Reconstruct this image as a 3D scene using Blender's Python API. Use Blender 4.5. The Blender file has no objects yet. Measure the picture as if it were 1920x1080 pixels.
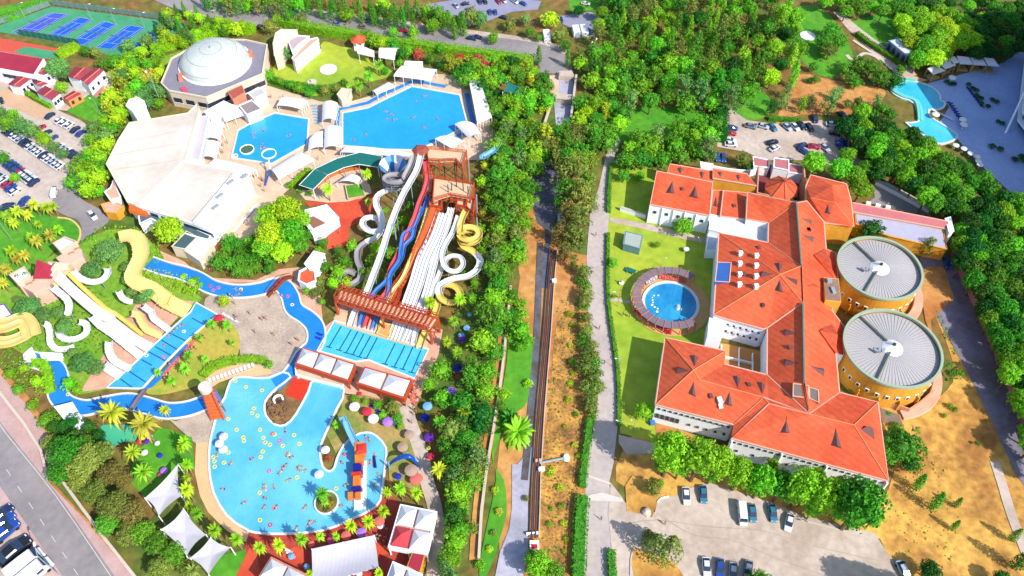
import bpy, math, random
from mathutils import Vector, Matrix, noise
sc = bpy.context.scene
COL = sc.collection
rnd = random.Random(7)
R = math.radians
# ---------------------------------------------------------------- camera
CH, PHI, FPX = 180.0, R(51), 1600.0
cam = bpy.data.objects.new('camera', bpy.data.cameras.new('camera')); COL.objects.link(cam)
cam.location = (0, 0, CH); cam.rotation_euler = (math.pi/2-PHI, 0, 0)
cam.data.sensor_width = 36; cam.data.lens = 36*FPX/1920; cam.data.clip_start = 1; cam.data.clip_end = 5000
sc.camera = cam
# ---------------------------------------------------------------- sky, sun, exposure
SUN_AZ, SUN_EL = R(-42), R(42)          # direction towards the sun (from +X, ccw)
w = bpy.data.worlds.new('World'); sc.world = w; w.use_nodes = True
nt = w.node_tree; bg = nt.nodes['Background']
sky = nt.nodes.new('ShaderNodeTexSky'); sky.sky_type = 'NISHITA'; sky.sun_disc = False
sky.sun_elevation = SUN_EL; sky.sun_rotation = math.pi/2-SUN_AZ
nt.links.new(sky.outputs[0], bg.inputs[0]); bg.inputs[1].default_value = 0.15
sl = bpy.data.lights.new('sun', 'SUN'); sl.energy = 4.0; sl.angle = R(0.5); sl.color = (1, .95, .87)
so = bpy.data.objects.new('sun', sl); COL.objects.link(so)
sd = Vector((math.cos(SUN_EL)*math.cos(SUN_AZ), math.cos(SUN_EL)*math.sin(SUN_AZ), math.sin(SUN_EL)))
so.rotation_euler = sd.to_track_quat('Z', 'Y').to_euler(); so.location = (0, 0, 300)
sc.view_settings.view_transform = 'Standard'; sc.view_settings.look = 'None'
sc.view_settings.exposure = 0.78; sc.view_settings.gamma = 1
sc.cycles.max_bounces = 5; sc.cycles.transparent_max_bounces = 6
# ---------------------------------------------------------------- map from survey pixels to ground
cp, sp = math.cos(PHI), math.sin(PHI)
def G(px, py, z=0.0):
    u = (px-960)/FPX; v = -(py-540)/FPX
    d = Vector((u, cp+v*sp, -sp+v*cp))
    return Vector((0, 0, CH)) + d*((CH-z)/-d.z)
def SC(px, py, z=0.0):                   # pixels per metre there
    v = -(py-540)/FPX
    return FPX*(sp-v*cp)/(CH-z)
def PX(p):                               # world to survey pixel
    d = Vector(p)-Vector((0, 0, CH)); Z = d.y*cp-d.z*sp
    return 960+FPX*d.x/Z, 540-FPX*(d.y*sp+d.z*cp)/Z
def T4(c, r, pts): return [(480*c+p[0]/4, 270*r+p[1]/4)+tuple(p[2:]) for p in pts]
def T6(ox, oy, pts, k=6): return [(ox+p[0]/k, oy+p[1]/k)+tuple(p[2:]) for p in pts]
# ---------------------------------------------------------------- materials
def lin(c): c /= 255; return c/12.92 if c <= .04045 else ((c+.055)/1.055)**2.4
def C(r, g, b, k=.64): return tuple(min(.86, lin(x)*k) for x in (r, g, b))
MATS = {}
def M(name, rgb, rough=.8, n=.15, sc_=1.0, rgb2=None, bump=0, spec=.3, metal=0, stripe=None, det=6):
    if name in MATS: return MATS[name]
    m = bpy.data.materials.new(name); m.use_nodes = True; MATS[name] = m
    t = m.node_tree; N = t.nodes; L = t.links; b = N['Principled BSDF']
    b.inputs['Roughness'].default_value = rough; b.inputs['Metallic'].default_value = metal
    b.inputs['Specular IOR Level'].default_value = spec
    c1 = C(*rgb, k=.86 if name in ('white_render', 'white_paint') else .64); c2 = C(*rgb2, k=.64) if rgb2 else tuple(x*(1-n) for x in c1)
    tc = N.new('ShaderNodeTexCoord'); no = N.new('ShaderNodeTexNoise')
    no.inputs['Scale'].default_value = sc_; no.inputs['Detail'].default_value = det; no.inputs['Roughness'].default_value = .65
    L.new(tc.outputs['Object'], no.inputs['Vector'])
    cr = N.new('ShaderNodeValToRGB'); cr.color_ramp.elements[0].position = .38; cr.color_ramp.elements[1].position = .62
    cr.color_ramp.elements[0].color = (*c1, 1); cr.color_ramp.elements[1].color = (*c2, 1)
    L.new(no.outputs[0], cr.inputs[0]); out = cr.outputs[0]
    n2 = N.new('ShaderNodeTexNoise'); n2.inputs['Scale'].default_value = sc_*9; n2.inputs['Detail'].default_value = 4
    L.new(tc.outputs['Object'], n2.inputs['Vector'])
    mp = N.new('ShaderNodeMapRange'); mp.inputs[3].default_value = 1-max(n, .05); mp.inputs[4].default_value = 1+max(n, .05)
    mp.inputs[1].default_value = .3; mp.inputs[2].default_value = .7
    L.new(n2.outputs[0], mp.inputs[0])
    mm = N.new('ShaderNodeVectorMath'); mm.operation = 'SCALE'; L.new(out, mm.inputs[0]); L.new(mp.outputs[0], mm.inputs['Scale']); out = mm.outputs[0]
    if stripe:                              # (axis, scale, strength): seams of tiles, boards, sheets
        wv = N.new('ShaderNodeTexWave'); wv.bands_direction = stripe[0]; wv.inputs['Scale'].default_value = stripe[1]
        L.new(tc.outputs['Object'], wv.inputs['Vector'])
        m2 = N.new('ShaderNodeMapRange'); m2.inputs[1].default_value = 0; m2.inputs[2].default_value = .35
        m2.inputs[3].default_value = 1-stripe[2]; m2.inputs[4].default_value = 1
        L.new(wv.outputs['Fac'], m2.inputs[0])
        m3 = N.new('ShaderNodeVectorMath'); m3.operation = 'SCALE'; L.new(out, m3.inputs[0]); L.new(m2.outputs[0], m3.inputs['Scale']); out = m3.outputs[0]
    L.new(out, b.inputs['Base Color'])
    if bump:
        bp = N.new('ShaderNodeBump'); bp.inputs['Strength'].default_value = bump; bp.inputs['Distance'].default_value = .15
        L.new(n2.outputs[0], bp.inputs['Height']); L.new(bp.outputs[0], b.inputs['Normal'])
    return m
def Mobj(name, rough, spec=.5, leaf=False, var=.25):   # colour taken from the object itself
    m = bpy.data.materials.new(name); m.use_nodes = True; MATS[name] = m
    t = m.node_tree; N = t.nodes; L = t.links; b = N['Principled BSDF']
    b.inputs['Roughness'].default_value = rough; b.inputs['Specular IOR Level'].default_value = spec
    oi = N.new('ShaderNodeObjectInfo'); out = oi.outputs['Color']
    if leaf:
        ge = N.new('ShaderNodeTexCoord'); no = N.new('ShaderNodeTexNoise'); no.inputs['Scale'].default_value = .9; no.inputs['Detail'].default_value = 5
        L.new(ge.outputs['Object'], no.inputs['Vector'])
        mp = N.new('ShaderNodeMapRange'); mp.inputs[1].default_value = .3; mp.inputs[2].default_value = .7
        mp.inputs[3].default_value = 1-var; mp.inputs[4].default_value = 1+var*1.3
        L.new(no.outputs[0], mp.inputs[0])
        hs = N.new('ShaderNodeHueSaturation'); L.new(out, hs.inputs['Color'])
        r1 = N.new('ShaderNodeMapRange'); r1.inputs[3].default_value = .474; r1.inputs[4].default_value = .522
        L.new(oi.outputs['Random'], r1.inputs[0]); L.new(r1.outputs[0], hs.inputs['Hue'])
        L.new(mp.outputs[0], hs.inputs['Value']); out = hs.outputs[0]
        tr = N.new('ShaderNodeBsdfTranslucent'); mx = N.new('ShaderNodeMixShader'); mx.inputs[0].default_value = .3
        L.new(out, tr.inputs[0]); L.new(b.outputs[0], mx.inputs[1]); L.new(tr.outputs[0], mx.inputs[2])
        L.new(mx.outputs[0], N['Material Output'].inputs[0])
    L.new(out, b.inputs['Base Color']); return m
LEAF = Mobj('foliage', .55, .25, True, .3); PAINT = Mobj('car_paint', .22, .6); CLOTH = Mobj('coloured_cloth', .8, .2)
PLAS = Mobj('glossy_plastic', .25, .5)
def water(name, rgb, rgb2, wave=2.2, sc_=.05, bump=.5, n=.5):
    if name in MATS: return MATS[name]
    m = M(name, rgb, .08, .04, sc_, rgb2, 0, .5)
    t = m.node_tree; N = t.nodes; L = t.links; b = N['Principled BSDF']
    tc = N.new('ShaderNodeTexCoord'); v = N.new('ShaderNodeTexNoise'); v.inputs['Scale'].default_value = wave; v.inputs['Detail'].default_value = 3; v.inputs['Distortion'].default_value = .6
    L.new(tc.outputs['Object'], v.inputs['Vector'])
    bp = N.new('ShaderNodeBump'); bp.inputs['Strength'].default_value = bump; bp.inputs['Distance'].default_value = .12
    L.new(v.outputs[0], bp.inputs['Height']); L.new(bp.outputs[0], b.inputs['Normal'])
    return m
# ---------------------------------------------------------------- mesh helpers
WL = {}; KIDS = {}
class MB:
    def __init__(s): s.v = []; s.f = []
    def add(s, V, F):
        o = len(s.v); s.v += [Vector(p) for p in V]; s.f += [tuple(i+o for i in f) for f in F]; return s
    def box(s, c, d, a=0, top=1.0):         # centre of base, (x,y,z) size, heading, taper
        x, y, z = d[0]/2, d[1]/2, d[2]; ca, sa = math.cos(a), math.sin(a)
        V = []
        for zz, k in ((0, 1), (z, top)):
            for X, Y in ((-x, -y), (x, -y), (x, y), (-x, y)):
                X *= k; Y *= k; V.append((c[0]+X*ca-Y*sa, c[1]+X*sa+Y*ca, c[2]+zz))
        return s.add(V, [(3, 2, 1, 0), (4, 5, 6, 7), (0, 1, 5, 4), (1, 2, 6, 5), (2, 3, 7, 6), (3, 0, 4, 7)])
    def cyl(s, c, r, h, n=10, r2=None):
        r2 = r if r2 is None else r2; V = []
        for z, q in ((0, r), (h, r2)):
            V += [(c[0]+q*math.cos(2*math.pi*i/n), c[1]+q*math.sin(2*math.pi*i/n), c[2]+z) for i in range(n)]
        F = [(i, (i+1) % n, n+(i+1) % n, n+i) for i in range(n)]+[tuple(range(n-1, -1, -1)), tuple(range(n, 2*n))]
        return s.add(V, F)
    def bar(s, a, b, r, n=4):
        a, b = Vector(a), Vector(b); t = (b-a)
        if t.length < 1e-4: return s
        t.normalize(); x = t.cross(Vector((0, 0, 1)))
        if x.length < .05: x = Vector((1, 0, 0))
        x.normalize(); y = t.cross(x); V = []
        for p in (a, b):
            V += [p+x*r*math.cos(2*math.pi*(i+.5)/n)+y*r*math.sin(2*math.pi*(i+.5)/n) for i in range(n)]
        F = [(i, (i+1) % n, n+(i+1) % n, n+i) for i in range(n)]+[tuple(range(n-1, -1, -1)), tuple(range(n, 2*n))]
        return s.add(V, F)
    def prism(s, P, z0, z1):                # P: world xy outline
        n = len(P); V = [(p[0], p[1], z0) for p in P]+[(p[0], p[1], z1) for p in P]
        return s.add(V, [(i, (i+1) % n, n+(i+1) % n, n+i) for i in range(n)]+[tuple(range(n-1, -1, -1)), tuple(range(n, 2*n))])
    def sweep(s, path, prof, closed=False, capped=True, flat=False):
        n = len(path); k = len(prof); V = []
        for i, p in enumerate(path):
            a = path[(i-1) % n] if closed or i > 0 else path[0]; b = path[(i+1) % n] if closed or i < n-1 else path[-1]
            t = (b-a)
            if flat: t.z = 0
            t.normalize() if t.length > 1e-6 else None
            sd_ = Vector((t.y, -t.x, 0)); sd_ = sd_.normalized() if sd_.length > 1e-4 else Vector((1, 0, 0))
            up = sd_.cross(t); V += [p+sd_*q[0]+up*q[1] for q in prof]
        F = []
        for i in range(n if closed else n-1):
            j = (i+1) % n
            for q in range(k): F.append((i*k+q, i*k+(q+1) % k, j*k+(q+1) % k, j*k+q))
        if not closed and capped: F += [tuple(range(k)), tuple(range((n-1)*k+k-1, (n-1)*k-1, -1))]
        return s.add(V, F)
def mesh(name, V, F, mat, smooth=False):
    me = bpy.data.meshes.new(name); me.from_pydata([tuple(v) for v in V], [], F); me.update()
    if mat: me.materials.append(mat)
    if smooth: me.polygons.foreach_set('use_smooth', [True]*len(me.polygons))
    return me
def props(o, label, cat, group=None, kind=None):
    if label: o['label'] = label
    if cat: o['category'] = cat
    if group: o['group'] = group
    if kind: o['kind'] = kind
    return o
def mk(name, mb, mat, parent=None, label=None, cat=None, group=None, kind=None, smooth=False, fix=True):
    V = mb.v
    if parent is not None: loc = WL[parent.name]
    else:
        loc = Vector((sum(v.x for v in V)/len(V), sum(v.y for v in V)/len(V), min(v.z for v in V)))
    me = mesh(name, [v-loc for v in V], mb.f, mat, smooth)
    if fix:
        import bmesh
        b = bmesh.new(); b.from_mesh(me); bmesh.ops.recalc_face_normals(b, faces=b.faces); b.to_mesh(me); b.free()
    o = bpy.data.objects.new(name, me); COL.objects.link(o)
    if parent is not None: o.parent = parent
    else: o.location = loc
    WL[o.name] = loc.copy()
    if parent is not None: KIDS.setdefault(parent.name, []).append(o)
    return props(o, label, cat, group, kind)
def thing(name, loc, label=None, cat=None, group=None):
    o = bpy.data.objects.new(name, None); COL.objects.link(o); o.empty_display_size = .5
    o.location = Vector(loc); WL[o.name] = Vector(loc); return props(o, label, cat, group)
def dup(root, loc, rz=0, s=1.0, label=None, group=None, col=None, colpart=None):
    r = root.copy(); COL.objects.link(r); r.location = loc; r.rotation_euler = (0, 0, rz)
    r.scale = (s, s, s) if not isinstance(s, tuple) else s
    for k in ('label', 'group'):
        if k in r: del r[k]
    if label: r['label'] = label
    if group: r['group'] = group
    if col and r.type == 'MESH': r.color = (*col, 1)
    for ch in KIDS.get(root.name, ()):
        c = ch.copy(); COL.objects.link(c); c.parent = r
        if col and (colpart is None or ch.name.split('.')[0] in colpart): c.color = (*col, 1)
        for g in KIDS.get(ch.name, ()):
            d = g.copy(); COL.objects.link(d); d.parent = c
    return r
def crom(P, n=6, closed=False):
    P = [Vector(p) for p in P]; N = len(P); out = []
    for i in range(N if closed else N-1):
        p0 = P[(i-1) % N] if closed or i > 0 else P[0]; p1 = P[i]; p2 = P[(i+1) % N]
        p3 = P[(i+2) % N] if closed or i < N-2 else P[-1]
        for j in range(n):
            t = j/n
            out.append(.5*((2*p1)+(-p0+p2)*t+(2*p0-5*p1+4*p2-p3)*t*t+(-p0+3*p1-3*p2+p3)*t**3))
    if not closed: out.append(P[-1])
    return out
def W(pts, z=0.0): return [G(p[0], p[1], p[2] if len(p) > 2 else z) for p in pts]
LV = .06; ZC = [0]
def zl(lv): ZC[0] += 1; return lv*LV+ZC[0]*.0004
def sheet(name, pts, mat, lv=1, label=None, cat=None, smooth=0, kind='structure', parent=None, group=None):
    P = W(pts, zl(lv))
    if smooth: P = crom(P, smooth, True)
    mb = MB(); mb.add(P, [tuple(range(len(P)))])
    import bmesh
    o = mk(name, mb, mat, parent, label, cat, group, None if parent is not None else kind)
    b = bmesh.new(); b.from_mesh(o.data); bmesh.ops.triangulate(b, faces=b.faces)
    for f in b.faces:
        if f.normal.z < 0: f.normal_flip()
    b.to_mesh(o.data); b.free(); return o
def ribbon(name, pts, width, mat, lv=1, label=None, cat=None, smooth=5, kind='structure', parent=None, h=0, closed=False):
    z_ = zl(lv); P = crom(W(pts, z_), smooth, closed) if smooth else W(pts, z_)
    mb = MB(); hh = max(h, .005)
    mb.sweep(P, [(-width/2, 0), (width/2, 0), (width/2, hh), (-width/2, hh)], closed, flat=True)
    return mk(name, mb, mat, parent, label, cat, None, kind if parent is None else None)
def inside(x, y, P):
    c = False; n = len(P)
    for i in range(n):
        x1, y1 = P[i][0], P[i][1]; x2, y2 = P[i-1][0], P[i-1][1]
        if (y1 > y) != (y2 > y) and x < (x2-x1)*(y-y1)/(y2-y1)+x1: c = not c
    return c
# ---------------------------------------------------------------- automatic telling-apart of look-alikes
LM = [('octagonal domed hall', 403, 118), ('blue tennis courts', 170, 60), ('crimson hall roof', 40, 120), ('white house with maroon roof', 165, 145),
 ('hexagonal blue pool', 510, 260), ('largest blue pool', 760, 220), ('big white flat roof', 320, 320), ('curved white garden building', 545, 90),
 ('round white lawn stage', 616, 131), ('red roofed gazebo', 672, 78), ('dark green canopy roof', 650, 310), ('blue and white funnel slide', 738, 315),
 ('terracotta slide tower', 845, 340), ('yellow coiled slide', 880, 450), ('terracotta steel gantry', 725, 600), ('slide landing pool', 700, 650),
 ('pink toy castle', 90, 500), ('long kids landing pool', 300, 655), ('wide yellow slide', 260, 470), ('paved plaza', 520, 610),
 ('brown footbridge', 527, 537), ('big free form pool', 500, 850), ('round planted islet', 613, 944), ('orange and blue play tower', 672, 880), ('brown wooden water tower', 392, 745),
 ('pale shade sails', 350, 980), ('grey awning roof', 645, 1040), ('four panel canopy house', 775, 990), ('left boulevard', 60, 900),
 ('green pond beside the palms', 215, 810), ('speckled parasols', 750, 830), ('blue dolphin arch', 755, 865), ('four canopy roofs', 660, 700),
 ('cul de sac road', 160, 400), ('packed left car park', 80, 280), ('top road', 800, 70), ('top car park', 930, 15),
 ('concrete canal weir', 1065, 180), ('green footbridge over the stream', 1027, 297), ('black canal pipes', 1020, 620), ('white pipe elbow', 1060, 857),
 ('big leafy palm by the stream', 970, 800), ('middle road', 1120, 600), ('round pergola pool', 1257, 570), ('grey lawn shed', 1187, 450), ('white wing with red roof', 1270, 380),
 ('orange octagonal turret', 1467, 345), ('upper car park by the pines', 1470, 250), ('upper drum roof', 1650, 500), ('lower drum roof', 1674, 650),
 ('pink service wing roof', 1700, 420), ('bright white pavement court', 1420, 640), ('lower right car park', 1400, 980), ('dry orange field', 1780, 900),
 ('shaded service track', 1780, 640), ('curving hotel pool', 1720, 190), ('round white garden stage', 1514, 67), ('row of hotel cabanas', 1830, 120),
 ('small rock garden', 1620, 105), ('glass pavilion in the park', 1690, 90), ('sunlit park lawn', 1250, 230), ('upper clearing of bare earth', 1560, 160), ('red paved courtyard', 650, 430),
 ('lone lawn beside the houses', 165, 205), ('hotel terrace', 1820, 200), ('top left sports lawn', 30, 20), ('white pool bar roof', 780, 133), ('teal sail', 955, 170),
 ('traffic island with dry soil', 1205, 930), ('bottom dry island', 1230, 1050), ('park corner at top centre', 1200, 20), ('hilltop grove', 1380, 60)]
ORD = ['', 'second ', 'third ', 'fourth ', 'fifth ', 'sixth ', 'seventh ', 'eighth ', 'ninth ', 'tenth ', '11th ', '12th ', '13th ', '14th ', '15th ', '16th ', '17th ', '18th ', '19th ', '20th ', '21st ', '22nd ', '23rd ', '24th ', '25th ']
PEND = []
def later(o, desc, cat, group, px, py):
    props(o, None, cat, group); PEND.append((o, desc, px, py))
def finish_labels():
    B = {}
    for o, desc, px, py in PEND:
        best = None
        for nme, x, y in LM:
            d = math.hypot(px-x, (py-y)*1.2)
            if nme in desc: continue
            if best is None or d < best[0]: best = (d, nme, x, y)
        d, nme, x, y = best; a = math.degrees(math.atan2(y-py, px-x)) % 360
        rel = ['right of', 'upper right of', 'above', 'upper left of', 'left of', 'lower left of', 'below', 'lower right of'][int((a+22.5)//45) % 8]
        B.setdefault((desc, rel, nme), []).append((d, o))
    for (desc, rel, nme), L in B.items():
        L.sort(key=lambda t: t[0])
        for i, (d, o) in enumerate(L):
            o['label'] = f'{desc} {rel} the {nme}' if len(L) == 1 else f'{desc}, {ORD[min(i, 24)]}closest {rel} the {nme}'
# ================================================================ PROTOTYPES (moved to their first place, then copied)
def leafq(mb, c, nrm, s, rg):
    n = (nrm+Vector((rg.uniform(-1, 1), rg.uniform(-1, 1), rg.uniform(-1, 1)))*.48).normalized()
    a = n.orthogonal().normalized(); a.rotate(Matrix.Rotation(rg.uniform(0, 6.3), 3, n)); b = n.cross(a)
    a *= s; b *= s*rg.uniform(.55, .9)
    k = len(mb.v); mb.v += [c-a*.9-b*.4, c+a*.2-b, c+a-b*.1+n*s*.2, c+b*.9]; mb.f.append((k, k+1, k+2, k+3))
def clump(mb, c, r, n, rg, s=.3, flat=1.0):
    for _ in range(n):
        z = rg.uniform(-.55, 1); t = rg.uniform(0, 6.2832); q = math.sqrt(max(0, 1-z*z))
        d = Vector((q*math.cos(t), q*math.sin(t), z)); p = c+Vector((d.x, d.y, d.z*flat))*r*rg.uniform(.72, 1.08)
        leafq(mb, p, d, s*rg.uniform(.7, 1.3), rg)
def core(mb, c, rx, rz, rg):             # dense inner foliage so that no ground shows through
    V = []; k = len(mb.v)
    for i in range(7):
        for j in range(12):
            th, ph = .12+i*.48, j*.5236+i*.2; q = rg.uniform(.8, 1.1)
            V.append(c+Vector((rx*q*math.sin(th)*math.cos(ph), rx*q*math.sin(th)*math.sin(ph), rz*q*math.cos(th))))
    mb.add(V, [(i*12+j, i*12+(j+1) % 12, (i+1)*12+(j+1) % 12, (i+1)*12+j) for i in range(6) for j in range(12)])
def crown(kind, rg):
    mb = MB(); tr = MB()
    if kind == 'pine':
        h, Rr = 5.0, 3.0; K = 46
        for i in range(K):
            t = i*2.39996+rg.uniform(-.3, .3); q = math.sqrt((i+.5)/K); rr = Rr*q*rg.uniform(.82, 1.06)
            z = h+2.3*math.sqrt(max(0, 1-q*q))*rg.uniform(.75, 1.15)-.2
            clump(mb, Vector((rr*math.cos(t), rr*math.sin(t), z)), rg.uniform(.55, .95), 38, rg, .21, .85)
        core(mb, Vector((0, 0, 5.0)), 2.5, 1.7, rg)
        for i in range(12):
            t = rg.uniform(0, 6.28); clump(mb, Vector((2.3*math.cos(t), 2.3*math.sin(t), h-.9)), .7, 16, rg, .26)
        for i in range(7):
            t = i*.9; tr.bar((0, 0, 2.6), (2*math.cos(t), 2*math.sin(t), 5.2), .09, 5)
        tr.cyl((0, 0, -.2), .34, 5.4, 8, .16)
    elif kind == 'broad':
        h, Rr = 4.2, 2.8; K = 40; core(mb, Vector((0, 0, 4.2)), 2.1, 1.9, rg)
        for i in range(K):
            z = 1-2*(i+.5)/K; q = math.sqrt(1-z*z); t = i*2.39996
            k = rg.uniform(.6, 1.12) if rg.random() < .8 else rg.uniform(1.1, 1.3)
            if z < -.6 and rg.random() < .6: continue
            clump(mb, Vector((q*math.cos(t)*Rr*k, q*math.sin(t)*Rr*k, h+z*2.4*k)), rg.uniform(.45, 1.0), 32, rg, .24)
        for i in range(6):
            t = i*1.05; tr.bar((0, 0, 1.5), (1.5*math.cos(t), 1.5*math.sin(t), 4.4), .1, 5)
        tr.cyl((0, 0, -.2), .3, 4, 8, .16)
    elif kind == 'loose':                    # wispy, elongated willow or eucalyptus like crown
        for i in range(44):
            z = rg.uniform(0, 1); t = rg.uniform(0, 6.28); q = rg.uniform(.15, 1)*(1.15-abs(z-.4))
            clump(mb, Vector((2.5*q*math.cos(t), 2.5*q*math.sin(t), 1.8+z*5.6)), rg.uniform(.4, .85), 22, rg, .22, 1.2)
        for i in range(9):
            t = i*.7; tr.bar((0, 0, 1+i*.4), (1.7*math.cos(t), 1.7*math.sin(t), 3+i*.45), .07, 5)
        tr.cyl((0, 0, -.2), .26, 6.4, 8, .07)
    elif kind == 'cypress':
        for i in range(44):
            z = i/43; t = i*2.4; q = 1.25*math.sin(math.pi*min(1, .12+z*.9))**.7*(1-z*.35)
            clump(mb, Vector((q*.7*math.cos(t), q*.7*math.sin(t), .7+z*7.4)), .42+.35*(1-z), 20, rg, .2, 1.3)
        tr.cyl((0, 0, -.2), .2, 7, 8, .05)
    elif kind == 'conifer':                  # pointed, ragged tiers
        for i in range(54):
            z = i/53; t = i*2.4+rg.uniform(-.4, .4); q = 2.5*(1-z)**.8*rg.uniform(.6, 1.15)+.15
            clump(mb, Vector((q*math.cos(t), q*math.sin(t), 1.2+z*7.5)), .35+.5*(1-z), 20, rg, .22, .7)
        tr.cyl((0, 0, -.2), .24, 8, 8, .05)
    elif kind == 'shrub':
        for i in range(14):
            t = i*2.4; q = math.sqrt((i+.5)/14)
            clump(mb, Vector((.85*q*math.cos(t), .85*q*math.sin(t), .35+.65*math.sqrt(1-q*q*.9))), .38, 26, rg, .13)
        for i in range(5):
            t = i*1.26; tr.bar((0, 0, -.05), (.6*math.cos(t), .6*math.sin(t), .8), .04, 4)
    return mb, tr
BARK = M('bark', (150, 120, 90), .9, .3, 3)
BROWNP = M('palm_trunk_bark', (185, 150, 110), .9, .35, 4, stripe=('Z', 2, .4))
NAMES = {'pine': 'pine_tree', 'broad': 'leafy_tree', 'loose': 'airy_tree', 'cypress': 'cypress_tree', 'conifer': 'conifer_tree', 'shrub': 'shrub'}
PR = {}
for kd, nv in (('pine', 4), ('broad', 4), ('loose', 3), ('cypress', 2), ('conifer', 2), ('shrub', 3)):
    PR[kd] = []
    for v in range(nv):
        rg = random.Random(hash(kd+'x') % 1 + v*17+len(kd)); a, b = crown(kd, rg); root = thing(NAMES[kd], (0, 0, 0))
        mk('crown' if kd != 'shrub' else 'foliage', a, LEAF, root, fix=False); mk('trunk' if kd != 'shrub' else 'stem', b, BARK, root)
        PR[kd].append([root, False])
def frond(mb, root, t, L, wd, droop, lift, rg, feather=True):
    d = Vector((math.cos(t), math.sin(t), 0)); sd_ = Vector((-d.y, d.x, 0)); pts = []
    for i in range(8):
        q = i/7; pts.append(root+d*L*q*(1-.12*q)+Vector((0, 0, lift*q-droop*q*q)))
    for i in range(7):
        a, b = pts[i], pts[i+1]; w0 = wd*math.sin(math.pi*min(1, .12+i/7*.88)); w1 = wd*math.sin(math.pi*min(1, .12+(i+1)/7*.85))
        up = Vector((0, 0, .25*wd)); k = len(mb.v)
        if feather:
            mb.v += [a, b, b+sd_*w1+d*.25*L/7-up, a+sd_*w0*.75+d*.1-up, b-sd_*w1+d*.25*L/7-up, a-sd_*w0*.75+d*.1-up]
            mb.f += [(k, k+1, k+2, k+3), (k+1, k, k+5, k+4)]
def palm(kind, rg):
    root = thing({'date': 'date_palm', 'fan': 'fan_palm', 'giant': 'bushy_palm'}[kind], (0, 0, 0)); fr = MB(); tr = MB()
    if kind == 'date': H, n, L, wd = 7.0, 34, 3.3, .34
    elif kind == 'fan': H, n, L, wd = 4.6, 44, 2.1, .3
    else: H, n, L, wd = 2.0, 48, 5.2, .6
    base = Vector((0, 0, H))
    for i in range(n):
        q = i/n; el = rg.uniform(0, 1)
        frond(fr, base+Vector((0, 0, rg.uniform(-.3, .2))), i*2.39996+rg.uniform(-.2, .2), L*rg.uniform(.75, 1.08)*(1-.25*q), wd, L*(.95-.75*q), L*(.15+.75*q), rg)
    tr.cyl((0, 0, -.2), .3, .6, 9, .2); tr.cyl((0, 0, .4), .2, H-.9, 9, .17); tr.cyl((0, 0, H-.5), .3, .5, 9, .24)
    mk('fronds', fr, LEAF, root, fix=False); mk('trunk', tr, BROWNP, root)
    return root
for kd in ('date', 'fan', 'giant'): PR[kd] = [[palm(kd, random.Random(v+3)), False] for v in range(3 if kd != 'giant' else 1)]
HC = {'pine': 5.4, 'broad': 4.3, 'loose': 4.6, 'cypress': 4.2, 'conifer': 4, 'shrub': .5, 'date': 7, 'fan': 4.6, 'giant': 2}
RC = {'pine': 3.5, 'broad': 3.2, 'loose': 2.7, 'cypress': 1.25, 'conifer': 2.3, 'shrub': 1.15, 'date': 3.0, 'fan': 2.1, 'giant': 5.0}
GR = {'pine': 'pine trees of the grounds', 'broad': 'broadleaf trees of the grounds', 'loose': 'airy trees of the grounds', 'cypress': 'cypresses of the grounds',
      'conifer': 'conifers of the grounds', 'shrub': 'shrubs of the grounds', 'date': 'tall feather palms', 'fan': 'fan palms of the water park', 'giant': 'bushy palms'}
GREENS = {'lime': (165, 215, 35), 'bright green': (122, 192, 38), 'mid green': (88, 158, 38), 'dark green': (48, 112, 32), 'olive green': (128, 146, 60),
          'yellow green': (182, 206, 48), 'red leaved': (190, 90, 70), 'brownish green': (135, 125, 60), 'grey green': (110, 160, 80), 'golden': (196, 186, 62)}
NTREE = {}
def tree(kind, px, py, rpx, tint='mid green', group=None, hgt=1.0, base=False, ppx=None):
    s = rpx/SC(px, py, 4)/RC[kind]
    for _ in range(3):
        z = 0 if base else HC[kind]*s*hgt
        s = rpx/SC(px, py, z)/RC[kind]
    p = G(px, py, z); p.z = 0
    i = NTREE.get(kind, 0); NTREE[kind] = i+1
    e = PR[kind][rnd.randrange(len(PR[kind]))]
    c = C(*GREENS[tint], k=.8); j = rnd.uniform(.72, 1.32); c = tuple(x*j for x in c)
    s *= rnd.uniform(.95, 1.05); S3 = (s*rnd.uniform(.92, 1.08), s*rnd.uniform(.92, 1.08), s*hgt)
    if not e[1]:
        e[1] = True; o = e[0]; o.location = p; o.rotation_euler = (0, 0, rnd.uniform(0, 6.28)); o.scale = S3
        for ch in o.children:
            if ch.name[0] in 'cf': ch.color = (*c, 1)
    else: o = dup(e[0], p, rnd.uniform(0, 6.28), S3, col=c, colpart=('crown', 'fronds', 'foliage'))
    nm_ = {'lime': 'garden_tree', 'bright green': 'garden_tree', 'yellow green': 'garden_tree', 'golden': 'garden_tree', 'red leaved': 'blossom_tree', 'olive green': 'olive_tree', 'grey green': 'olive_tree', 'brownish green': 'olive_tree'}.get(tint)  # all the same leafy tree, named by leaf tint alone
    if kind == 'broad' and nm_ and o is not e[0]: o.name = nm_
    noun = {'pine': 'rounded pine', 'broad': 'leafy tree', 'loose': 'airy tree', 'cypress': 'slim cypress', 'conifer': 'pointed conifer', 'shrub': 'shrub',
            'date': 'feather palm', 'fan': 'fan palm', 'giant': 'giant low palm'}[kind]
    later(o, tint+' '+noun, {'shrub': 'shrub', 'date': 'palm', 'fan': 'palm', 'giant': 'palm'}.get(kind, 'tree'), group or GR[kind], px, py)
    return o
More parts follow.
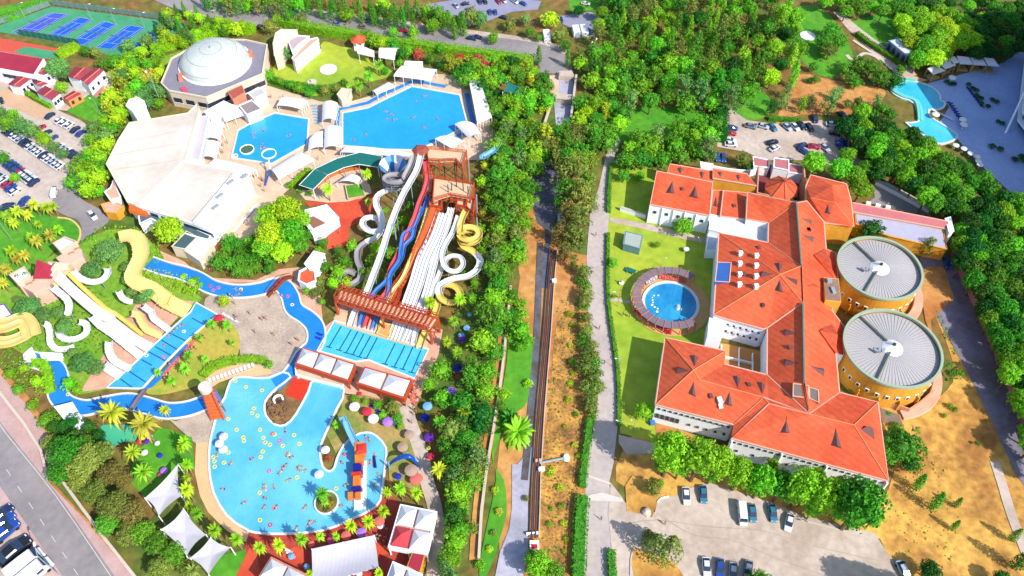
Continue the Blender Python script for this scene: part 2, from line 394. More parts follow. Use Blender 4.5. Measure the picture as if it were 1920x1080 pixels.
def fill(poly, step, kinds, rmin, rmax, seed=1, skip=(), hgt=1.0):
    """dart throwing over a survey polygon; kinds = [(kind, tint, weight)]"""
    step *= 1.5; rmin *= 1.22; rmax *= 1.22
    rg = random.Random(seed); pts = []; xs = [p[0] for p in poly]; ys = [p[1] for p in poly]
    for _ in range(6000):
        x, y = rg.uniform(min(xs), max(xs)), rg.uniform(min(ys), max(ys))
        if not inside(x, y, poly) or any(inside(x, y, q) for q in skip): continue
        k = SC(x, y)/6.5
        if any(math.hypot(x-a, (y-b)*1.2) < step*k for a, b in pts): continue
        pts.append((x, y))
    for x, y in sorted(pts, key=lambda p: p[1]):
        kd, ti, _ = rg.choices(kinds, [k[2] for k in kinds])[0]
        r = rg.uniform(rmin, rmax)*SC(x, y)/6.5*{'cypress': .45, 'conifer': .75}.get(kd, 1)
        tree(kd, x, y, r, ti, hgt=hgt)
    return len(pts)
# hedges and clipped planting: one leafy mesh each
def hedge(name, pts, wd, h, tint, label, cat='hedge', parent=None, dens=26, smooth=4, kind=None, closed=False):
    P = crom(W(pts), smooth, closed) if smooth else W(pts); mb = MB(); rg = random.Random(len(pts)*31+int(pts[0][0]))
    core = MB(); core.sweep(P, [(-wd*.4, 0), (wd*.4, 0), (wd*.36, h*.85), (-wd*.36, h*.85)], closed, flat=True)
    n = len(P)
    for i in range(n if closed else n-1):
        a, b = P[i], P[(i+1) % n]; L = (b-a).length; t = (b-a).normalized() if L > 0 else Vector((1, 0, 0)); sd_ = Vector((t.y, -t.x, 0))
        for _ in range(int(L*dens*(wd+2*h)/3)):
            u = rg.uniform(-1, 1)*(wd/2+h); q = a+t*rg.uniform(0, L)
            if abs(u) <= wd/2: p = q+sd_*u+Vector((0, 0, h*rg.uniform(.88, 1.1))); nn = Vector((0, 0, 1))
            else:
                s = 1 if u > 0 else -1; p = q+sd_*s*wd/2*rg.uniform(.9, 1.12)+Vector((0, 0, abs(u)-wd/2)); nn = sd_*s
            leafq(mb, p, nn, rg.uniform(.14, .3), rg)
    mb.add(core.v, core.f)
    o = mk(name, mb, LEAF, parent, label, cat if parent is None else None, kind=kind, fix=False); o.color = (*C(*GREENS[tint], k=.72), 1); return o
def cover(name, poly, h, tint, label, cat='ground cover', dens=2.2, kind='stuff', s=.3, bumpy=.8, tints=None):
    """low leafy mass over an outline with an uneven top"""
    P = W(poly); xs = [p.x for p in P]; ys = [p.y for p in P]; Q = [(p.x, p.y) for p in P]; rg = random.Random(int(poly[0][0]+poly[0][1])); mb = MB()
    A = (max(xs)-min(xs))*(max(ys)-min(ys))
    for _ in range(min(45000, int(A*dens))):
        x, y = rg.uniform(min(xs), max(xs)), rg.uniform(min(ys), max(ys))
        if not inside(x, y, Q): continue
        z = h*(.45+bumpy*noise.noise(Vector((x*.35, y*.35, 3)))+.35*noise.noise(Vector((x*1.3, y*1.3, 1))))
        leafq(mb, Vector((x, y, max(.05, z))), Vector((0, 0, 1)), s*rg.uniform(.6, 1.3), rg)
    o = mk(name, mb, LEAF, None, label, cat, kind=kind, fix=False); o.color = (*C(*GREENS[tint], k=.72), 1); return o
# ---- cars
TYRE = M('tyre_rubber', (45, 45, 48), .9, .1, 2); GLASS = M('dark_glass', (45, 62, 88), .08, .05, 1, spec=.6); LAMPM = M('head_lamp', (240, 240, 245), .2, .02, 1)
def make_car(kind):
    L, Wd, H = (4.4, 1.78, 1.45) if kind == 'car' else (5.3, 1.95, 2.2)
    root = thing('parked_car' if kind == 'car' else 'parked_van', (0, 0, 0)); b = MB(); g = MB()
    def sec(xs, zs, w0, w1, mb):            # loft of cross sections along x
        V = []; k = 8
        for x, (zb, zt), a, c in zip(xs, zs, w0, w1):
            V += [(x, -a*.94, zb), (x, a*.94, zb), (x, a, zb+(zt-zb)*.35), (x, a*.99, zb+(zt-zb)*.7), (x, c, zt), (x, -c, zt), (x, -a*.99, zb+(zt-zb)*.7), (x, -a, zb+(zt-zb)*.35)]
        n = len(xs); F = [(i*k+q, i*k+(q+1) % k, (i+1)*k+(q+1) % k, (i+1)*k+q) for i in range(n-1) for q in range(k)]
        mb.add(V, F+[tuple(range(k)), tuple(range(n*k-1, n*k-k-1, -1))])
    h = L/2; w = Wd/2
    if kind == 'car':
        sec([-h, -h*.93, -h*.6, 0, h*.45, h*.85, h], [(.35, .7), (.25, .9), (.22, .97), (.22, .95), (.22, .93), (.25, .78), (.35, .6)],
            [w*.8, w*.95, w, w, w, w*.95, w*.75], [w*.7, w*.85, w*.88, w*.88, w*.86, w*.8, w*.6], b)
        sec([-h*.82, -h*.5, h*.12, h*.5], [(.88, .93), (.9, 1.38), (.9, 1.42), (.88, .95)], [w*.84, w*.86, w*.86, w*.84], [w*.74, w*.66, w*.66, w*.74], g)
        b.box((-.42, 0, 1.385), (1.35, 1.16, .05), 0, .93)
    else:
        sec([-h, -h*.97, 0, h*.55, h*.8, h], [(.4, 1.9), (.3, 2.1), (.3, 2.15), (.3, 2.1), (.3, 1.15), (.35, .9)],
            [w*.92, w, w, w, w, w*.85], [w*.82, w*.86, w*.86, w*.84, w*.84, w*.7], b)
        g.box((h*.69, 0, 1.2), (.62, Wd*.84, .72), 0, .92); g.box((h*.3, 0, 1.25), (1.0, Wd*1.005, .5))
    mk('body', b, PAINT, root, smooth=False); mk('windows', g, GLASS, root)
    for sx in (-1, 1):
        for sy in (-1, 1):
            m = MB(); c = Vector((sx*L*.31, sy*(w-.1), .32)); m.bar(c-Vector((0, .11, 0)), c+Vector((0, .11, 0)), .32, 12); mk('wheel', m, TYRE, root)
    for sy in (-1, 1):
        m = MB(); m.box((h*.9, sy*w*.62, .62), (.2, .34, .13), 0, .9); mk('headlight', m, LAMPM, root)
        m = MB(); m.box((-h*.955, sy*w*.66, .68), (.12, .3, .16), 0, .9); mk('tail_light', m, M('tail_lamp_red', (190, 30, 30), .3), root)
    return [root, False]
CAR, VAN = make_car('car'), make_car('van')
PCOL = {'white': (238, 240, 245), 'silver': (190, 200, 212), 'dark blue': (38, 52, 100), 'blue': (40, 80, 170), 'red': (205, 30, 60), 'black': (35, 38, 48), 'grey': (125, 135, 150), 'teal blue': (60, 130, 160), 'maroon': (110, 40, 60), 'bronze': (130, 110, 95)}
def car(px, py, col, hd, group, label=None, E=None, s=1.0, place=None):
    E = E or CAR; p = G(px, py, .4*s); p.z = .2; q = G(px+hd[0], py+hd[1], 0)-G(px, py, 0); a = math.atan2(q.y, q.x)+rnd.uniform(-.03, .03)
    c = C(*PCOL[col])
    if not E[1]:
        E[1] = True; o = E[0]; o.location = p; o.rotation_euler = (0, 0, a); o.scale = (s, s, s)
        for ch in o.children:
            if ch.name.startswith('body'): ch.color = (*c, 1)
    else: o = dup(E[0], p, a, s, col=c, colpart=('body',))
    if label: props(o, label, 'car' if E is CAR else 'van', group)
    else: later(o, col+(' car' if E is CAR else ' van'), 'car' if E is CAR else 'van', group, px, py)
    return o
ORDW = ['first', 'second', 'third', 'fourth', 'fifth', 'sixth', 'seventh', 'eighth', 'ninth', 'tenth', '11th', '12th', '13th', '14th', '15th', '16th', '17th', '18th', '19th', '20th', '21st', '22nd', '23rd', '24th']
def carrow(a, b, cols, hd, group, where, s=1.0):
    n = len(cols)
    for i, c in enumerate(cols):
        if not c: continue
        t = i/(n-1) if n > 1 else 0
        k = sum(1 for x in cols[:i+1] if x)-1
        car(a[0]+(b[0]-a[0])*t+rnd.uniform(-.5, .5), a[1]+(b[1]-a[1])*t, c, hd, group, f'{c} car, {ORDW[k]} from the left in {where}', s=s)
# ---- people: one continuous body grown over a skeleton
def body_mesh(name, J, E, Rd, sub=1):
    me = bpy.data.meshes.new(name); me.from_pydata(J, E, []); o = bpy.data.objects.new(name, me); COL.objects.link(o)
    sk = o.modifiers.new('skin', 'SKIN'); sk.use_smooth_shade = True
    for i, r in enumerate(Rd): me.skin_vertices[0].data[i].radius = (r, r) if not isinstance(r, tuple) else r
    me.skin_vertices[0].data[0].use_root = True
    ss = o.modifiers.new('sub', 'SUBSURF'); ss.levels = ss.render_levels = sub
    dg = bpy.context.evaluated_depsgraph_get(); m2 = bpy.data.meshes.new_from_object(o.evaluated_get(dg)); bpy.data.objects.remove(o)
    m2.materials.clear(); m2.materials.append(M('sun_tanned_skin', (214, 160, 125), .6, .08, 3)); return m2
def make_person(pose):
    if pose == 'stand':
        J = [(0, 0, .95), (0, 0, 1.2), (0, 0, 1.42), (0, 0, 1.52), (.02, 0, 1.64), (.03, 0, 1.72),
             (0, .11, .88), (.06, .12, .48), (.02, .12, .07), (.14, .13, .03), (0, -.11, .88), (-.05, -.12, .48), (-.12, -.12, .08), (0, -.13, .03),
             (0, .19, 1.4), (-.02, .27, 1.13), (.08, .28, .9), (.11, .27, .78), (0, -.19, 1.4), (.03, -.27, 1.13), (.14, -.26, .92), (.17, -.25, .8)]
        sh = [(0, 0, .97), (0, .1, .86), (.03, .12, .62), (0, -.1, .86), (-.02, -.12, .62)]
    elif pose == 'float':
        J = [(0, 0, .04), (.25, 0, .07), (.45, 0, .1), (.55, 0, .13), (.66, 0, .17), (.74, 0, .18),
             (-.08, .1, .03), (-.45, .16, .0), (-.85, .2, -.02), (-.95, .2, .0), (-.08, -.1, .03), (-.45, -.18, .0), (-.85, -.26, -.02), (-.95, -.26, 0),
             (.44, .19, .1), (.55, .42, .06), (.75, .52, .05), (.84, .54, .05), (.44, -.19, .1), (.4, -.45, .06), (.2, -.6, .05), (.12, -.64, .05)]
        sh = [(0, 0, .06), (-.1, .1, .05), (-.35, .15, .02), (-.1, -.1, .05), (-.35, -.16, .02)]
    E = [(0, 1), (1, 2), (2, 3), (3, 4), (4, 5), (0, 6), (6, 7), (7, 8), (8, 9), (0, 10), (10, 11), (11, 12), (12, 13), (2, 14), (14, 15), (15, 16), (16, 17), (2, 18), (18, 19), (19, 20), (20, 21)]
    Rd = [.14, .13, .15, .06, .1, .09, .1, .07, .045, .035, .1, .07, .045, .035, .07, .05, .035, .03, .07, .05, .035, .03]
    me = body_mesh('person', J, E, Rd)
    o = bpy.data.objects.new('person', me); COL.objects.link(o); WL[o.name] = Vector()
    hd = Vector(J[4])+Vector((-.02, 0, .03)) if pose == 'stand' else Vector(J[5])+Vector((-.03, 0, .02))
    h = MB(); rg = random.Random(2)
    for i in range(5):
        for j in range(8):
            pass
    V = []; F = []
    for i in range(6):
        th = i/5*1.75
        for j in range(10):
            ph = j*.6283; V.append(hd+Vector((math.sin(th)*math.cos(ph)*.115, math.sin(th)*math.sin(ph)*.11, math.cos(th)*.13+.03)))
    for i in range(5):
        for j in range(10): F.append((i*10+j, i*10+(j+1) % 10, (i+1)*10+(j+1) % 10, (i+1)*10+j))
    h.add(V, F); mk('hair', h, M('dark_hair', (50, 36, 30), .8), o, smooth=True)
    s_ = body_mesh('shorts', sh, [(0, 1), (1, 2), (0, 3), (3, 4)], [.155, .12, .1, .12, .1]); s_.materials.clear(); s_.materials.append(CLOTH)
    so_ = bpy.data.objects.new('shorts', s_); COL.objects.link(so_); so_.parent = o; WL[so_.name] = Vector(); KIDS[o.name].append(so_)
    return [o, False]
STAND, FLOAT = make_person('stand'), make_person('float')
CC = {'red': (225, 50, 50), 'blue': (40, 80, 210), 'black': (40, 40, 45), 'white': (240, 240, 240), 'pink': (240, 90, 150), 'yellow': (245, 225, 50), 'green': (60, 190, 120), 'orange': (245, 140, 40), 'purple': (120, 60, 190)}
def person(px, py, pose='stand', z=LV*3, col=None, group=None, s=1.0):
    E = STAND if pose == 'stand' else FLOAT; col = col or rnd.choice(list(CC)); p = G(px, py, z); p.z = z
    if not E[1]: E[1] = True; o = E[0]; o.location = p; o.rotation_euler = (0, 0, rnd.uniform(0, 6.28)); KIDS[o.name][1].color = (*C(*CC[col]), 1)
    else: o = dup(E[0], p, rnd.uniform(0, 6.28), s, col=C(*CC[col]), colpart=('shorts',))
    if pose == 'stand': later(o, f'person walking in {col} shorts', 'person', group or 'people walking about', px, py)
    else: later(o, f'swimmer in {col} shorts', 'person', group or 'people swimming', px, py)
# ---- swim rings, parasols, sun beds, lamps
def make_ring():
    mb = MB(); n, k = 20, 8
    V = [((.42+.16*math.cos(b*6.2832/k))*math.cos(a*6.2832/n), (.42+.16*math.cos(b*6.2832/k))*math.sin(a*6.2832/n), .14+.16*math.sin(b*6.2832/k)) for a in range(n) for b in range(k)]
    F = [(a*k+b, a*k+(b+1) % k, ((a+1) % n)*k+(b+1) % k, ((a+1) % n)*k+b) for a in range(n) for b in range(k)]
    mb.add(V, F); return [mk('swim_ring', mb, PLAS, smooth=True), False]
RING = make_ring()
def ring(px, py, col='yellow', s=.95, z=.1):
    p = G(px, py, z)
    if not RING[1]: RING[1] = True; o = RING[0]; o.location = p; o.scale = (s, s, s); o.color = (*C(*CC[col]), 1)
    else: o = dup(RING[0], p, 0, s, col=C(*CC[col]))
    later(o, f'{col} swim ring floating', 'swim ring', 'swim rings on the water', px, py)
WHITE = M('white_paint', (250, 250, 250), .5, .04, 1); STEEL = M('grey_steel', (170, 178, 188), .4, .1, 2)
def make_parasol():
    root = thing('parasol', (0, 0, 0)); m = MB(); m.cyl((0, 0, 0), .03, 2.5, 6); m.cyl((0, 0, 0), .25, .08, 10); mk('pole', m, WHITE, root)
    m = MB(); n = 10; V = [(0, 0, 2.65)]
    for q, z in ((.5, 2.5), (1.0, 2.28), (1.02, 2.1)):
        V += [(q*1.5*math.cos(i*6.2832/n), q*1.5*math.sin(i*6.2832/n), z) for i in range(n)]
    F = [(0, 1+i, 1+(i+1) % n) for i in range(n)]+[(1+r*n+i, 1+r*n+(i+1) % n, 1+(r+1)*n+(i+1) % n, 1+(r+1)*n+i) for r in range(2) for i in range(n)]
    m.add(V, F); mk('canopy', m, CLOTH, root, fix=False)
    return [root, False]
PARA = make_parasol()
PARC = {'white': (245, 245, 250), 'red': (225, 50, 75), 'blue': (35, 60, 190), 'dark blue': (30, 30, 130), 'purple': (110, 50, 170), 'pink': (235, 80, 150), 'speckled brown': (190, 160, 140), 'lilac': (190, 130, 240), 'sky blue': (130, 190, 240), 'salmon': (250, 120, 110), 'yellow': (235, 220, 60)}
def parasol(px, py, rpx, col, z=2.3):
    s = rpx/SC(px, py, z)/1.5; p = G(px, py, z*s); p.z = 2*LV; c = C(*PARC[col])
    if not PARA[1]:
        PARA[1] = True; o = PARA[0]; o.location = p; o.scale = (s, s, s)
        for ch in o.children:
            if ch.name.startswith('canopy'): ch.color = (*c, 1)
    else: o = dup(PARA[0], p, rnd.uniform(0, 1), s, col=c, colpart=('canopy',))
    later(o, f'{col} parasol', 'parasol', 'parasols around the pools', px, py)
def make_bed():
    root = thing('sun_lounger', (0, 0, 0)); m = MB(); m.box((-.3, 0, .3), (1.3, .62, .07)); mk('seat', m, CLOTH, root)
    m = MB(); m.add([(.35, -.31, .34), (.95, -.31, .68), (.95, .31, .68), (.35, .31, .34), (.35, -.31, .28), (.97, -.31, .62), (.97, .31, .62), (.35, .31, .28)], [(0, 1, 2, 3), (7, 6, 5, 4), (0, 4, 5, 1), (1, 5, 6, 2), (2, 6, 7, 3), (3, 7, 4, 0)]); mk('backrest', m, CLOTH, root)
    for x in (-.85, .3):
        for y in (-.26, .26):
            m = MB(); m.box((x, y, 0), (.05, .05, .3)); mk('leg', m, WHITE, root)
    return [root, False]
BED = make_bed()
def beds(a, b, n, hd, col, where, z=3*LV):
    for i in range(n):
        t = i/max(1, n-1); px, py = a[0]+(b[0]-a[0])*t, a[1]+(b[1]-a[1])*t; p = G(px, py); p.z = z
        q = G(px+hd[0], py+hd[1])-G(px, py); an = math.atan2(q.y, q.x)+rnd.uniform(-.08, .08); lb = f'{col} sun lounger, {ORDW[i]} from the left {where}'
        if not BED[1]:
            BED[1] = True; o = BED[0]; o.location = p; o.rotation_euler = (0, 0, an)
            for ch in o.children: ch.color = (*C(*PARC[col]), 1)
        else: o = dup(BED[0], p, an, 1.0, col=C(*PARC[col]), colpart=('seat', 'backrest'))
        props(o, lb, 'sun lounger', 'sun loungers by the pools')
def make_lamp():
    root = thing('street_lamp', (0, 0, 0)); m = MB(); m.cyl((0, 0, 0), .1, 7, 8, .06); mk('pole', m, STEEL, root)
    m = MB(); m.bar((0, 0, 6.95), (1.5, 0, 7.3), .05, 6); mk('arm', m, STEEL, root); m = MB(); m.box((1.75, 0, 7.24), (.7, .28, .12), 0, .8); mk('lamp_head', m, WHITE, root)
    return [root, False]
LAMP = make_lamp()
def lamp(px, py, hd=(-10, 0), s=1.0, label=None):
    p = G(px, py); p.z = LV; q = G(px+hd[0], py+hd[1])-G(px, py); an = math.atan2(q.y, q.x)
    if not LAMP[1]: LAMP[1] = True; o = LAMP[0]; o.location = p; o.rotation_euler = (0, 0, an); o.scale = (s, s, s)
    else: o = dup(LAMP[0], p, an, s)
    if label: props(o, label, 'street lamp', 'street lamps')
    else: later(o, 'grey street lamp', 'street lamp', 'street lamps', px, py)
# ================================================================ THE SETTING
SOIL = M('dry_soil', (222, 165, 95), .95, .25, .05, (190, 120, 62), .4)
GREENSOIL = M('planted_earth', (92, 120, 45), .95, .35, .04, (150, 110, 60), .5)
STRAW = M('dry_straw_field', (244, 190, 92), .95, .3, .06, (176, 122, 62), .6, det=10)
LAWN = M('lawn_grass', (112, 172, 44), .9, .2, .08, (150, 184, 58), .4)
LAWN2 = M('sunny_lawn_grass', (190, 202, 62), .9, .16, .035, (148, 184, 48), .4)
LAWND = M('deep_lawn_grass', (74, 158, 34), .9, .2, .05, (104, 172, 42), .4)
ROAD = M('bleached_asphalt', (212, 198, 192), .9, .09, .09, (194, 180, 176), .1)
ROADG = M('grey_asphalt', (168, 160, 160), .9, .1, .07, (148, 142, 144), .1)
CONC = M('worn_concrete', (222, 204, 190), .9, .13, .07, (196, 176, 160), .2)
PAVE = M('beige_pool_paving', (240, 212, 185), .85, .08, .12, (226, 192, 160), .1)
CRAZY = M('crazy_paving', (212, 192, 172), .9, .16, .18, (186, 166, 150), .3)
PINKP = M('pink_deck_paving', (238, 190, 165), .85, .1, .2, (226, 170, 140), .1)
REDP = M('red_court_paving', (232, 95, 62), .85, .12, .12, (214, 78, 52), .1)
REDD = M('dark_red_paving', (205, 80, 60), .85, .12, .12, (180, 66, 56), .1)
BRICK = M('pink_brick', (232, 150, 120), .9, .12, .6, (210, 130, 105))
KERB = M('kerb_stone', (225, 210, 195), .9, .08, .5)
TERR = M('terrace_stone', (176, 200, 246), .85, .06, .1, (164, 186, 236))  # blue of the terrace's shade is mixed into the stone colour
LINE = M('road_paint', (235, 230, 225), .7, .15, .6)
COPING = M('pool_coping', (240, 243, 245), .6, .05, .4)
W_BLUE = water('pool_water', (48, 178, 252), (38, 168, 250))
W_SKY = water('shallow_water', (120, 205, 245), (85, 190, 245))
W_DEEP = water('channel_water', (45, 150, 240), (36, 138, 232))
W_CYAN = water('landing_water', (75, 205, 235), (95, 215, 240), 1.4, .3, .9)
W_TURQ = water('hotel_water', (60, 195, 235), (30, 165, 225))
mb = MB(); mb.add([(-1500, -600, 0), (1500, -600, 0), (1500, 2200, 0), (-1500, 2200, 0)], [(0, 1, 2, 3)])
mk('ground', mb, GREENSOIL, None, 'broad green and brown planted earth under everything', 'ground', kind='structure')
S = sheet
# --- dry ground and fields
S('dry_field', [(1575, 760), (1665, 752), (1700, 770), (1760, 745), (1790, 690), (1745, 560), (1770, 500), (1830, 540), (1960, 900), (1990, 1130), (1640, 1130), (1650, 1010), (1200, 930), (1165, 850), (1225, 800), (1380, 865), (1500, 905), (1665, 920), (1655, 790)], STRAW, 1, 'dry orange straw field south east of the drums', 'field', 3)
S('canal_bank', [(962, 300), (1010, 300), (1030, 420), (1060, 470), (1105, 480), (1102, 700), (1100, 1100), (940, 1100), (930, 900), (950, 700), (975, 520), (960, 430)], SOIL, 1, 'bare tan soil banks along the canal', 'ground')
S('orange_verge', [(1045, 600), (1075, 585), (1100, 640), (1100, 1100), (1010, 1100), (1014, 900), (1030, 760)], M('verge_scrub_soil', (236, 172, 84), .95, .35, .16, (128, 92, 54), .8, det=10), 2, 'orange dry verge between pipes and road', 'verge', 3)
S('bare_clearing', [(1500, 140), (1560, 150), (1650, 165), (1655, 185), (1600, 215), (1500, 215), (1455, 235), (1470, 190)], SOIL, 1, 'orange bare earth clearing by the upper car park', 'ground', 3)
S('garden_path_red', [(1560, 20), (1580, 25), (1615, 55), (1690, 110), (1720, 140), (1690, 150), (1640, 100), (1590, 55)], CONC, 2, 'pale footpath through the hotel park', 'path')
S('park_lawn', [(1460, 30), (1530, 10), (1580, 60), (1600, 120), (1560, 145), (1520, 130), (1480, 80)], LAWND, 1, 'deep green park lawn around the round garden stage', 'lawn', 3)
S('park_lawn', [(1600, 40), (1700, 20), (1730, 70), (1680, 90), (1650, 80), (1615, 55)], LAWND, 1, 'deep green park lawn with white loungers', 'lawn', 3)
S('park_lawn', [(1100, 225), (1180, 205), (1260, 200), (1330, 215), (1340, 265), (1250, 270), (1160, 262)], LAWND, 1, 'sunlit meadow among the trees above the building', 'lawn', 3)
S('park_lawn', [(1335, 195), (1380, 160), (1440, 180), (1440, 215), (1400, 225), (1345, 205)], LAWND, 1, 'small bright lawn above the upper car park', 'lawn', 3)
S('park_lawn', [(1065, 0), (1130, 0), (1120, 20), (1070, 20)], LAWND, 1, 'bright lawn at the top edge beside the car park', 'lawn')
S('sports_lawn', [(-40, 20), (70, 0), (130, -20), (90, 5), (0, 45), (-60, 70)], LAWND, 1, 'bright green sports lawn in the top left corner', 'lawn')
# --- building's lawn
S('west_lawn', [(1143, 300), (1235, 318), (1228, 420), (1345, 440), (1345, 600), (1330, 650), (1260, 640), (1225, 780), (1235, 830), (1163, 812), (1150, 690), (1140, 560), (1138, 440)], LAWN2, 1, 'yellow green lawn west of the red roofed building', 'lawn')
S('lawn_path', [(1143, 407), (1215, 420), (1330, 448), (1345, 452), (1345, 460), (1280, 448), (1200, 428), (1143, 416)], CONC, 2, 'grey garden path beneath the white wing', 'path')
S('lawn_path', [(1139, 557), (1192, 565), (1192, 570), (1139, 563)], CONC, 2, 'pale footpath from the road to the pergola', 'path')
S('back_court', [(1160, 815), (1232, 832), (1228, 850), (1175, 852), (1160, 830)], CONC, 2, 'grey concrete patch beside the road', 'pavement')
S('building_apron', [(1228, 795), (1240, 792), (1380, 845), (1372, 862), (1232, 820)], SOIL, 2, 'orange earth strip under the white facade', 'ground')
# --- roads
S('middle_road', [(1150, 262), (1136, 290), (1123, 350), (1106, 400), (1100, 480), (1100, 560), (1110, 650), (1122, 700), (1120, 760), (1108, 830), (1098, 900), (1095, 1100), (1172, 1100), (1150, 1050), (1145, 1020), (1150, 950), (1142, 905), (1150, 870), (1158, 800), (1158, 740), (1155, 680), (1144, 620), (1137, 560), (1136, 480), (1142, 400), (1146, 330), (1153, 290), (1165, 262)], ROAD, 2, 'pale asphalt road running down the middle', 'road')
S('lower_car_park', [(1145, 905), (1165, 930), (1172, 942), (1215, 968), (1228, 960), (1232, 940), (1255, 925), (1330, 905), (1440, 940), (1500, 965), (1640, 1000), (1660, 1030), (1720, 1110), (1165, 1110), (1148, 1040), (1140, 960)], CONC, 3, 'pale concrete car park at the lower right', 'car park')
S('traffic_island', T4(2, 3, [(850, 400), (900, 330), (1240, 420), (1240, 470), (1160, 490), (1090, 530), (1050, 640), (990, 620), (860, 590)]), STRAW, 4, 'dry orange traffic island with a boulder and tree', 'island')
S('traffic_island', T4(2, 3, [(900, 870), (1050, 900), (1220, 980), (1320, 1130), (930, 1130), (890, 960)]), STRAW, 4, 'dry orange island at the bottom edge', 'island')
ribbon('kerb', T4(2, 3, [(1090, 530), (1120, 500), (1175, 485)]), .35, WHITE, 4, 'short curved white kerb on the traffic island', 'kerb', h=.25)
ribbon('kerb', T4(2, 3, [(890, 1080), (892, 960), (910, 868)]), .3, KERB, 4, 'dark stone kerb round the bottom island', 'kerb', h=.15)
ribbon('kerb', [(1500, 975), (1560, 990), (1640, 1012)], .3, KERB, 4, 'rough kerb along the pines by the lower car park', 'kerb', h=.15)
for a, b, c, d in (((1103, 890), (1145, 905), (1145, 909), (1102, 894)), ((1098, 929), (1128, 923), (1168, 935), (1168, 941))):
    S('road_crossing', [a, b, c, d, (1098, 938)] if a[1] > 900 else [a, b, c, d], M('pale_concrete', (232, 222, 214), .9, .08, .3), 4, 'pale concrete band across the road at the car park mouth' if a[1] > 900 else 'narrow pale joint across the middle road', 'road')
S('upper_car_park', [(1350, 205), (1365, 200), (1400, 225), (1450, 232), (1540, 225), (1570, 240), (1580, 250), (1600, 285), (1640, 330), (1520, 300), (1430, 300), (1400, 285), (1345, 275), (1335, 245)], CONC, 2, 'tan car park above the red roofed building', 'car park')
S('service_yard', T4(3, 1, [(790, 300), (1210, 520), (1230, 545), (850, 470), (740, 440), (800, 400)]), ROADG, 2, 'grey service yard behind the pink wing', 'yard')
S('service_track', [(1725, 480), (1790, 490), (1830, 560), (1870, 650), (1910, 770), (1960, 880), (1960, 960), (1905, 890), (1860, 790), (1815, 700), (1760, 600), (1745, 560), (1725, 520)], M('damp_track', (150, 145, 165), .9, .15, .08, (122, 112, 118), .2), 2, 'grey service track in the shade of the pines', 'track')  # bluish tone of the pines' shade painted into the track colour
ribbon('track_edge', [(1865, 865), (1880, 910), (1895, 960), (1925, 1040)], 2.2, CONC, 3, 'pale concrete strip at the field edge', 'path')
S('boulevard', [(-80, 690), (0, 790), (15, 810), (107, 925), (215, 1080), (240, 1120), (135, 1120), (117, 1080), (0, 912), (-100, 780)], ROADG, 2, 'wide grey boulevard in the bottom left corner', 'road')
S('boulevard_pavement', [(-60, 650), (0, 702), (50, 760), (97, 830), (92, 905), (150, 965), (250, 1080), (275, 1120), (240, 1120), (215, 1080), (107, 925), (15, 810), (0, 790), (-60, 715)], M('pinkish_pavement', (215, 180, 175), .9, .08, .2, (200, 165, 160)), 3, 'pinkish pavement beside the boulevard', 'pavement')
S('boulevard_pavement', [(0, 912), (117, 1080), (135, 1120), (110, 1120), (98, 1080), (30, 985), (0, 945), (-60, 870), (-60, 830)], M('pinkish_pavement', (215, 180, 175)), 3, 'narrow pavement between boulevard and parked cars', 'pavement')
S('lower_left_lot', [(-60, 870), (0, 945), (30, 985), (98, 1080), (110, 1120), (-120, 1120), (-120, 900)], CONC, 2, 'small car park in the bottom left corner', 'car park')
ribbon('lane_line', [(0, 795), (13, 815), (105, 930), (213, 1088)], .14, LINE, 4, 'white edge line right side of the boulevard', 'road marking', 3)
for i in range(9):
    a = (-30+i*21, 818+i*31); ribbon('lane_line', [a, (a[0]+8, a[1]+12)], .13, LINE, 4, f'{ORDW[i]} white centre dash from the top on the boulevard', 'road marking', 0)
S('boundary_verge', [(-60, 640), (0, 690), (55, 745), (100, 820), (95, 900), (150, 960), (190, 1000), (275, 1110), (262, 1110), (250, 1080), (150, 965), (92, 905), (97, 830), (50, 760), (0, 702), (-60, 650)], SOIL, 3, 'strip of orange earth behind the brick wall', 'verge')
ribbon('top_road', [(300, -18), (345, 2), (400, 16), (480, 28), (560, 36), (640, 45), (705, 55), (760, 62), (805, 72), (860, 78), (915, 86), (965, 92), (1015, 102), (1040, 118), (1042, 138)], 11, ROADG, 2, 'grey road crossing the top of the grounds', 'road', 4)
ribbon('top_verge', [(440, 12), (520, 20), (600, 28), (700, 40), (800, 55), (900, 68), (1000, 82), (1060, 100)], 6, CONC, 1, 'beige pavement strip above the top road', 'pavement', 4)
ribbon('top_verge', [(440, 40), (520, 48), (640, 60), (760, 78), (860, 92), (960, 104), (1010, 115)], 3, PINKP, 1, 'pinkish pavement strip below the top road', 'pavement', 4)
S('top_car_park', [(770, 20), (800, 8), (860, -2), (960, -5), (1015, 2), (1008, 18), (960, 22), (900, 45), (880, 50), (855, 28), (800, 30)], M('violet_asphalt', (160, 160, 185), .9, .08, .05), 2, 'grey car park at the top centre edge', 'car park')
S('access_road', [(810, 50), (835, 46), (850, 70), (815, 68)], ROADG, 3, 'short grey access lane off the top road', 'road')
S('access_road', [(1050, 30), (1110, 22), (1128, 40), (1120, 75), (1090, 60), (1055, 45)], M('violet_asphalt', (160, 160, 185)), 2, 'grey yard at the top beside white containers', 'yard')
S('left_car_park', [(-40, 165), (0, 178), (50, 190), (105, 205), (150, 225), (178, 245), (165, 285), (125, 330), (120, 352), (150, 375), (110, 392), (50, 388), (-60, 400)], M('pinkish_lot', (220, 204, 190), .9, .1, .07, (200, 184, 172)), 2, 'pale asphalt car park full of cars on the left', 'car park')
S('turning_road', [(118, 352), (142, 352), (152, 372), (180, 388), (190, 395), (205, 412), (185, 430), (160, 445), (148, 456), (153, 430), (145, 412), (125, 405), (100, 390), (100, 370)], ROADG, 3, 'grey turning road by the palm lawn', 'road', 3)
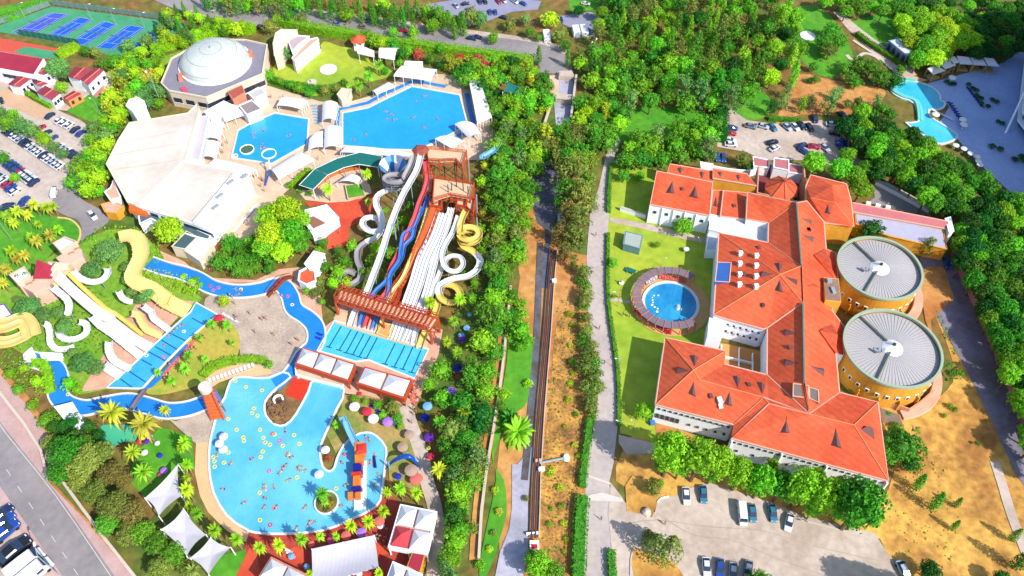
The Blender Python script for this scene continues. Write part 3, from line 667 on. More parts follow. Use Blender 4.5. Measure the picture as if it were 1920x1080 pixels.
S('oval_lawn', [(-40, 400), (60, 395), (105, 405), (135, 412), (148, 430), (145, 455), (100, 470), (60, 520), (0, 540), (-60, 500)], LAWND, 3, 'deep green palm lawn inside the turning road', 'lawn', 3)
ribbon('kerb', [(108, 408), (132, 412), (148, 426), (151, 440), (146, 456)], .5, M('yellow_kerb', (245, 215, 140)), 3, 'yellowish kerb round the palm lawn', 'kerb', h=.2)
# --- top left courts, lawns
S('court_apron', T4(0, 0, [(-60, 230), (0, 190), (390, 50), (430, 55), (1290, 165), (1400, 180), (1280, 290), (930, 410), (800, 410), (600, 345), (160, 270)]), M('green_court', (85, 175, 125), .8, .06, .1, (70, 160, 115)), 2, 'green hard surface under the blue tennis courts', 'court ground')
S('red_court', T4(0, 0, [(-60, 280), (0, 285), (500, 375), (440, 460), (330, 440), (-60, 390)]), M('red_court', (225, 95, 75), .8, .06, .1), 3, 'red hard court with a green centre', 'court ground')
S('green_court_centre', T4(0, 0, [(100, 390), (190, 350), (480, 395), (430, 440), (320, 438)]), M('green_court', (85, 175, 125)), 4, 'green playing rectangle on the red court', 'court ground')
S('house_lawn', T4(0, 0, [(500, 830), (680, 700), (820, 670), (900, 720), (830, 900), (760, 940), (640, 900)]), LAWND, 2, 'bright lawn beside the houses on the left', 'lawn')
S('house_yard', T4(0, 0, [(-40, 560), (160, 620), (500, 620), (880, 520), (890, 570), (820, 670), (500, 830), (390, 820), (150, 680), (60, 700), (-40, 730)]), CONC, 1, 'pale yard around the maroon roofed houses', 'yard')
S('club_court', T4(0, 0, [(100, 640), (400, 820), (330, 900), (-40, 760), (-40, 690)]), M('tan_court', (225, 185, 150), .9, .08, .1), 3, 'tan clay yard above the left car park', 'yard')
S('garden_lawn', T4(1, 0, [(150, 470), (300, 480), (470, 350), (520, 310), (640, 350), (760, 360), (850, 440), (1000, 520), (1020, 570), (700, 650), (440, 720), (230, 640), (130, 600)]), LAWN2, 2, 'rounded garden lawn with a white stage', 'lawn', 3)
S('dome_lawn', T4(0, 0, [(1290, 440), (1430, 360), (1640, 290), (1560, 290), (1300, 400), (1150, 450), (1080, 480), (1100, 520), (1230, 520)]), LAWN, 2, 'grass strip between hedge and domed hall', 'lawn')
# --- water park paving
S('pool_terrace', [(362, 165), (500, 160), (600, 190), (640, 195), (700, 178), (770, 135), (840, 140), (900, 150), (925, 220), (935, 262), (905, 300), (870, 300), (800, 283), (760, 300), (660, 310), (570, 330), (530, 365), (500, 380), (480, 372), (395, 445), (340, 400), (350, 300), (380, 230)], PAVE, 2, 'beige paved terrace around the two upper pools', 'terrace')
S('gantry_terrace', [(575, 640), (625, 600), (640, 560), (830, 618), (822, 665), (778, 765), (745, 755), (690, 742), (650, 738), (590, 712), (552, 697)], PINKP, 3.5, 'pinkish paving round the slide landing pool', 'terrace')
S('restaurant_terrace', [(395, 440), (470, 345), (530, 362), (560, 400), (500, 420), (470, 460), (420, 450)], PAVE, 3, 'pale terrace with parasol tables beside the white roof', 'terrace')
S('red_courtyard', T4(1, 1, [(360, 430), (540, 440), (700, 430), (820, 390), (900, 380), (880, 480), (860, 560), (700, 620), (690, 720), (720, 760), (530, 790), (540, 690), (620, 560), (520, 450), (400, 470)]), REDP, 3, 'red paved courtyard beside the slides', 'courtyard')
S('funnel_terrace', T4(1, 1, [(430, 350), (560, 240), (780, 180), (830, 230), (870, 370), (700, 430), (540, 440), (370, 420), (300, 340)]), PAVE, 3, 'pale terrace under the dark green canopy', 'terrace')
S('plaza', [(385, 560), (420, 545), (470, 550), (510, 548), (535, 560), (555, 590), (585, 615), (582, 640), (565, 665), (540, 695), (505, 706), (480, 706), (440, 700), (450, 660), (440, 620), (420, 600), (390, 590)], CRAZY, 3, 'broad crazy paved plaza inside the lazy river', 'plaza', 3)
S('kids_hill', [(150, 450), (205, 430), (260, 430), (300, 470), (330, 520), (380, 560), (330, 600), (200, 730), (150, 740), (90, 690), (20, 650), (-20, 560), (60, 500)], LAWN, 2, 'green hillside with the children slides', 'hillside')
S('kids_deck', [(365, 565), (310, 560), (290, 530), (262, 560), (210, 640), (150, 735), (200, 728), (243, 693), (335, 593)], PINKP, 3, 'pink deck at the foot of the children slides', 'deck')
S('palm_lawn', [(355, 615), (385, 600), (420, 600), (445, 620), (449, 655), (430, 690), (390, 715), (330, 735), (290, 740), (275, 730), (330, 680)], M('worn_lawn', (205, 180, 80), .9, .15, .08, (160, 180, 60), .3), 3, 'worn golden lawn with young palms', 'lawn', 3)
S('river_bank_paving', [(300, 470), (345, 490), (380, 520), (480, 525), (520, 505), (570, 500), (600, 545), (605, 600), (600, 650), (590, 620), (560, 570), (530, 530), (480, 530), (400, 530), (330, 500), (310, 490)], PINKP, 3, 'salmon path along the lazy river', 'path')
S('cobbled_terrace', [(330, 790), (400, 755), (428, 768), (405, 800), (395, 830), (365, 830), (310, 780), (270, 770)], CRAZY, 3, 'cobbled terrace beside the wooden water tower', 'terrace')
S('pool_walk', T4(0, 3, [(1470, 80), (1590, 75), (1570, 250), (1600, 450), (1700, 630), (1830, 740), (1960, 790), (1960, 850), (1850, 830), (1700, 740), (1560, 600), (1500, 480), (1460, 300)]), M('peach_paving', (250, 200, 150), .85, .08, .2), 3, 'peach curved walk left of the free form pool', 'walk')
S('south_walk', [(470, 990), (530, 1002), (605, 996), (650, 980), (700, 955), (720, 930), (735, 930), (800, 1000), (790, 1100), (470, 1100), (450, 1050)], REDD, 3, 'dark red restaurant court along the bottom', 'courtyard')
S('speckled_garden', [(640, 740), (760, 745), (780, 800), (800, 850), (810, 880), (780, 920), (730, 900), (726, 850), (700, 810), (660, 812), (630, 850), (612, 815), (640, 765)], M('garden_earth', (200, 165, 105), .95, .2, .1, (130, 150, 60), .3), 3, 'tan garden ground with parasols by the pool', 'garden')
ribbon('garden_walk', [(760, 760), (772, 800), (790, 850), (800, 900), (815, 950), (820, 1000), (812, 1080), (810, 1110)], 3.2, CONC, 4, 'grey walk down the right side of the water park', 'path')
S('bottom_grass', [(255, 850), (300, 800), (360, 820), (365, 880), (340, 880), (290, 950), (240, 900)], LAWND, 3, 'bright lawn with parasols and leaning palms', 'lawn')
S('bottom_grass', [(400, 1045), (460, 1030), (465, 1060), (440, 1100), (390, 1100)], LAWND, 3, 'bright lawn strip at the bottom beside the sails', 'lawn')
S('bottom_grass', [(300, 950), (340, 880), (370, 930), (400, 1000), (440, 1040), (400, 1100), (330, 1100), (260, 1010)], M('olive_grass', (130, 135, 60), .95, .2, .1, (90, 110, 45), .3), 2, 'olive ground beneath the shade sails', 'lawn')
S('green_pond', [(188, 800), (215, 796), (250, 800), (255, 825), (225, 830), (200, 850), (185, 830)], water('pond_water', (90, 205, 150), (70, 185, 150)), 4, 'shallow green pond beside the palms', 'pond', 4)
S('red_corner', T4(0, 3, [(1770, 1080), (1870, 870), (1920, 870), (1960, 1120), (1760, 1120)]), REDP, 4, 'red orange paving at the bottom edge', 'courtyard')
S('red_corner', T4(1, 3, [(170, 900), (300, 860), (360, 880), (350, 1030), (200, 940)]), REDP, 4, 'orange paving patch by the white bench curve', 'courtyard')
S('red_corner', T4(1, 3, [(895, 830), (930, 820), (1000, 880), (1000, 910), (930, 930), (905, 970)]), REDP, 4, 'orange triangle paving by the grey awning', 'courtyard')
# --- canal
ribbon('dry_path', [(952, 545), (946, 600), (939, 670), (930, 740), (919, 810), (906, 880), (896, 960), (890, 1050)], 2.4, SOIL, 3, 'narrow dry footpath on the left of the retaining wall', 'path')
DJ = M('tar_joint', (188, 172, 162), .9, .1, 1)
for i, q in enumerate(([(1165, 985), (1230, 975), (1330, 988), (1430, 995), (1520, 1022), (1640, 1050)], [(1232, 962), (1300, 1003), (1370, 1012), (1440, 1040), (1560, 1085)])):
    ribbon('tar_joint', q, .12, DJ, 4, f'{ORDW[i]} thin dark tar joint on the pale paving', 'road marking', 3)
S('canal_bed', T4(2, 1, [(130, 200), (340, 130), (360, 300), (330, 560), (300, 650), (280, 780), (280, 1080), (200, 1080), (250, 740), (250, 640), (190, 590), (140, 420)]), M('dark_wet_bed', (112, 108, 132), .8, .2, .1, (84, 86, 92)), 2, 'dark shaded stream bed under the trees', 'canal bed')  # shadow of the wood put into the bed's dark colour
ribbon('canal_bed', [(1013, 455), (1010, 540), (1006, 640), (998, 740), (990, 830), (983, 900)], 1.7, M('grey_bed', (112, 118, 138), .9, .2, .2, (92, 84, 76)), 3, 'grey concrete channel beside the black pipes', 'canal bed')
S('stream_grass', [(958, 610), (985, 620), (1000, 650), (995, 720), (985, 760), (960, 780), (935, 830), (925, 870), (945, 900), (950, 960), (940, 1000), (925, 1050), (905, 1090), (900, 1050), (930, 900), (922, 850), (940, 740), (950, 680)], LAWND, 3, 'lush grass growing along the stream', 'grass', 3)
S('stream_bed', T4(1, 3, [(1920, 240), (1960, 240), (2080, 100), (2040, 500), (2040, 900), (2000, 1100), (1790, 1100), (1830, 900), (1900, 720), (1920, 560)]), M('pale_bed', (200, 195, 215), .9, .12, .1, (165, 165, 180)), 3, 'pale dried stream bed at the bottom', 'stream bed')
S('weir_bed', T4(2, 0, [(320, 580), (350, 530), (450, 530), (470, 720), (450, 760), (440, 940), (330, 940), (310, 720)]), M('pale_bed', (200, 195, 215)), 2, 'concrete bed of the upper canal', 'canal bed')
S('weir_apron', T4(2, 0, [(250, 570), (350, 560), (350, 710), (270, 690)]), PAVE, 2, 'tan paved patch beside the upper canal', 'pavement')
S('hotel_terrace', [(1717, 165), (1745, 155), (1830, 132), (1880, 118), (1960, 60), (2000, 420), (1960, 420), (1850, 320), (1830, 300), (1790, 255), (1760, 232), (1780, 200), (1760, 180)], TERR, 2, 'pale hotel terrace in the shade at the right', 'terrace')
S('hotel_sand', T4(3, 0, [(950, 600), (1060, 560), (1200, 600), (1130, 620), (1000, 600)]), PINKP, 3, 'pinkish paving behind the hotel pool', 'terrace')
S('drum_garden', [(1735, 500), (1770, 500), (1790, 560), (1745, 600), (1750, 640), (1735, 600), (1725, 540)], SOIL, 3, 'bare earth beside the drums', 'ground')
ribbon('rock_path', T4(3, 0, [(590, 410), (640, 450), (720, 400), (800, 420), (840, 450)]), 1.3, KERB, 3, 'winding white gravel path in the rock garden', 'path')
ribbon('rock_path', T4(3, 0, [(640, 300), (700, 340), (760, 380), (840, 430), (930, 520)]), 1.2, KERB, 3, 'white path edge along the park hedge', 'path')
# --- leafy ground cover that nobody could count
cover('hill_shrubs', [(180, 432), (220, 425), (262, 432), (300, 455), (312, 490), (290, 495), (270, 470), (225, 455), (190, 500), (170, 470)], 1.6, 'lime', 'lime green ground cover over the crest of the slide hill', kind='stuff')
cover('hill_shrubs', [(268, 505), (300, 505), (345, 520), (370, 530), (380, 550), (365, 560), (310, 545), (270, 535)], 1.6, 'yellow green', 'yellow green ground cover between yellow slide and river')
cover('hill_shrubs', [(100, 520), (140, 520), (200, 560), (230, 610), (210, 640), (150, 690), (110, 680), (60, 650), (20, 600), (30, 560)], 1.3, 'mid green', 'green ground cover over the children slide hill', dens=1.6)
cover('hill_shrubs', [(10, 640), (40, 650), (60, 690), (90, 740), (75, 770), (40, 720), (0, 690)], 2.2, 'bright green', 'rough green undergrowth between wall and lazy river')
cover('hill_shrubs', [(60, 680), (85, 682), (98, 700), (98, 740), (85, 745), (75, 710)], 1.0, 'lime', 'lime planting inside the river bend')
cover('slide_garden', [(740, 400), (770, 380), (790, 420), (740, 550), (640, 560), (650, 500), (690, 480)], 1.8, 'mid green', 'dark garden planting under the long white slide', dens=1.5)
cover('slide_garden', [(890, 330), (925, 340), (915, 560), (870, 640), (850, 600), (880, 480)], 1.8, 'mid green', 'garden planting along the coiled slides', dens=1.5)
cover('bank_scrub', [(905, 500), (925, 480), (930, 600), (915, 720), (905, 850), (850, 1090), (830, 1090), (850, 900), (890, 700)], 2.0, 'dark green', 'dense undergrowth in the green belt', dens=1.6)
cover('bank_scrub', T4(2, 2, [(340, 100), (480, 60), (560, 300), (500, 700), (520, 1000), (270, 1080), (270, 800), (320, 400)]), .5, 'olive green', 'thin olive scrub scattered on the orange verge', dens=1.1, s=.3)
cover('bank_scrub', T4(2, 3, [(230, 0), (540, 0), (500, 500), (480, 1080), (260, 1080), (210, 600)]), .5, 'olive green', 'thin olive scrub at the lower verge', dens=1.0, s=.3)
cover('field_scrub', [(1690, 870), (1760, 850), (1800, 960), (1790, 1060), (1700, 1040), (1660, 960)], .35, 'golden', 'sparse dry tufts scattered over the field', dens=.35, s=.35)
cover('field_scrub', T4(3, 2, [(1280, 550), (1440, 560), (1440, 700), (1330, 700)]), .8, 'mid green', 'patch of green weeds beside the drums', dens=2)
cover('field_scrub', T4(3, 2, [(1260, 180), (1300, 190), (1420, 480), (1400, 510), (1330, 400)]), .8, 'mid green', 'weeds in a line beside the service track', dens=2)
cover('hill_shrubs', [(1100, 20), (1180, 0), (1450, 0), (1480, 60), (1440, 130), (1340, 190), (1100, 200), (1080, 100)], .6, 'mid green', 'shaded undergrowth beneath the hilltop grove', dens=.5, s=.45)
# ================================================================ POOLS
def pool(name, pts, mat, label, cop=.5, smooth=0, lines=(), lw=.28, lmat=None, ch=.18, wl=4, group=None, cat='pool', steps=()):
    P = W(pts, 0); c = sum(P, Vector())/len(P); root = thing(name, c, label, cat, group)
    z = zl(wl); Q = W(pts, z); Q = crom(Q, smooth, True) if smooth else Q
    import bmesh
    mb = MB(); mb.add(Q, [tuple(range(len(Q)))]); o = mk('water', mb, mat, root, fix=False)
    b = bmesh.new(); b.from_mesh(o.data); bmesh.ops.triangulate(b, faces=b.faces)
    for f in b.faces:
        if f.normal.z < 0: f.normal_flip()
    b.to_mesh(o.data); b.free()
    if cop:
        mb = MB(); mb.sweep([Vector((p.x, p.y, 0)) for p in Q], [(-cop/2, 0), (cop/2, 0), (cop/2, z+ch), (-cop/2, z+ch)], True, flat=True); mk('coping', mb, COPING, root)
    for a in lines:
        mb = MB(); L = W(a, z+.012); mb.sweep(L, [(-lw/2, 0), (lw/2, 0), (lw/2, .03), (-lw/2, .03)], flat=True); mk('lane_line', mb, lmat or M('navy_tile', (30, 95, 160), .5), root)
    return root
P1 = [(468, 232), (493, 221), (515, 212), (579, 223), (576, 270), (510, 307), (434, 296), (446, 245)]
p1 = pool('hexagonal_pool', P1, W_BLUE, 'six sided blue pool with two floating rings, below the domed hall', .55)
for cx, cy, rx, fl in ((463, 280, 2.1, 1), (504, 288, 2.2, 0), (441, 292, .7, 0)):
    c = G(cx, cy, .5); mb = MB(); n = 28; mb.sweep([Vector((c.x+rx*math.cos(i*6.2832/n), c.y+rx*math.sin(i*6.2832/n), .5)) for i in range(n)], [(-.13, -.2), (.13, -.2), (.13, .12), (-.13, .12)], True, flat=True)
    mk('floating_ring', mb, WHITE, p1)
    if fl: mb = MB(); mb.cyl((c.x, c.y, .36), rx-.12, .06, 28); mk('green_mat', mb, M('olive_net', (75, 120, 95), .8), p1)
pool('largest_pool', [(642, 212), (690, 202), (720, 187), (772, 162), (862, 178), (877, 235), (815, 268), (780, 282), (700, 280), (642, 273)], W_BLUE, 'largest blue swimming pool at the top of the water park', .6)
ribbon('channel_water', [(631, 238), (635, 205), (690, 192.5), (718, 177), (777, 151), (836, 162)], 1.5, W_DEEP, 4, 'narrow dark blue channel along the top of the largest pool', 'channel', 0)
ribbon('channel_water', [(875, 175), (881, 205), (889, 236)], 1.5, W_DEEP, 4, 'narrow dark blue channel right of the largest pool', 'channel', 0)
ribbon('channel_water', [(852, 258), (868, 250), (880, 244)], 1.4, W_DEEP, 4, 'short dark blue channel under the curved canopy', 'channel', 0)
LQ = lambda a: T6(600, 540, a)
lines = [LQ([(240, 430), (100, 665)]), LQ([(350, 470), (215, 700)]), LQ([(425, 490), (295, 730)]), LQ([(495, 515), (370, 750)]), LQ([(570, 540), (440, 775)]), LQ([(645, 560), (520, 795)]),
         LQ([(845, 625), (730, 855)]), LQ([(955, 650), (835, 890)]), LQ([(1045, 665), (930, 915)]), LQ([(1135, 700), (1030, 950)])]
land = pool('slide_landing_pool', LQ([(160, 370), (640, 500), (1220, 690), (1060, 1020), (540, 810), (400, 830), (-30, 705)]), W_CYAN, 'cyan lane marked landing pool below the terracotta gantry', .5, lines=lines)
for a in lines:
    e = W([a[1]], zl(4)+.02)[0]; mb = MB(); d = (W([a[0]])[0]-e).normalized(); s_ = Vector((d.y, -d.x, 0)); mb.sweep([e-s_*.8, e+s_*.8], [(-.14, 0), (.14, 0), (.14, .03), (-.14, .03)], flat=True); mk('lane_end', mb, MATS['navy_tile'], land)
kl = [T4(0, 2, q) for q in ([(1440, 225), (1530, 275)], [(1265, 335), (1400, 400)], [(1210, 390), (1330, 462)], [(1165, 440), (1290, 510)], [(1115, 478), (1245, 550)], [(1060, 537), (1140, 580)], [(970, 625), (1095, 708)], [(905, 683), (990, 745)])]
pool('kids_landing_pool', T4(0, 2, [(1470, 110), (1630, 200), (1570, 250), (1400, 400), (1240, 560), (1080, 740), (1060, 755), (800, 748), (970, 600), (1150, 430), (1370, 230), (1430, 180)]), water('kids_water', (75, 190, 240), (60, 175, 235), 1.6, .2, .8), 'long diagonal landing pool of the children slides', .4, lines=kl)
sheet('deep_strip_water', T4(0, 2, [(1395, 420), (1440, 440), (1200, 690), (1140, 745), (1060, 770), (1100, 740), (1240, 600)]), W_DEEP, 4.5, 'deep blue outflow strip along the children landing pool', 'channel')
river = [(278, 494), (310, 505), (340, 512), (368, 523), (395, 538), (425, 546), (460, 547), (492, 542), (512, 535), (530, 537), (544, 556), (552, 580), (575, 596), (590, 612), (594, 632), (588, 650), (572, 665), (560, 685), (545, 705), (515, 722)]
rv = thing('lazy_river', G(460, 547), 'blue lazy river winding round the plaza', 'pool')
ribbon('water', river, 4.2, W_DEEP, 4, None, None, 5, parent=rv)
for sgn in (-1, 1):
    P = crom(W(river[:-1]), 5); Q = []
    for i, p in enumerate(P):
        t = (P[min(i+1, len(P)-1)]-P[max(i-1, 0)]).normalized(); Q.append(p+Vector((t.y, -t.x, 0))*sgn*2.3)
    mb = MB(); mb.sweep(Q, [(-.22, 0), (.22, 0), (.22, .5), (-.22, .5)], flat=True); mk('coping', mb, COPING, rv)
rv2 = thing('lazy_river', G(160, 755), 'blue lazy river arm running left under the wooden tower', 'pool')
river2 = [(412, 742), (385, 756), (350, 768), (310, 771), (270, 760), (235, 753), (190, 760), (155, 766), (122, 756), (108, 735), (112, 712), (104, 692), (82, 681), (48, 672)]
ribbon('water', river2, 4.0, W_DEEP, 4, None, None, 5, parent=rv2)
for sgn in (-1, 1):
    P = crom(W(river2[1:]), 5); Q = []
    for i, p in enumerate(P):
        t = (P[min(i+1, len(P)-1)]-P[max(i-1, 0)]).normalized(); Q.append(p+Vector((t.y, -t.x, 0))*sgn*2.2)
    mb = MB(); mb.sweep(Q, [(-.2, 0), (.2, 0), (.2, .5), (-.2, .5)], flat=True); mk('coping', mb, COPING, rv2)
BIG = [(422, 745), (410, 765), (401, 800), (394, 830), (392, 872), (400, 922), (425, 966), (457, 990), (480, 999), (530, 1001), (605, 995), (655, 975), (705, 950), (716, 922), (722, 872), (724, 840), (705, 817), (687, 811), (665, 817), (644, 836), (632, 860), (627, 877), (617, 884), (605, 875), (600, 847), (605, 825), (618, 797), (632, 765), (645, 730), (592, 710), (578, 735), (555, 777), (535, 797), (515, 796), (499, 780), (496, 760), (502, 745), (520, 727), (545, 707), (530, 698), (505, 708), (480, 709), (450, 707), (432, 715)]
pool('free_form_pool', BIG, water('big_pool_water', (82, 188, 242), (122, 214, 248), 2.4, .035, .8), 'huge free form light blue pool full of bathers', .5, 2)
islet = thing('planted_islet', G(613, 944), 'round planted islet with a white rim in the free form pool', 'islet')
c = G(613, 944); mb = MB(); mb.sweep([Vector((c.x+2.6*math.cos(i*.2244), c.y+2.75*math.sin(i*.2244), 0)) for i in range(28)], [(-.18, 0), (.18, 0), (.18, .75), (-.18, .75)], True, flat=True); mk('rim', mb, COPING, islet)
mb = MB(); mb.cyl((c.x, c.y, .1), 2.5, .55, 24, 2.4); mk('soil_bed', mb, GREENSOIL, islet)
RK = M('rock', (150, 110, 80), .95, .35, 1.2, (110, 85, 65), .6)
isl = sheet('island_ground', [(535, 795), (515, 793), (502, 780), (499, 762), (504, 748), (520, 735), (545, 712), (555, 702), (590, 712), (575, 735), (553, 775)], M('island_soil', (165, 125, 70), .95, .3, .3, (115, 90, 60), .5), 4.4, 'rocky brown peninsula in the free form pool', 'ground')
sheet('red_deck', T4(1, 2, [(280, 665), (425, 710), (340, 850), (215, 800)]), M('red_deck', (225, 60, 35), .8, .06, .3), 5, 'bright red deck on the rocky peninsula', 'deck')
PB = MB(); c1 = G(1257, 570)
pr = thing('round_pool', c1, 'round blue pool with a white fountain beneath the pergola', 'pool')
mb = MB(); mb.cyl((c1.x, c1.y, .2), 7.0, .12, 48); mk('water', mb, water('round_pool_water', (30, 140, 205), (60, 175, 225), 1.5, .1, .8), pr)
mb = MB(); mb.sweep([Vector((c1.x+7.25*math.cos(i*.1309), c1.y+7.25*math.sin(i*.1309), .1)) for i in range(48)], [(-.4, 0), (.4, 0), (.4, .45), (-.4, .45)], True, flat=True); mk('coping', mb, COPING, pr)
mb = MB(); f = G(1272, 578, .3)
for i in range(14): mb.cyl((f.x+rnd.uniform(-.7, .7), f.y+rnd.uniform(-.7, .7), .3), rnd.uniform(.08, .2), rnd.uniform(.5, 1.8), 6, .03)
mk('fountain', mb, WHITE, pr)
for i in range(9):
    a = 2.4+i*.17; q = 4.6+rnd.uniform(-.6, .6); mb = MB(); mb.cyl((c1.x+q*math.cos(a), c1.y+q*math.sin(a), .32), .12+.22*rnd.random(), .06, 9, .1); mk('bubble_jet', mb, WHITE, pr)
sheet('pergola_deck', [PX((c1.x+10.6*math.cos(a*.1963), c1.y+10.6*math.sin(a*.1963), 0)) for a in range(32)], M('orange_deck', (240, 180, 110), .85, .1, .3), 3, 'orange deck ring round the pergola pool', 'deck')
pg = thing('pergola', c1, 'curved grey slatted pergola wrapping round the circular pool', 'pergola')
a0, a1, n = R(46), R(300), 21; wood = M('terracotta_beam', (225, 130, 95), .8, .1, 1)
GP = M('grey_slats', (140, 128, 142), .85, .12, .6)
for i in range(n):
    t0, t1 = a0+(a1-a0)*i/n, a0+(a1-a0)*(i+1)/n; mb = MB()
    for k in range(8):                       # slats
        r0 = 8.15+k*.29; V = []
        for z in (3.0, 3.07):
            for t in (t0+.01, (t0+t1)/2, t1-.01): V += [(c1.x+r0*math.cos(t), c1.y+r0*math.sin(t), z), (c1.x+(r0+.255)*math.cos(t), c1.y+(r0+.255)*math.sin(t), z)]
        mb.add(V, [(0, 1, 3, 2), (2, 3, 5, 4), (6, 8, 9, 7), (8, 10, 11, 9), (0, 2, 8, 6), (2, 4, 10, 8), (1, 7, 9, 3), (3, 9, 11, 5)])
    mk('slat_panel', mb, GP, pg, fix=False)
for i in range(n+1):
    t = a0+(a1-a0)*i/n; mb = MB(); mb.bar((c1.x+8*math.cos(t), c1.y+8*math.sin(t), 3.15), (c1.x+10.8*math.cos(t), c1.y+10.8*math.sin(t), 3.15), .11); mk('beam', mb, wood, pg)
    mb = MB(); mb.bar((c1.x+10.3*math.cos(t), c1.y+10.3*math.sin(t), 0), (c1.x+10.3*math.cos(t), c1.y+10.3*math.sin(t), 3.05), .13); mb.bar((c1.x+8.4*math.cos(t), c1.y+8.4*math.sin(t), 0), (c1.x+8.4*math.cos(t), c1.y+8.4*math.sin(t), 3.05), .1); mk('post', mb, wood, pg)
pool('hotel_pool', [(1671, 168), (1674, 157), (1691, 150), (1721, 154), (1748, 164), (1762, 178), (1763, 188), (1772, 193), (1768, 202), (1757, 206), (1742, 206), (1744, 219), (1768, 234), (1787, 247), (1795, 258), (1775, 268), (1752, 268), (1720, 245), (1698, 230), (1722, 228), (1716, 195), (1690, 184), (1676, 176)], water('hotel_pool_water', (60, 200, 240), (90, 220, 245)), 'curving hotel pool with a raised turquoise rim at the right', .6, 2)
for k, (off, z) in enumerate(((0, .9), (1.1, .5))):
    P = crom(W([(1722, 227), (1716, 194), (1690, 183), (1673, 172), (1674, 160), (1690, 151), (1715, 153)]), 5); Q = []
    for i, p in enumerate(P):
        t = (P[min(i+1, len(P)-1)]-P[max(i-1, 0)]).normalized(); Q.append(p+Vector((t.y, -t.x, 0))*off)
    mb = MB(); mb.sweep(Q, [(-.4, 0), (.4, 0), (.4, z), (-.4, z)], flat=True); mk('pool_wall', mb, M('aqua_tile', (120, 230, 215), .4, .05, .4), None, ('inner' if k == 0 else 'outer')+' turquoise tiled wall curving round the hotel pool', 'wall', 'turquoise pool walls')
# ================================================================ BUILDINGS
WALL = M('white_render', (244, 246, 250), .8, .04, .2); CREAM = M('cream_render', (245, 228, 200), .85, .06, .2)
TILE = M('red_roof_tiles', (243, 110, 68), .8, .13, .09, (224, 88, 50), .3, stripe=('DIAGONAL', .28, .14)); TRIM = M('roof_trim', (250, 190, 165), .8, .06, .4)
VALLEY = M('dark_gutter', (120, 60, 60), .8, .1); OCHRE = M('ochre_render', (252, 184, 66), .85, .1, .15, (240, 162, 46)); LOUV = M('dark_louvre', (125, 85, 85), .7, .15, 2, stripe=('Z', 5, .5))
WROOF = M('white_membrane', (240, 232, 220), .8, .05, .06, (222, 208, 194)); MEMB = M('white_canvas', (248, 246, 252), .75, .04, .3); WIN = M('window_glass', (50, 60, 85), .1, .1, 1, spec=.7)
MAROON = M('maroon_roof', (172, 68, 84), .8, .1, .2, (158, 58, 74), stripe=('X', .3, .15)); GREYROOF = M('grey_felt_roof', (150, 146, 160), .9, .08, .1); PINKR = M('pink_roof', (205, 120, 125), .85, .08, .2)
TERRA = M('terracotta_steel', (205, 82, 45), .6, .12, 1); BEIGE = M('beige_deck', (240, 205, 165), .85, .08, .3)
def block(name, pts, h, roofm, wallm, label, cat='building', par=.35, parm=None, over=0, parent=None, z0=0, group=None, windows=()):
    """traced flat roofed block: outline given where its roof edge shows"""
    T = W(pts, h); c = sum(T, Vector())/len(T); root = parent or thing(name, (c.x, c.y, z0), label, cat, group)
    mb = MB(); mb.prism(T, z0, h-.02); mk('wall', mb, wallm, root)
    Q = [c+(p-c)*(1-.3/max(2, (p-c).length)) for p in T]
    mb = MB(); mb.prism(Q, h-.1, h+.06); mk('roof', mb, roofm, root)
    if par:
        mb = MB(); mb.sweep([Vector((p.x, p.y, h)) for p in T], [(-.2, -.05), (.2, -.05), (.2, par), (-.2, par)], True, flat=True); mk('parapet', mb, parm or wallm, root)
    for (i, n, zc, ww, hh) in windows: wins(root, T[i], T[(i+1) % len(T)], n, zc, ww, hh)
    return root
def wins(root, a, b, n, zc, ww, hh, frame=True, cen=None):
    a, b = Vector((a.x, a.y, 0)), Vector((b.x, b.y, 0)); t = (b-a).normalized(); an = math.atan2(t.y, t.x); nn = Vector((t.y, -t.x, 0))
    if nn.dot(Vector((0, 0, 0))-(a+b)/2) < 0: nn = -nn      # openings on the side that faces the valley
    for i in range(n):
        p = a+(b-a)*((i+.5)/n)
        mb = MB(); mb.box((p.x, p.y, zc-hh/2), (ww, .16, hh), an); o = mk('window', mb, WIN, root)
        if frame and ww > .9: mb = MB(); q = p+nn*.05; mb.box((q.x, q.y, zc-hh/2-.12), (ww+.3, .24, .12), an); mk('sill', mb, WHITE, o)
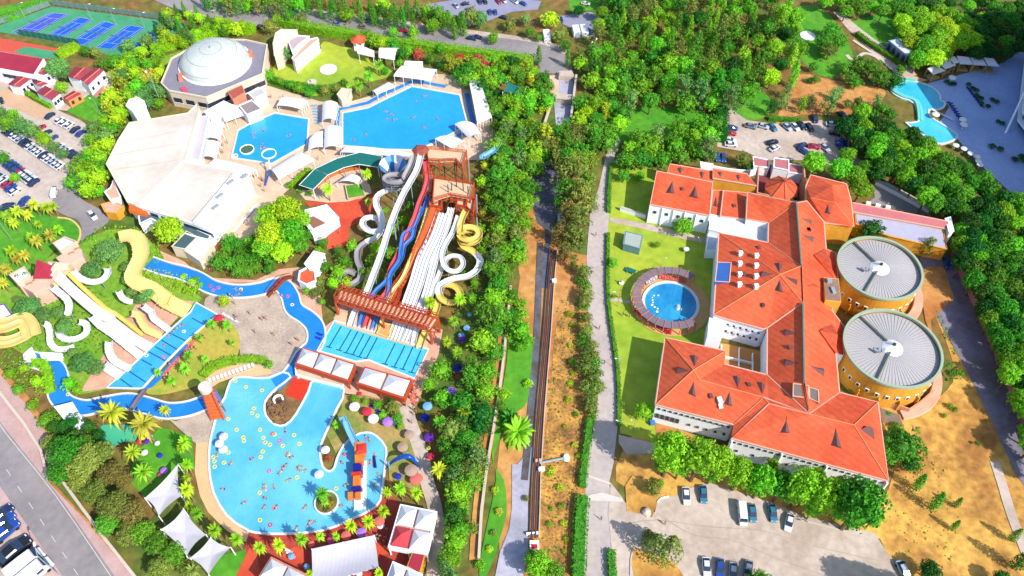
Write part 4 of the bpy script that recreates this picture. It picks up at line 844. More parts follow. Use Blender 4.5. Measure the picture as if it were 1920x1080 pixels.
def roofed(name, V, F, label, cat='building', z0=0, wallm=None, roofm=None, eave=None, parent=None, trim=True, ridges=(), h0=None):
    """V: survey points with heights; F: roof facets; eave: ring of outer vertex numbers"""
    P = W(V); c = sum(P, Vector())/len(P); root = parent or thing(name, (c.x, c.y, z0), label, cat)
    mb = MB(); n = len(P); mb.v = P+[p-Vector((0, 0, .22)) for p in P]; mb.f = [tuple(f) for f in F]+[tuple(i+n for i in reversed(f)) for f in F]
    import bmesh
    o = mk('roof', mb, roofm or TILE, root, fix=False)
    b = bmesh.new(); b.from_mesh(o.data); bmesh.ops.triangulate(b, faces=b.faces)
    b.verts.ensure_lookup_table(); b.faces.ensure_lookup_table()
    for f in b.faces:
        up = f.verts[0].index < n
        if (f.normal.z < 0) == up: f.normal_flip()
    b.to_mesh(o.data); b.free()
    if eave:
        E = [P[i] for i in eave]; mb = MB(); k = len(E); mb.v = [p-Vector((0, 0, .12)) for p in E]+[Vector((p.x, p.y, z0)) for p in E]
        cc = sum(E, Vector())/k; mb.v = [v+(Vector((cc.x-v.x, cc.y-v.y, 0)).normalized()*.12) for v in mb.v]
        mb.f = [(i, (i+1) % k, k+(i+1) % k, k+i) for i in range(k)]; mk('wall', mb, wallm or WALL, root, fix=False)
        if trim: mb = MB(); mb.sweep(E, [(-.16, -.2), (.16, -.2), (.16, .12), (-.16, .12)], True, flat=True); mk('eaves_trim', mb, TRIM, o)
    for r in ridges:
        mb = MB()
        for a, b_ in zip(r, r[1:]): mb.bar(P[a]+Vector((0, 0, .06)), P[b_]+Vector((0, 0, .06)), .12, 6)
        mk('ridge', mb, M('ridge_tiles', (250, 150, 100), .8, .1, 1), o)
    return root
from mathutils.bvhtree import BVHTree
RT = []
def roof_tree(root):
    V = []; F = []
    for o in KIDS[root.name]:
        if o.name.startswith(('roof', 'side_gable')):
            k = len(V); V += [v.co+WL[root.name] for v in o.data.vertices]; F += [tuple(i+k for i in p.vertices) for p in o.data.polygons]
    RT.append(BVHTree.FromPolygons(V, F))
def RP(px, py, z):                       # point of the roof seen at that survey pixel
    o = Vector((0, 0, CH)); h = RT[-1].ray_cast(o, (G(px, py, 0)-o).normalized())[0] if RT else None
    return h if h is not None and h.z > 4 else G(px, py, z)
def dormer(root, tip, bl, br, z, zt):
    """little triangular roof vent: three survey points, heights at base and tip"""
    t, a, b = (RP(*q, zz) for q, zz in ((tip, zt), (bl, z), (br, z))); m = (a+b)/2; up = (b-a).length*.32
    top = m+Vector((0, 0, up)); mb = MB(); mb.v = [a, b, top, t+Vector((0, 0, .05)), a-Vector((0, 0, .5)), b-Vector((0, 0, .5)), t-Vector((0, 0, .5))]
    mb.f = [(0, 1, 2), (0, 2, 3), (2, 1, 3), (0, 4, 5, 1), (0, 3, 6, 4), (1, 5, 6, 3)]; mk('dormer', mb, LOUV, root)
# --- big white roof
g1 = block('club_hall', [(200, 308), (222, 264), (243, 231), (352, 213), (370, 196), (374, 205), (346, 303), (262, 386), (240, 380)], 6.6, WROOF, WALL, 'big white flat roofed club hall, its left fan shaped half', par=.3, parm=CREAM)
for a, b in (((225, 268), (338, 245)), ((215, 290), (330, 270)), ((215, 318), (335, 300))):
    mb = MB(); mb.bar(G(*a, 6.7), G(*b, 6.7), .07); mk('roof_seam', mb, M('tan_seam', (215, 190, 165), .9), g1)
block('club_hall', [(345, 303), (446, 322), (470, 336), (392, 432), (360, 419), (255, 386), (262, 384)], 6.3, WROOF, WALL, 'big white flat roofed club hall, its lower rectangular half', par=.45, windows=((3, 5, 4.5, 3, 1.6), (4, 5, 4.5, 2.6, 1.6)))
g2 = block('roof_monitor', [(440, 324), (456, 330), (380, 424), (362, 417)], 7.4, M('warm_membrane', (255, 250, 236), .8, .03, .1), WALL, 'long white raised strip at the right edge of the white roof', 'roof structure', par=.15, z0=6.4)
for p in ((458, 331), (432, 342), (412, 368), (404, 389)):
    mb = MB(); q = G(*p, 7.5); mb.box((q.x, q.y, 7.45), (2.2, .9, .5), .9); mk('vent_box', mb, STEEL, g2)
mb = MB()
for i in range(7):
    q = G(244+i*5, 388+i*1.3, 6.4-i*.2); mb.box((q.x, q.y, q.z-1.4), (.7, 2.4, 1.4), .2)
mk('orange_louvres', mb, M('orange_louvre', (230, 120, 50), .7), None, 'orange louvred box at the lower left corner of the white roof', 'louvre')
block('entrance_block', T4(0, 1, [(760, 455), (850, 430), (930, 470), (870, 520), (790, 510)]), 3, PINKP, OCHRE, 'small salmon roofed entrance block beside the turning road', par=.2)
block('side_annex', T4(0, 1, [(785, 360), (830, 330), (850, 270), (905, 400), (830, 420)]), 4.5, PINKP, WALL, 'pinkish flat roofed annex left of the white roof', par=.2)
block('glass_wing', T4(0, 1, [(1110, 500), (1350, 560), (1470, 640), (1580, 690), (1560, 720), (1440, 690), (1300, 640), (1130, 560), (1050, 600), (1040, 540)]), 4, M('dark_glass_roof', (90, 120, 130), .4, .2, .5), WALL, 'glazed wing below the white roof', par=.25)
block('kiosk_roof', T4(0, 1, [(1290, 770), (1400, 655), (1480, 700), (1390, 790)]), 4, M('slate_green_roof', (75, 105, 112), .8, .1, .3), CREAM, 'dark slate roofed pavilion beside the river start', par=.2)
block('kiosk_roof', T4(0, 1, [(1385, 800), (1500, 690), (1600, 750), (1500, 880)]), 3.6, MEMB, CREAM, 'white roofed pavilion beside the river start', par=.2)
# --- domed hall
dm = block('domed_hall', [(303, 157), (322, 111), (362, 89), (410, 75), (460, 76), (501, 85), (492, 140), (387, 184), (317, 171)], 6, GREYROOF, CREAM, 'octagonal hall with a great pale dome and grey roof', par=.5, windows=((6, 5, 2.8, 4.5, 1.8), (7, 3, 2.8, 3, 1.8)))
c = G(404, 119, 6); mb = MB(); nr, ns = 10, 40; V = []; F = []
for i in range(nr+1):
    th = i/nr*math.pi/2; V += [(c.x+11.4*math.cos(th)*math.cos(a*6.2832/ns), c.y+11.4*math.cos(th)*math.sin(a*6.2832/ns), 6.3+6*math.sin(th)) for a in range(ns)]
for i in range(nr):
    for a in range(ns): F.append((i*ns+a, i*ns+(a+1) % ns, (i+1)*ns+(a+1) % ns, (i+1)*ns+a))
mb.add(V, F); do = mk('dome', mb, M('dome_panels', (222, 226, 214), .4, .05, .3, (208, 216, 214), spec=.4), dm, smooth=True)
for i in (2, 5, 8):
    th = i/nr*math.pi/2; mb = MB(); mb.sweep([Vector((c.x+11.45*math.cos(th)*math.cos(a*6.2832/ns), c.y+11.45*math.cos(th)*math.sin(a*6.2832/ns), 6.33+6*math.sin(th))) for a in range(ns)], [(-.05, 0), (.05, 0), (.05, .06), (-.05, .06)], True, flat=True); mk('dome_seam', mb, STEEL, do)
for k in range(20):
    a = k*.31416; mb = MB(); P = [Vector((c.x+11.42*math.cos(i/8*1.45)*math.cos(a), c.y+11.42*math.cos(i/8*1.45)*math.sin(a), 6.32+6.02*math.sin(i/8*1.45))) for i in range(9)]
    for p, q in zip(P, P[1:]): mb.bar(p, q, .03)
    mk('dome_rib', mb, M('pale_seam', (190, 196, 192), .5), do)
mb = MB(); mb.sweep([Vector((c.x+11.7*math.cos(a*.157), c.y+11.7*math.sin(a*.157), 6.05)) for a in range(40)], [(-.25, 0), (.25, 0), (.25, .5), (-.25, .5)], True, flat=True); mk('dome_ring', mb, WHITE, dm)
mb = MB(); mb.cyl((c.x, c.y, 12.3), .5, .7, 12, .2); mk('dome_cap', mb, STEEL, dm)
for p in ((338, 143), (470, 100)):
    q = G(*p, 7); mb = MB(); mb.box((q.x, q.y, 6.05), (1.3, 3.6, 1.2), .3); mk('plant_box', mb, BRICK, dm)
mb = MB(); q = G(345, 168, 6.3); mb.box((q.x, q.y, 6.05), (1.6, 3, .4), .6); mk('red_skylight', mb, M('red_skylight', (225, 90, 120), .6), dm)
block('stair_hut', T6(300, 90, [(765, 490), (920, 420), (955, 500), (820, 580)]), 6.4, M('rust_roof', (190, 95, 80), .8, .1, .4), BRICK, 'small rust red hut on the terrace below the dome', par=.1)
block('low_wing', T6(300, 90, [(1040, 490), (1110, 450), (1190, 510), (1060, 580), (1000, 520)]), 4.5, M('light_grey_roof', (205, 205, 205), .8, .05, .3), WALL, 'white walled low wing with grey roof by the dome', par=.35)
block('low_wing', T6(300, 90, [(890, 650), (1030, 590), (1140, 690), (980, 755)]), 4.2, M('slatted_roof', (165, 150, 150), .8, .1, .3, stripe=('X', 3, .25)), WALL, 'grey slatted roof above the hexagonal pool', par=.3)
block('low_wing', T6(300, 90, [(500, 720), (720, 600), (800, 640), (880, 655), (570, 790)]), 4.0, MEMB, WALL, 'white flat link roof between dome and white roof', par=.2)
block('tank_block', T4(0, 0, [(950, 800), (975, 755), (1030, 738), (1080, 765), (1095, 800), (1050, 850), (1035, 900), (1000, 840)]), 6, MEMB, WALL, 'rounded white annex above the big white roof', par=.5)
# --- houses top left
block('crimson_hall', T4(0, 0, [(-60, 370), (0, 385), (330, 440), (255, 560), (0, 515), (-60, 500)]), 6, M('crimson_roof', (185, 50, 75), .75, .08, .2, (170, 44, 70), stripe=('X', 1.5, .12)), WALL, 'long crimson roofed hall at the left edge', par=0, windows=((3, 6, 3.4, 2.4, 1.4),))
def gable(name, pts, h, rise, label, roofm=MAROON, wallm=WALL, wn=3):
    a, b, c, d = pts; m1 = ((a[0]+d[0])/2, (a[1]+d[1])/2, h+rise); m2 = ((b[0]+c[0])/2, (b[1]+c[1])/2, h+rise)
    V = [(*a, h), (*b, h), (*c, h), (*d, h), m1, m2]
    r = roofed(name, V, [(0, 1, 5, 4), (4, 5, 2, 3)], label, 'house', 0, wallm, roofm, (0, 1, 2, 3), trim=False, ridges=[(4, 5)])
    P = W(V); mb = MB(); mb.add([P[0], P[3], P[4], P[1], P[2], P[5]], [(0, 1, 2), (3, 4, 5)]); mk('gable', mb, wallm, r)
    wins(r, P[3], P[2], wn, h*.55, .9, 1.2); return r
gable('house', T4(0, 0, [(505, 570), (560, 500), (700, 520), (600, 600)]), 5, .8, 'white house with maroon roof, left part beside the big tree', wn=2)
gable('house', T4(0, 0, [(600, 590), (720, 505), (780, 525), (660, 640)]), 5, .8, 'white house with maroon roof, right part with the tall white front')
gable('house', T4(0, 0, [(60, 630), (140, 565), (235, 590), (150, 650)]), 4, .7, 'low house with greyish maroon roof below the crimson hall')
gable('house', T4(0, 0, [(235, 530), (300, 500), (400, 520), (330, 560)]), 4.5, .7, 'white walled house half hidden by the big tree', wn=2)
gable('house', T4(0, 0, [(270, 690), (340, 640), (450, 700), (390, 750)]), 4, .7, 'maroon roofed cottage beside the black wall')
gable('house', T4(0, 0, [(245, 620), (290, 600), (360, 625), (310, 645)]), 3.5, .5, 'tiny maroon roofed hut between two cottages', wn=1)
gable('house', T4(0, 0, [(470, 730), (550, 680), (610, 700), (510, 755)]), 3.2, .5, 'orange walled kiosk with maroon roof', wallm=M('orange_render', (245, 160, 90), .85), wn=2)
block('house', T4(0, 0, [(680, 700), (760, 640), (810, 655), (710, 725)]), .8, PINKR, BRICK, 'low pink paved platform beside the white house', par=0)
# --- garden building, gazebo, shells
cb = block('garden_building', T4(1, 0, [(150, 250), (190, 225), (310, 228), (300, 255), (240, 290), (215, 330), (190, 400), (140, 420), (130, 330)]), 6, MEMB, CREAM, 'curved white roofed garden building, its left wing', par=.3)
block('garden_building', T4(1, 0, [(240, 300), (310, 270), (400, 275), (330, 330), (270, 385)]), 5, M('mauve_roof', (205, 180, 185), .85, .08, .3), WALL, 'mauve roofed middle of the garden building', par=.3)
block('garden_building', T4(1, 0, [(270, 440), (330, 370), (400, 300), (460, 285), (470, 300), (330, 420), (290, 460)]), 5, PINKP, WALL, 'white fronted right wing of the garden building', par=.3, windows=((3, 6, 2.5, 1, 1.8),))
gz = thing('gazebo', G(672, 84), 'white gazebo with a red pyramid roof', 'gazebo'); q = G(672, 72, 4)
mb = MB(); mb.cyl((q.x, q.y, 3.6), 3.0, 1.8, 8, .2); mk('roof', mb, TILE, gz)
for i in range(4):
    a = .785+i*1.5708; mb = MB(); mb.box((q.x+1.9*math.cos(a), q.y+1.9*math.sin(a), 0), (.7, .7, 3.6)); mk('pillar', mb, WHITE, gz)
mb = MB(); mb.cyl((q.x, q.y, 0), 2.8, .25, 8); mk('floor', mb, PINKP, gz)
def barrel(name, pts, z, rise, posts, label, mat=None, group=None, n=8, cat='canopy'):
    """arched canvas roof between four survey corners (a-b and d-c are the straight edges)"""
    A, B, Cc, D = W(pts, z); root = thing(name, Vector(((A.x+Cc.x)/2, (A.y+Cc.y)/2, 0)), label, cat, group); mb = MB(); V = []
    for i in range(n+1):
        t = i/n; zz = rise*4*t*(1-t)
        for p, q in ((A, D), (B, Cc)): V.append(p.lerp(q, t)+Vector((0, 0, zz)))
    k = len(V); V += [v-Vector((0, 0, .12)) for v in V]
    F = [(2*i, 2*i+1, 2*i+3, 2*i+2) for i in range(n)]+[(k+2*i, k+2*i+2, k+2*i+3, k+2*i+1) for i in range(n)]
    F += [(2*i, 2*i+2, k+2*i+2, k+2*i) for i in range(n)]+[(2*i+1, k+2*i+1, k+2*i+3, 2*i+3) for i in range(n)]+[(0, k, k+1, 1), (2*n, 2*n+1, k+2*n+1, k+2*n)]
    mb.add(V, F); mk('canvas', mb, mat or MEMB, root, smooth=False)
    for s, (p, q) in enumerate(((A, B), (D, Cc))):
        for i in range(posts):
            t = (i+.1)/(posts-.8) if posts > 1 else .5; r = p.lerp(q, min(1, t)); mb = MB(); mb.cyl((r.x, r.y, 0), .08, z, 6); mk('post', mb, WHITE, root)
    return root
CG = 'white canopies around the upper pools'
barrel('shell_stage', T4(1, 0, [(750, 330), (890, 390), (890, 430), (760, 400)]), 4, 1.5, 2, 'white shell roof on the garden lawn, left of two', cat='stage')
barrel('shell_stage', T4(1, 0, [(930, 360), (1075, 360), (1040, 450), (920, 430)]), 4.5, 1.5, 2, 'white shell roof on the garden lawn, right of two', cat='stage')
barrel('pool_canopy', T4(1, 0, [(1095, 490), (1360, 520), (1310, 605), (1030, 570)]), 4, .4, 5, 'white flat bar roof above the largest pool', group=CG)
block('bar_back', T4(1, 0, [(1120, 460), (1250, 465), (1240, 490), (1110, 485)]), 3, WROOF, WALL, 'narrow white block behind the pool bar roof', par=.1)
barrel('pool_canopy', T4(1, 0, [(870, 680), (990, 615), (1045, 650), (905, 710)]), 3, .4, 3, 'white canopy by the lawn corner of the largest pool', group=CG)
block('pool_hut', T4(1, 0, [(610, 710), (645, 668), (715, 672), (690, 745), (640, 750)]), 3.2, CREAM, CREAM, 'cream square hut with a hole in its roof by the garden', par=.3)
barrel('pool_canopy', T4(1, 0, [(155, 790), (190, 730), (385, 755), (340, 820)]), 3, .5, 4, 'white double canopy above the hexagonal pool', group=CG)
barrel('pool_canopy', T4(1, 0, [(500, 770), (495, 905), (600, 900), (610, 770)]), 3.2, .9, 4, 'white barrel canopy between the two upper pools, upper one', group=CG)
barrel('pool_canopy', T4(1, 0, [(515, 955), (510, 1110), (640, 1110), (640, 955)]), 3.2, .9, 4, 'white barrel canopy between the two upper pools, lower one', group=CG)
barrel('pool_canopy', T4(1, 0, [(400, 1040), (390, 1130), (500, 1100), (500, 980)]), 3, .6, 3, 'white barrel canopy touching the hexagonal pool', group=CG)
barrel('pool_canopy', T4(0, 0, [(1660, 870), (1770, 800), (1840, 860), (1690, 915)]), 3, .5, 3, 'white canopy left above the hexagonal pool', group=CG)
barrel('pool_canopy', T4(0, 0, [(1560, 920), (1540, 1040), (1650, 1050), (1680, 920)]), 3, .8, 3, 'white barrel canopy beside the white roof, topmost of three', group=CG)
barrel('pool_canopy', T4(0, 0, [(1540, 1060), (1515, 1180), (1620, 1190), (1650, 1070)]), 3, .8, 3, 'white barrel canopy beside the white roof, middle of three', group=CG)
barrel('pool_canopy', T4(0, 1, [(1560, 150), (1610, 110), (1920, 190), (1860, 240)]), 3, .5, 4, 'long white canopy under the hexagonal pool, lowest of three', group=CG)
block('covered_walk', T4(0, 0, [(1450, 880), (1570, 870), (1500, 1200), (1390, 1180)]), 3.5, M('violet_roof', (205, 198, 215), .85, .06, .2), WALL, 'long lilac grey walkway roof beside the white roof', par=.2)
barrel('pool_canopy', T4(1, 1, [(110, 190), (320, 60), (440, 120), (170, 265)]), 3, .7, 4, 'long white barrel canopy right below the hexagonal pool', group=CG)
barrel('pool_canopy', T4(1, 0, [(1590, 580), (1670, 590), (1770, 880), (1660, 930)]), 3.5, .7, 6, 'long white canopy right of the largest pool', group=CG)
barrel('pool_canopy', T4(1, 0, [(1490, 930), (1600, 1040), (1690, 1010), (1640, 930)]), 3.2, 1.2, 3, 'curved white canopy at the lower right of the largest pool', group=CG)
barrel('pool_canopy', T4(1, 0, [(1340, 1040), (1480, 1120), (1570, 1060), (1480, 1020)]), 3.2, .7, 3, 'white canopy at the bottom corner of the largest pool', group=CG)
barrel('pool_canopy', T4(1, 1, [(630, 60), (690, 10), (1170, 70), (1150, 110)]), 3.4, .5, 6, 'long white roof along the bottom of the largest pool', group=CG)
# dark green canopy
gt = M('dark_green_canvas', (20, 118, 110), .8, .08, .3)
gc = thing('green_canopy', G(640, 320), 'long dark green curved canopy roof edged in white', 'canopy')
for q in ([(325, 310), (430, 345), (540, 235), (440, 190)], [(440, 190), (540, 235), (660, 180), (610, 110)], [(610, 110), (660, 180), (770, 155), (780, 65)], [(780, 65), (770, 155), (915, 178), (950, 95)]):
    P = W(T4(1, 1, q), 4.2); mb = MB(); mb.prism(P, 4.2, 4.35); mk('roof_panel', mb, gt, gc)
    mb = MB(); mb.sweep([p+Vector((0, 0, .1)) for p in P], [(-.09, 0), (.09, 0), (.09, .12), (-.09, .12)], True, flat=True); mk('edge', mb, WHITE, gc)
    for p in (P[1], P[2]): mb = MB(); mb.cyl((p.x, p.y, 0), .12, 4.2, 6); mk('post', mb, WHITE, gc)
ribbon('orange_bar', T4(1, 1, [(440, 335), (540, 255), (660, 200), (780, 185)]), .9, M('orange_counter', (225, 125, 60), .7), 3, 'orange curved counter under the green canopy', 'counter', 3, kind=None, h=1.1)
barrel('white_tent', T4(1, 1, [(600, 290), (680, 235), (790, 255), (760, 295)]), 2.5, 1.0, 2, 'white peaked tent on the terrace by the green canopy')
block('planter_box', T4(1, 1, [(670, 310), (790, 295), (820, 390), (690, 410)]), .9, LAWND, PAVE, 'square planter with lawn beside the funnel slide', 'planter', par=.15)
hut = block('courtyard_kiosk', T4(1, 1, [(370, 500), (530, 460), (620, 555), (430, 690), (370, 590)]), 3.6, MEMB, WALL, 'white angular kiosk roof in the red courtyard', par=.25)
mb = MB(); P = W(T4(1, 1, [(380, 560), (430, 540), (520, 590), (430, 630)]), 3.9); mb.prism(P, 3.7, 3.85); mk('brown_roof', mb, M('brown_roof', (165, 115, 95), .85), hut)
# footbridge kiosk
bk = block('white_sail_hut', T4(1, 1, [(365, 900), (435, 805), (515, 825), (460, 920), (400, 935)]), 4, MEMB, WALL, 'white roofed hut beside the brown footbridge', par=.15)
block('octagon_hut', T4(1, 1, [(330, 960), (400, 925), (440, 960), (450, 1030), (380, 1060), (320, 1030)]), 3, TILE, WALL, 'small red decked hut rimmed in white by the footbridge', par=.5)
ft = thing('footbridge', G(527, 537), 'arched brown footbridge over the lazy river', 'bridge')
P = [Vector(v) for v in crom([G(502, 556, 0)+Vector((0, 0, .3)), G(516, 540, 1.6), G(532, 524, 1.9), G(548, 516, 1.2)+Vector((0, 0, -.6))], 6)]
mb = MB(); mb.sweep(P, [(-.8, 0), (.8, 0), (.8, .15), (-.8, .15)], flat=True); mk('deck', mb, M('brown_planks', (165, 75, 50), .8, .15, 2), ft)
for s in (-1, 1):
    mb = MB(); mb.sweep([p+Vector((0, 0, .9)) for p in P], [(s*.75-.06, 0), (s*.75+.06, 0), (s*.75+.06, .12), (s*.75-.06, .12)], flat=True)
    for p in P[::3]: mb.bar(p, p+Vector((0, 0, .9)), .05)
    mk('railing', mb, M('brown_planks', (165, 75, 50)), ft)
# ================================================================ RED ROOFED COMPLEX
V1 = lambda a: T6(1200, 290, a); V2 = lambda a: T6(1320, 420, a); V3 = lambda a: T6(1320, 590, a); V4 = lambda a: T6(1420, 290, a)
big = thing('red_roof_building', G(1480, 640), 'sprawling white building with red tiled hipped roofs and many triangular vents', 'building')
roofed('w', [(1348, 437, 8), (1440, 455, 8), (1461.7, 515, 13), (1502, 499, 12), (1338, 590, 8), (1361, 598, 8), (1431, 617, 8), (1438.5, 615, 8), (1505, 568, 12)],
       [(0, 4, 2), (0, 2, 3, 1), (4, 5, 6, 7, 8, 2), (2, 8, 3)], '', parent=big, eave=(0, 4, 5, 6, 7, 8, 3, 1), ridges=[(0, 2, 4), (3, 2, 8), (1, 3)], trim=True)
roofed('n', [(1402, 361, 9.5), (1493, 380, 12), (1441, 418, 8), (1399, 410, 8), (1502, 499, 12), (1440, 455, 8)], [(0, 3, 2, 1), (2, 5, 4, 1)], '', parent=big, eave=(0, 3, 2, 5, 4, 1), ridges=[(2, 1)])
roofed('s', [(1438.5, 615, 8), (1505, 568, 12), (1507.5, 718, 12), (1517, 776, 12), (1438, 703, 8)], [(0, 4, 3, 2, 1)], '', parent=big, eave=(0, 4, 3, 2, 1))
E_ = [(1493, 380, 12), (1513, 377, 9.5), (1545, 417, 8), (1549, 467, 8), (1567, 474, 8), (1571, 520, 8), (1560, 583, 8), (1583, 613, 8), (1582, 666, 8), (1567, 662, 8), (1574, 736, 8), (1517, 776, 12), (1507.5, 718, 12), (1505, 568, 12), (1461.7, 515, 13), (1502, 499, 12)]
roofed('e', E_, [(0, 15, 3, 2, 1), (15, 13, 6, 5, 4, 3), (13, 12, 9, 8, 7, 6), (12, 11, 10, 9)], '', parent=big, eave=(1, 2, 3, 4, 5, 6, 7, 8, 9, 10, 11, 12, 13, 15, 0))
for q in ([(1527, 478, 10.4), (1546, 467, 8.6), (1558, 487, 11), (1562, 521, 8.6)], [(1537, 620, 10.4), (1558, 604, 8.6), (1571, 627, 11), (1567, 662, 8.6)], [(1508, 535, 11.4), (1527, 532, 10.6), (1538, 540, 11.4), (1529, 559, 9.6)]):
    P = W(q); mb = MB(); mb.v = P+[p-Vector((0, 0, 2.5)) for p in P]; mb.f = [(0, 1, 2), (0, 2, 3), (1, 5, 6, 2), (2, 6, 7, 3), (0, 3, 7, 4), (0, 4, 5, 1)]; mk('side_gable', mb, TILE, big, fix=False)
roofed('so', [(1247, 633, 8), (1229, 759, 8), (1360, 658, 8), (1358.5, 683, 8), (1300, 694, 12), (1311, 712, 11.3), (1375, 796, 8), (1431, 745, 11), (1438, 703, 8), (1442, 757, 11), (1517, 776, 12)],
       [(0, 1, 4), (0, 4, 2), (2, 4, 5, 3), (1, 6, 7, 5, 4), (3, 5, 7, 8), (8, 7, 9, 10)], '', parent=big, eave=(0, 1, 6, 7, 10, 8, 3, 2), ridges=[(0, 4, 1), (2, 4, 5, 7), (6, 7)])
roofed('sw', [(1375, 796, 8), (1371, 822, 8), (1666, 902, 8), (1646, 754, 8), (1574, 736, 8), (1517, 776, 12), (1442, 757, 11), (1431, 745, 11), (1601, 797, 11.7)],
       [(0, 1, 6, 7), (1, 2, 8, 5, 6), (2, 3, 8), (8, 3, 4, 5)], '', parent=big, eave=(1, 2, 3, 4, 5, 6), ridges=[(0, 7, 6, 5, 8, 2), (8, 3), (4, 5)])
roofed('ne', [(1511, 349, 8), (1520, 328, 8), (1587, 345, 8), (1596, 377, 8), (1601, 424, 8), (1548, 418, 8), (1512, 377, 9), (1520, 371.5, 10.5), (1565, 380, 11.5), (1560, 348, 10), (1596, 425, 8)],
       [(6, 7, 8, 10, 5), (8, 10, 4, 3, 2, 9), (0, 1, 2, 9, 8, 7, 6)], '', parent=big, eave=(0, 1, 2, 3, 4, 5, 6), wallm=OCHRE, ridges=[(7, 8, 4)])
roofed('wa', V1([(190, 185, 8.6), (815, 310, 8.6), (780, 685, 7.4), (115, 560, 7.4)]), [(0, 3, 2, 1)], '', parent=big, eave=(0, 3, 2, 1))
roofed('wb', V1([(335, 105, 6.5), (815, 185, 6.5), (815, 310, 5.9), (310, 205, 5.9)]), [(0, 3, 2, 1)], '', parent=big, eave=(0, 3, 2, 1))
roofed('wc', V1([(820, 155, 7.4), (1200, 215, 7.4), (1310, 350, 6.8), (820, 265, 6.8)]), [(0, 3, 2, 1)], '', parent=big, eave=(0, 3, 2, 1), wallm=OCHRE)
roofed('wd', V1([(820, 400, 6.2), (930, 405, 6.2), (900, 690, 5.6), (785, 665, 5.6)]), [(0, 3, 2, 1)], '', parent=big, eave=(0, 3, 2, 1))
roofed('we', V1([(940, 405, 7), (1205, 430, 7), (1190, 725, 6.4), (905, 690, 6.4)]), [(0, 3, 2, 1)], '', parent=big, eave=(0, 3, 2, 1))
block('x', V1([(790, 680), (1160, 742), (1185, 718), (1445, 768), (1440, 985), (950, 882), (780, 840)]), 5.6, M('light_roof', (228, 232, 238), .7, .03, .2), WALL, '', parent=big, par=.2)
block('x', V1([(780, 845), (890, 865), (860, 1080), (740, 1075)]), 3.4, M('blue_shade_render', (215, 225, 240), .8, .04), WALL, '', parent=big, par=.2)
roof_tree(big)
# glazed rooflight notch, skylight
for q, m_ in ((V2([(150, 430), (305, 435), (285, 655), (125, 645)]), M('blue_glass_roof', (60, 110, 190), .12, .1, .4, spec=.7)), (V3([(1005, 775), (1175, 800), (1170, 940), (1000, 915)]), M('grey_glass_roof', (140, 130, 120), .3, .1, .4)), (V3([(1185, 815), (1285, 850), (1290, 990), (1185, 940)]), M('grey_glass_roof', (140, 130, 120)))):
    P = W(q, 9.4 if m_.name[0] == 'b' else 11.6); mb = MB(); mb.prism(P, P[0].z-1.8, P[0].z); o = mk('rooflight', mb, m_, big)
    mb = MB(); mb.sweep(P, [(-.15, -.05), (.15, -.05), (.15, .15), (-.15, .15)], True, flat=True); mk('frame', mb, TRIM, o)
P = W(V2([(1350, 600), (1515, 615), (1545, 880), (1365, 860)]), 10.5); mb = MB(); mb.prism(P, 0, 10.5); o = mk('plant_room', mb, OCHRE, big)
mb = MB(); mb.prism([sum(P, Vector())/4+(p-sum(P, Vector())/4)*.93 for p in P], 10.45, 10.56); mk('flat_roof', mb, M('plant_roof', (165, 130, 115), .85, .15, .5), o)
for q, sz in (((1554, 528), (1.3, 1, .9)), ((1562, 545), (1, 2, .5))):
    c = G(*q, 10.6); mb = MB(); mb.box((c.x, c.y, 10.57), sz, .1, .9); mk('roof_unit', mb, STEEL, o)
DZ = lambda v, tip, a, b, z, zt: dormer(big, v([tip])[0], v([a])[0], v([b])[0], z, zt)
DZ(V1, (365, 300), (285, 430), (390, 440), 7.9, 8.4); DZ(V1, (622, 355), (548, 470), (658, 495), 7.9, 8.4)
DZ(V1, (455, 215), (415, 155), (495, 160), 6.4, 6.2); DZ(V1, (700, 270), (665, 200), (725, 205), 6.4, 6.1)
DZ(V1, (905, 250), (870, 200), (935, 205), 7.3, 7.1); DZ(V1, (1110, 295), (1075, 235), (1140, 240), 7.3, 7); DZ(V1, (855, 470), (818, 575), (880, 590), 5.8, 6.1)
DZ(V2, (848, 540), (790, 445), (885, 460), 11, 12.3); DZ(V2, (780, 565), (640, 600), (655, 530), 10.4, 12); DZ(V2, (852, 632), (795, 745), (892, 770), 10.6, 12); DZ(V2, (905, 588), (1045, 625), (1045, 690), 11.5, 12.6)
DZ(V2, (1105, 122), (1228, 145), (1225, 210), 9.6, 11.3); DZ(V4, (495, 712), (612, 735), (612, 788), 9.8, 11.4); DZ(V4, (505, 903), (628, 932), (625, 990), 9.6, 11.2)
DZ(V4, (797, 555), (752, 655), (835, 675), 8.9, 10.8)
DZ(V3, (1050, 210), (905, 238), (915, 162), 10, 11.8); DZ(V3, (1055, 545), (905, 583), (915, 495), 10, 11.8); DZ(V3, (1200, 580), (1345, 605), (1350, 700), 9.8, 11.6)
DZ(V3, (380, 825), (320, 695), (418, 715), 9.6, 10.9); DZ(V3, (655, 893), (590, 762), (693, 790), 9.6, 10.9); DZ(V3, (287, 868), (222, 1005), (322, 1035), 9.4, 10.9)
T32 = lambda p: T4(3, 2, [p])[0]; T22 = lambda p: T4(2, 2, [p])[0]; T33 = lambda p: T4(3, 3, [p])[0]
for t, a, b, z, zt in ((T22((1330, 620)), T22((1235, 645)), T22((1245, 588)), 10, 11.7), (T22((1370, 590)), T22((1330, 510)), T22((1400, 520)), 9.8, 11.5), (T22((1363, 705)), T22((1320, 790)), T22((1382, 820)), 9.8, 11.5),
                       (T32((140, 960)), T32((90, 1085)), T32((165, 1090)), 9.3, 11), (T32((508, 1050)), T33((470, 100)), T33((555, 125)), 8.9, 11.2), (T33((800, 60)), T32((695, 1060)), T32((790, 1055)), 8.8, 9.6)):
    dormer(big, t, a, b, z, zt)
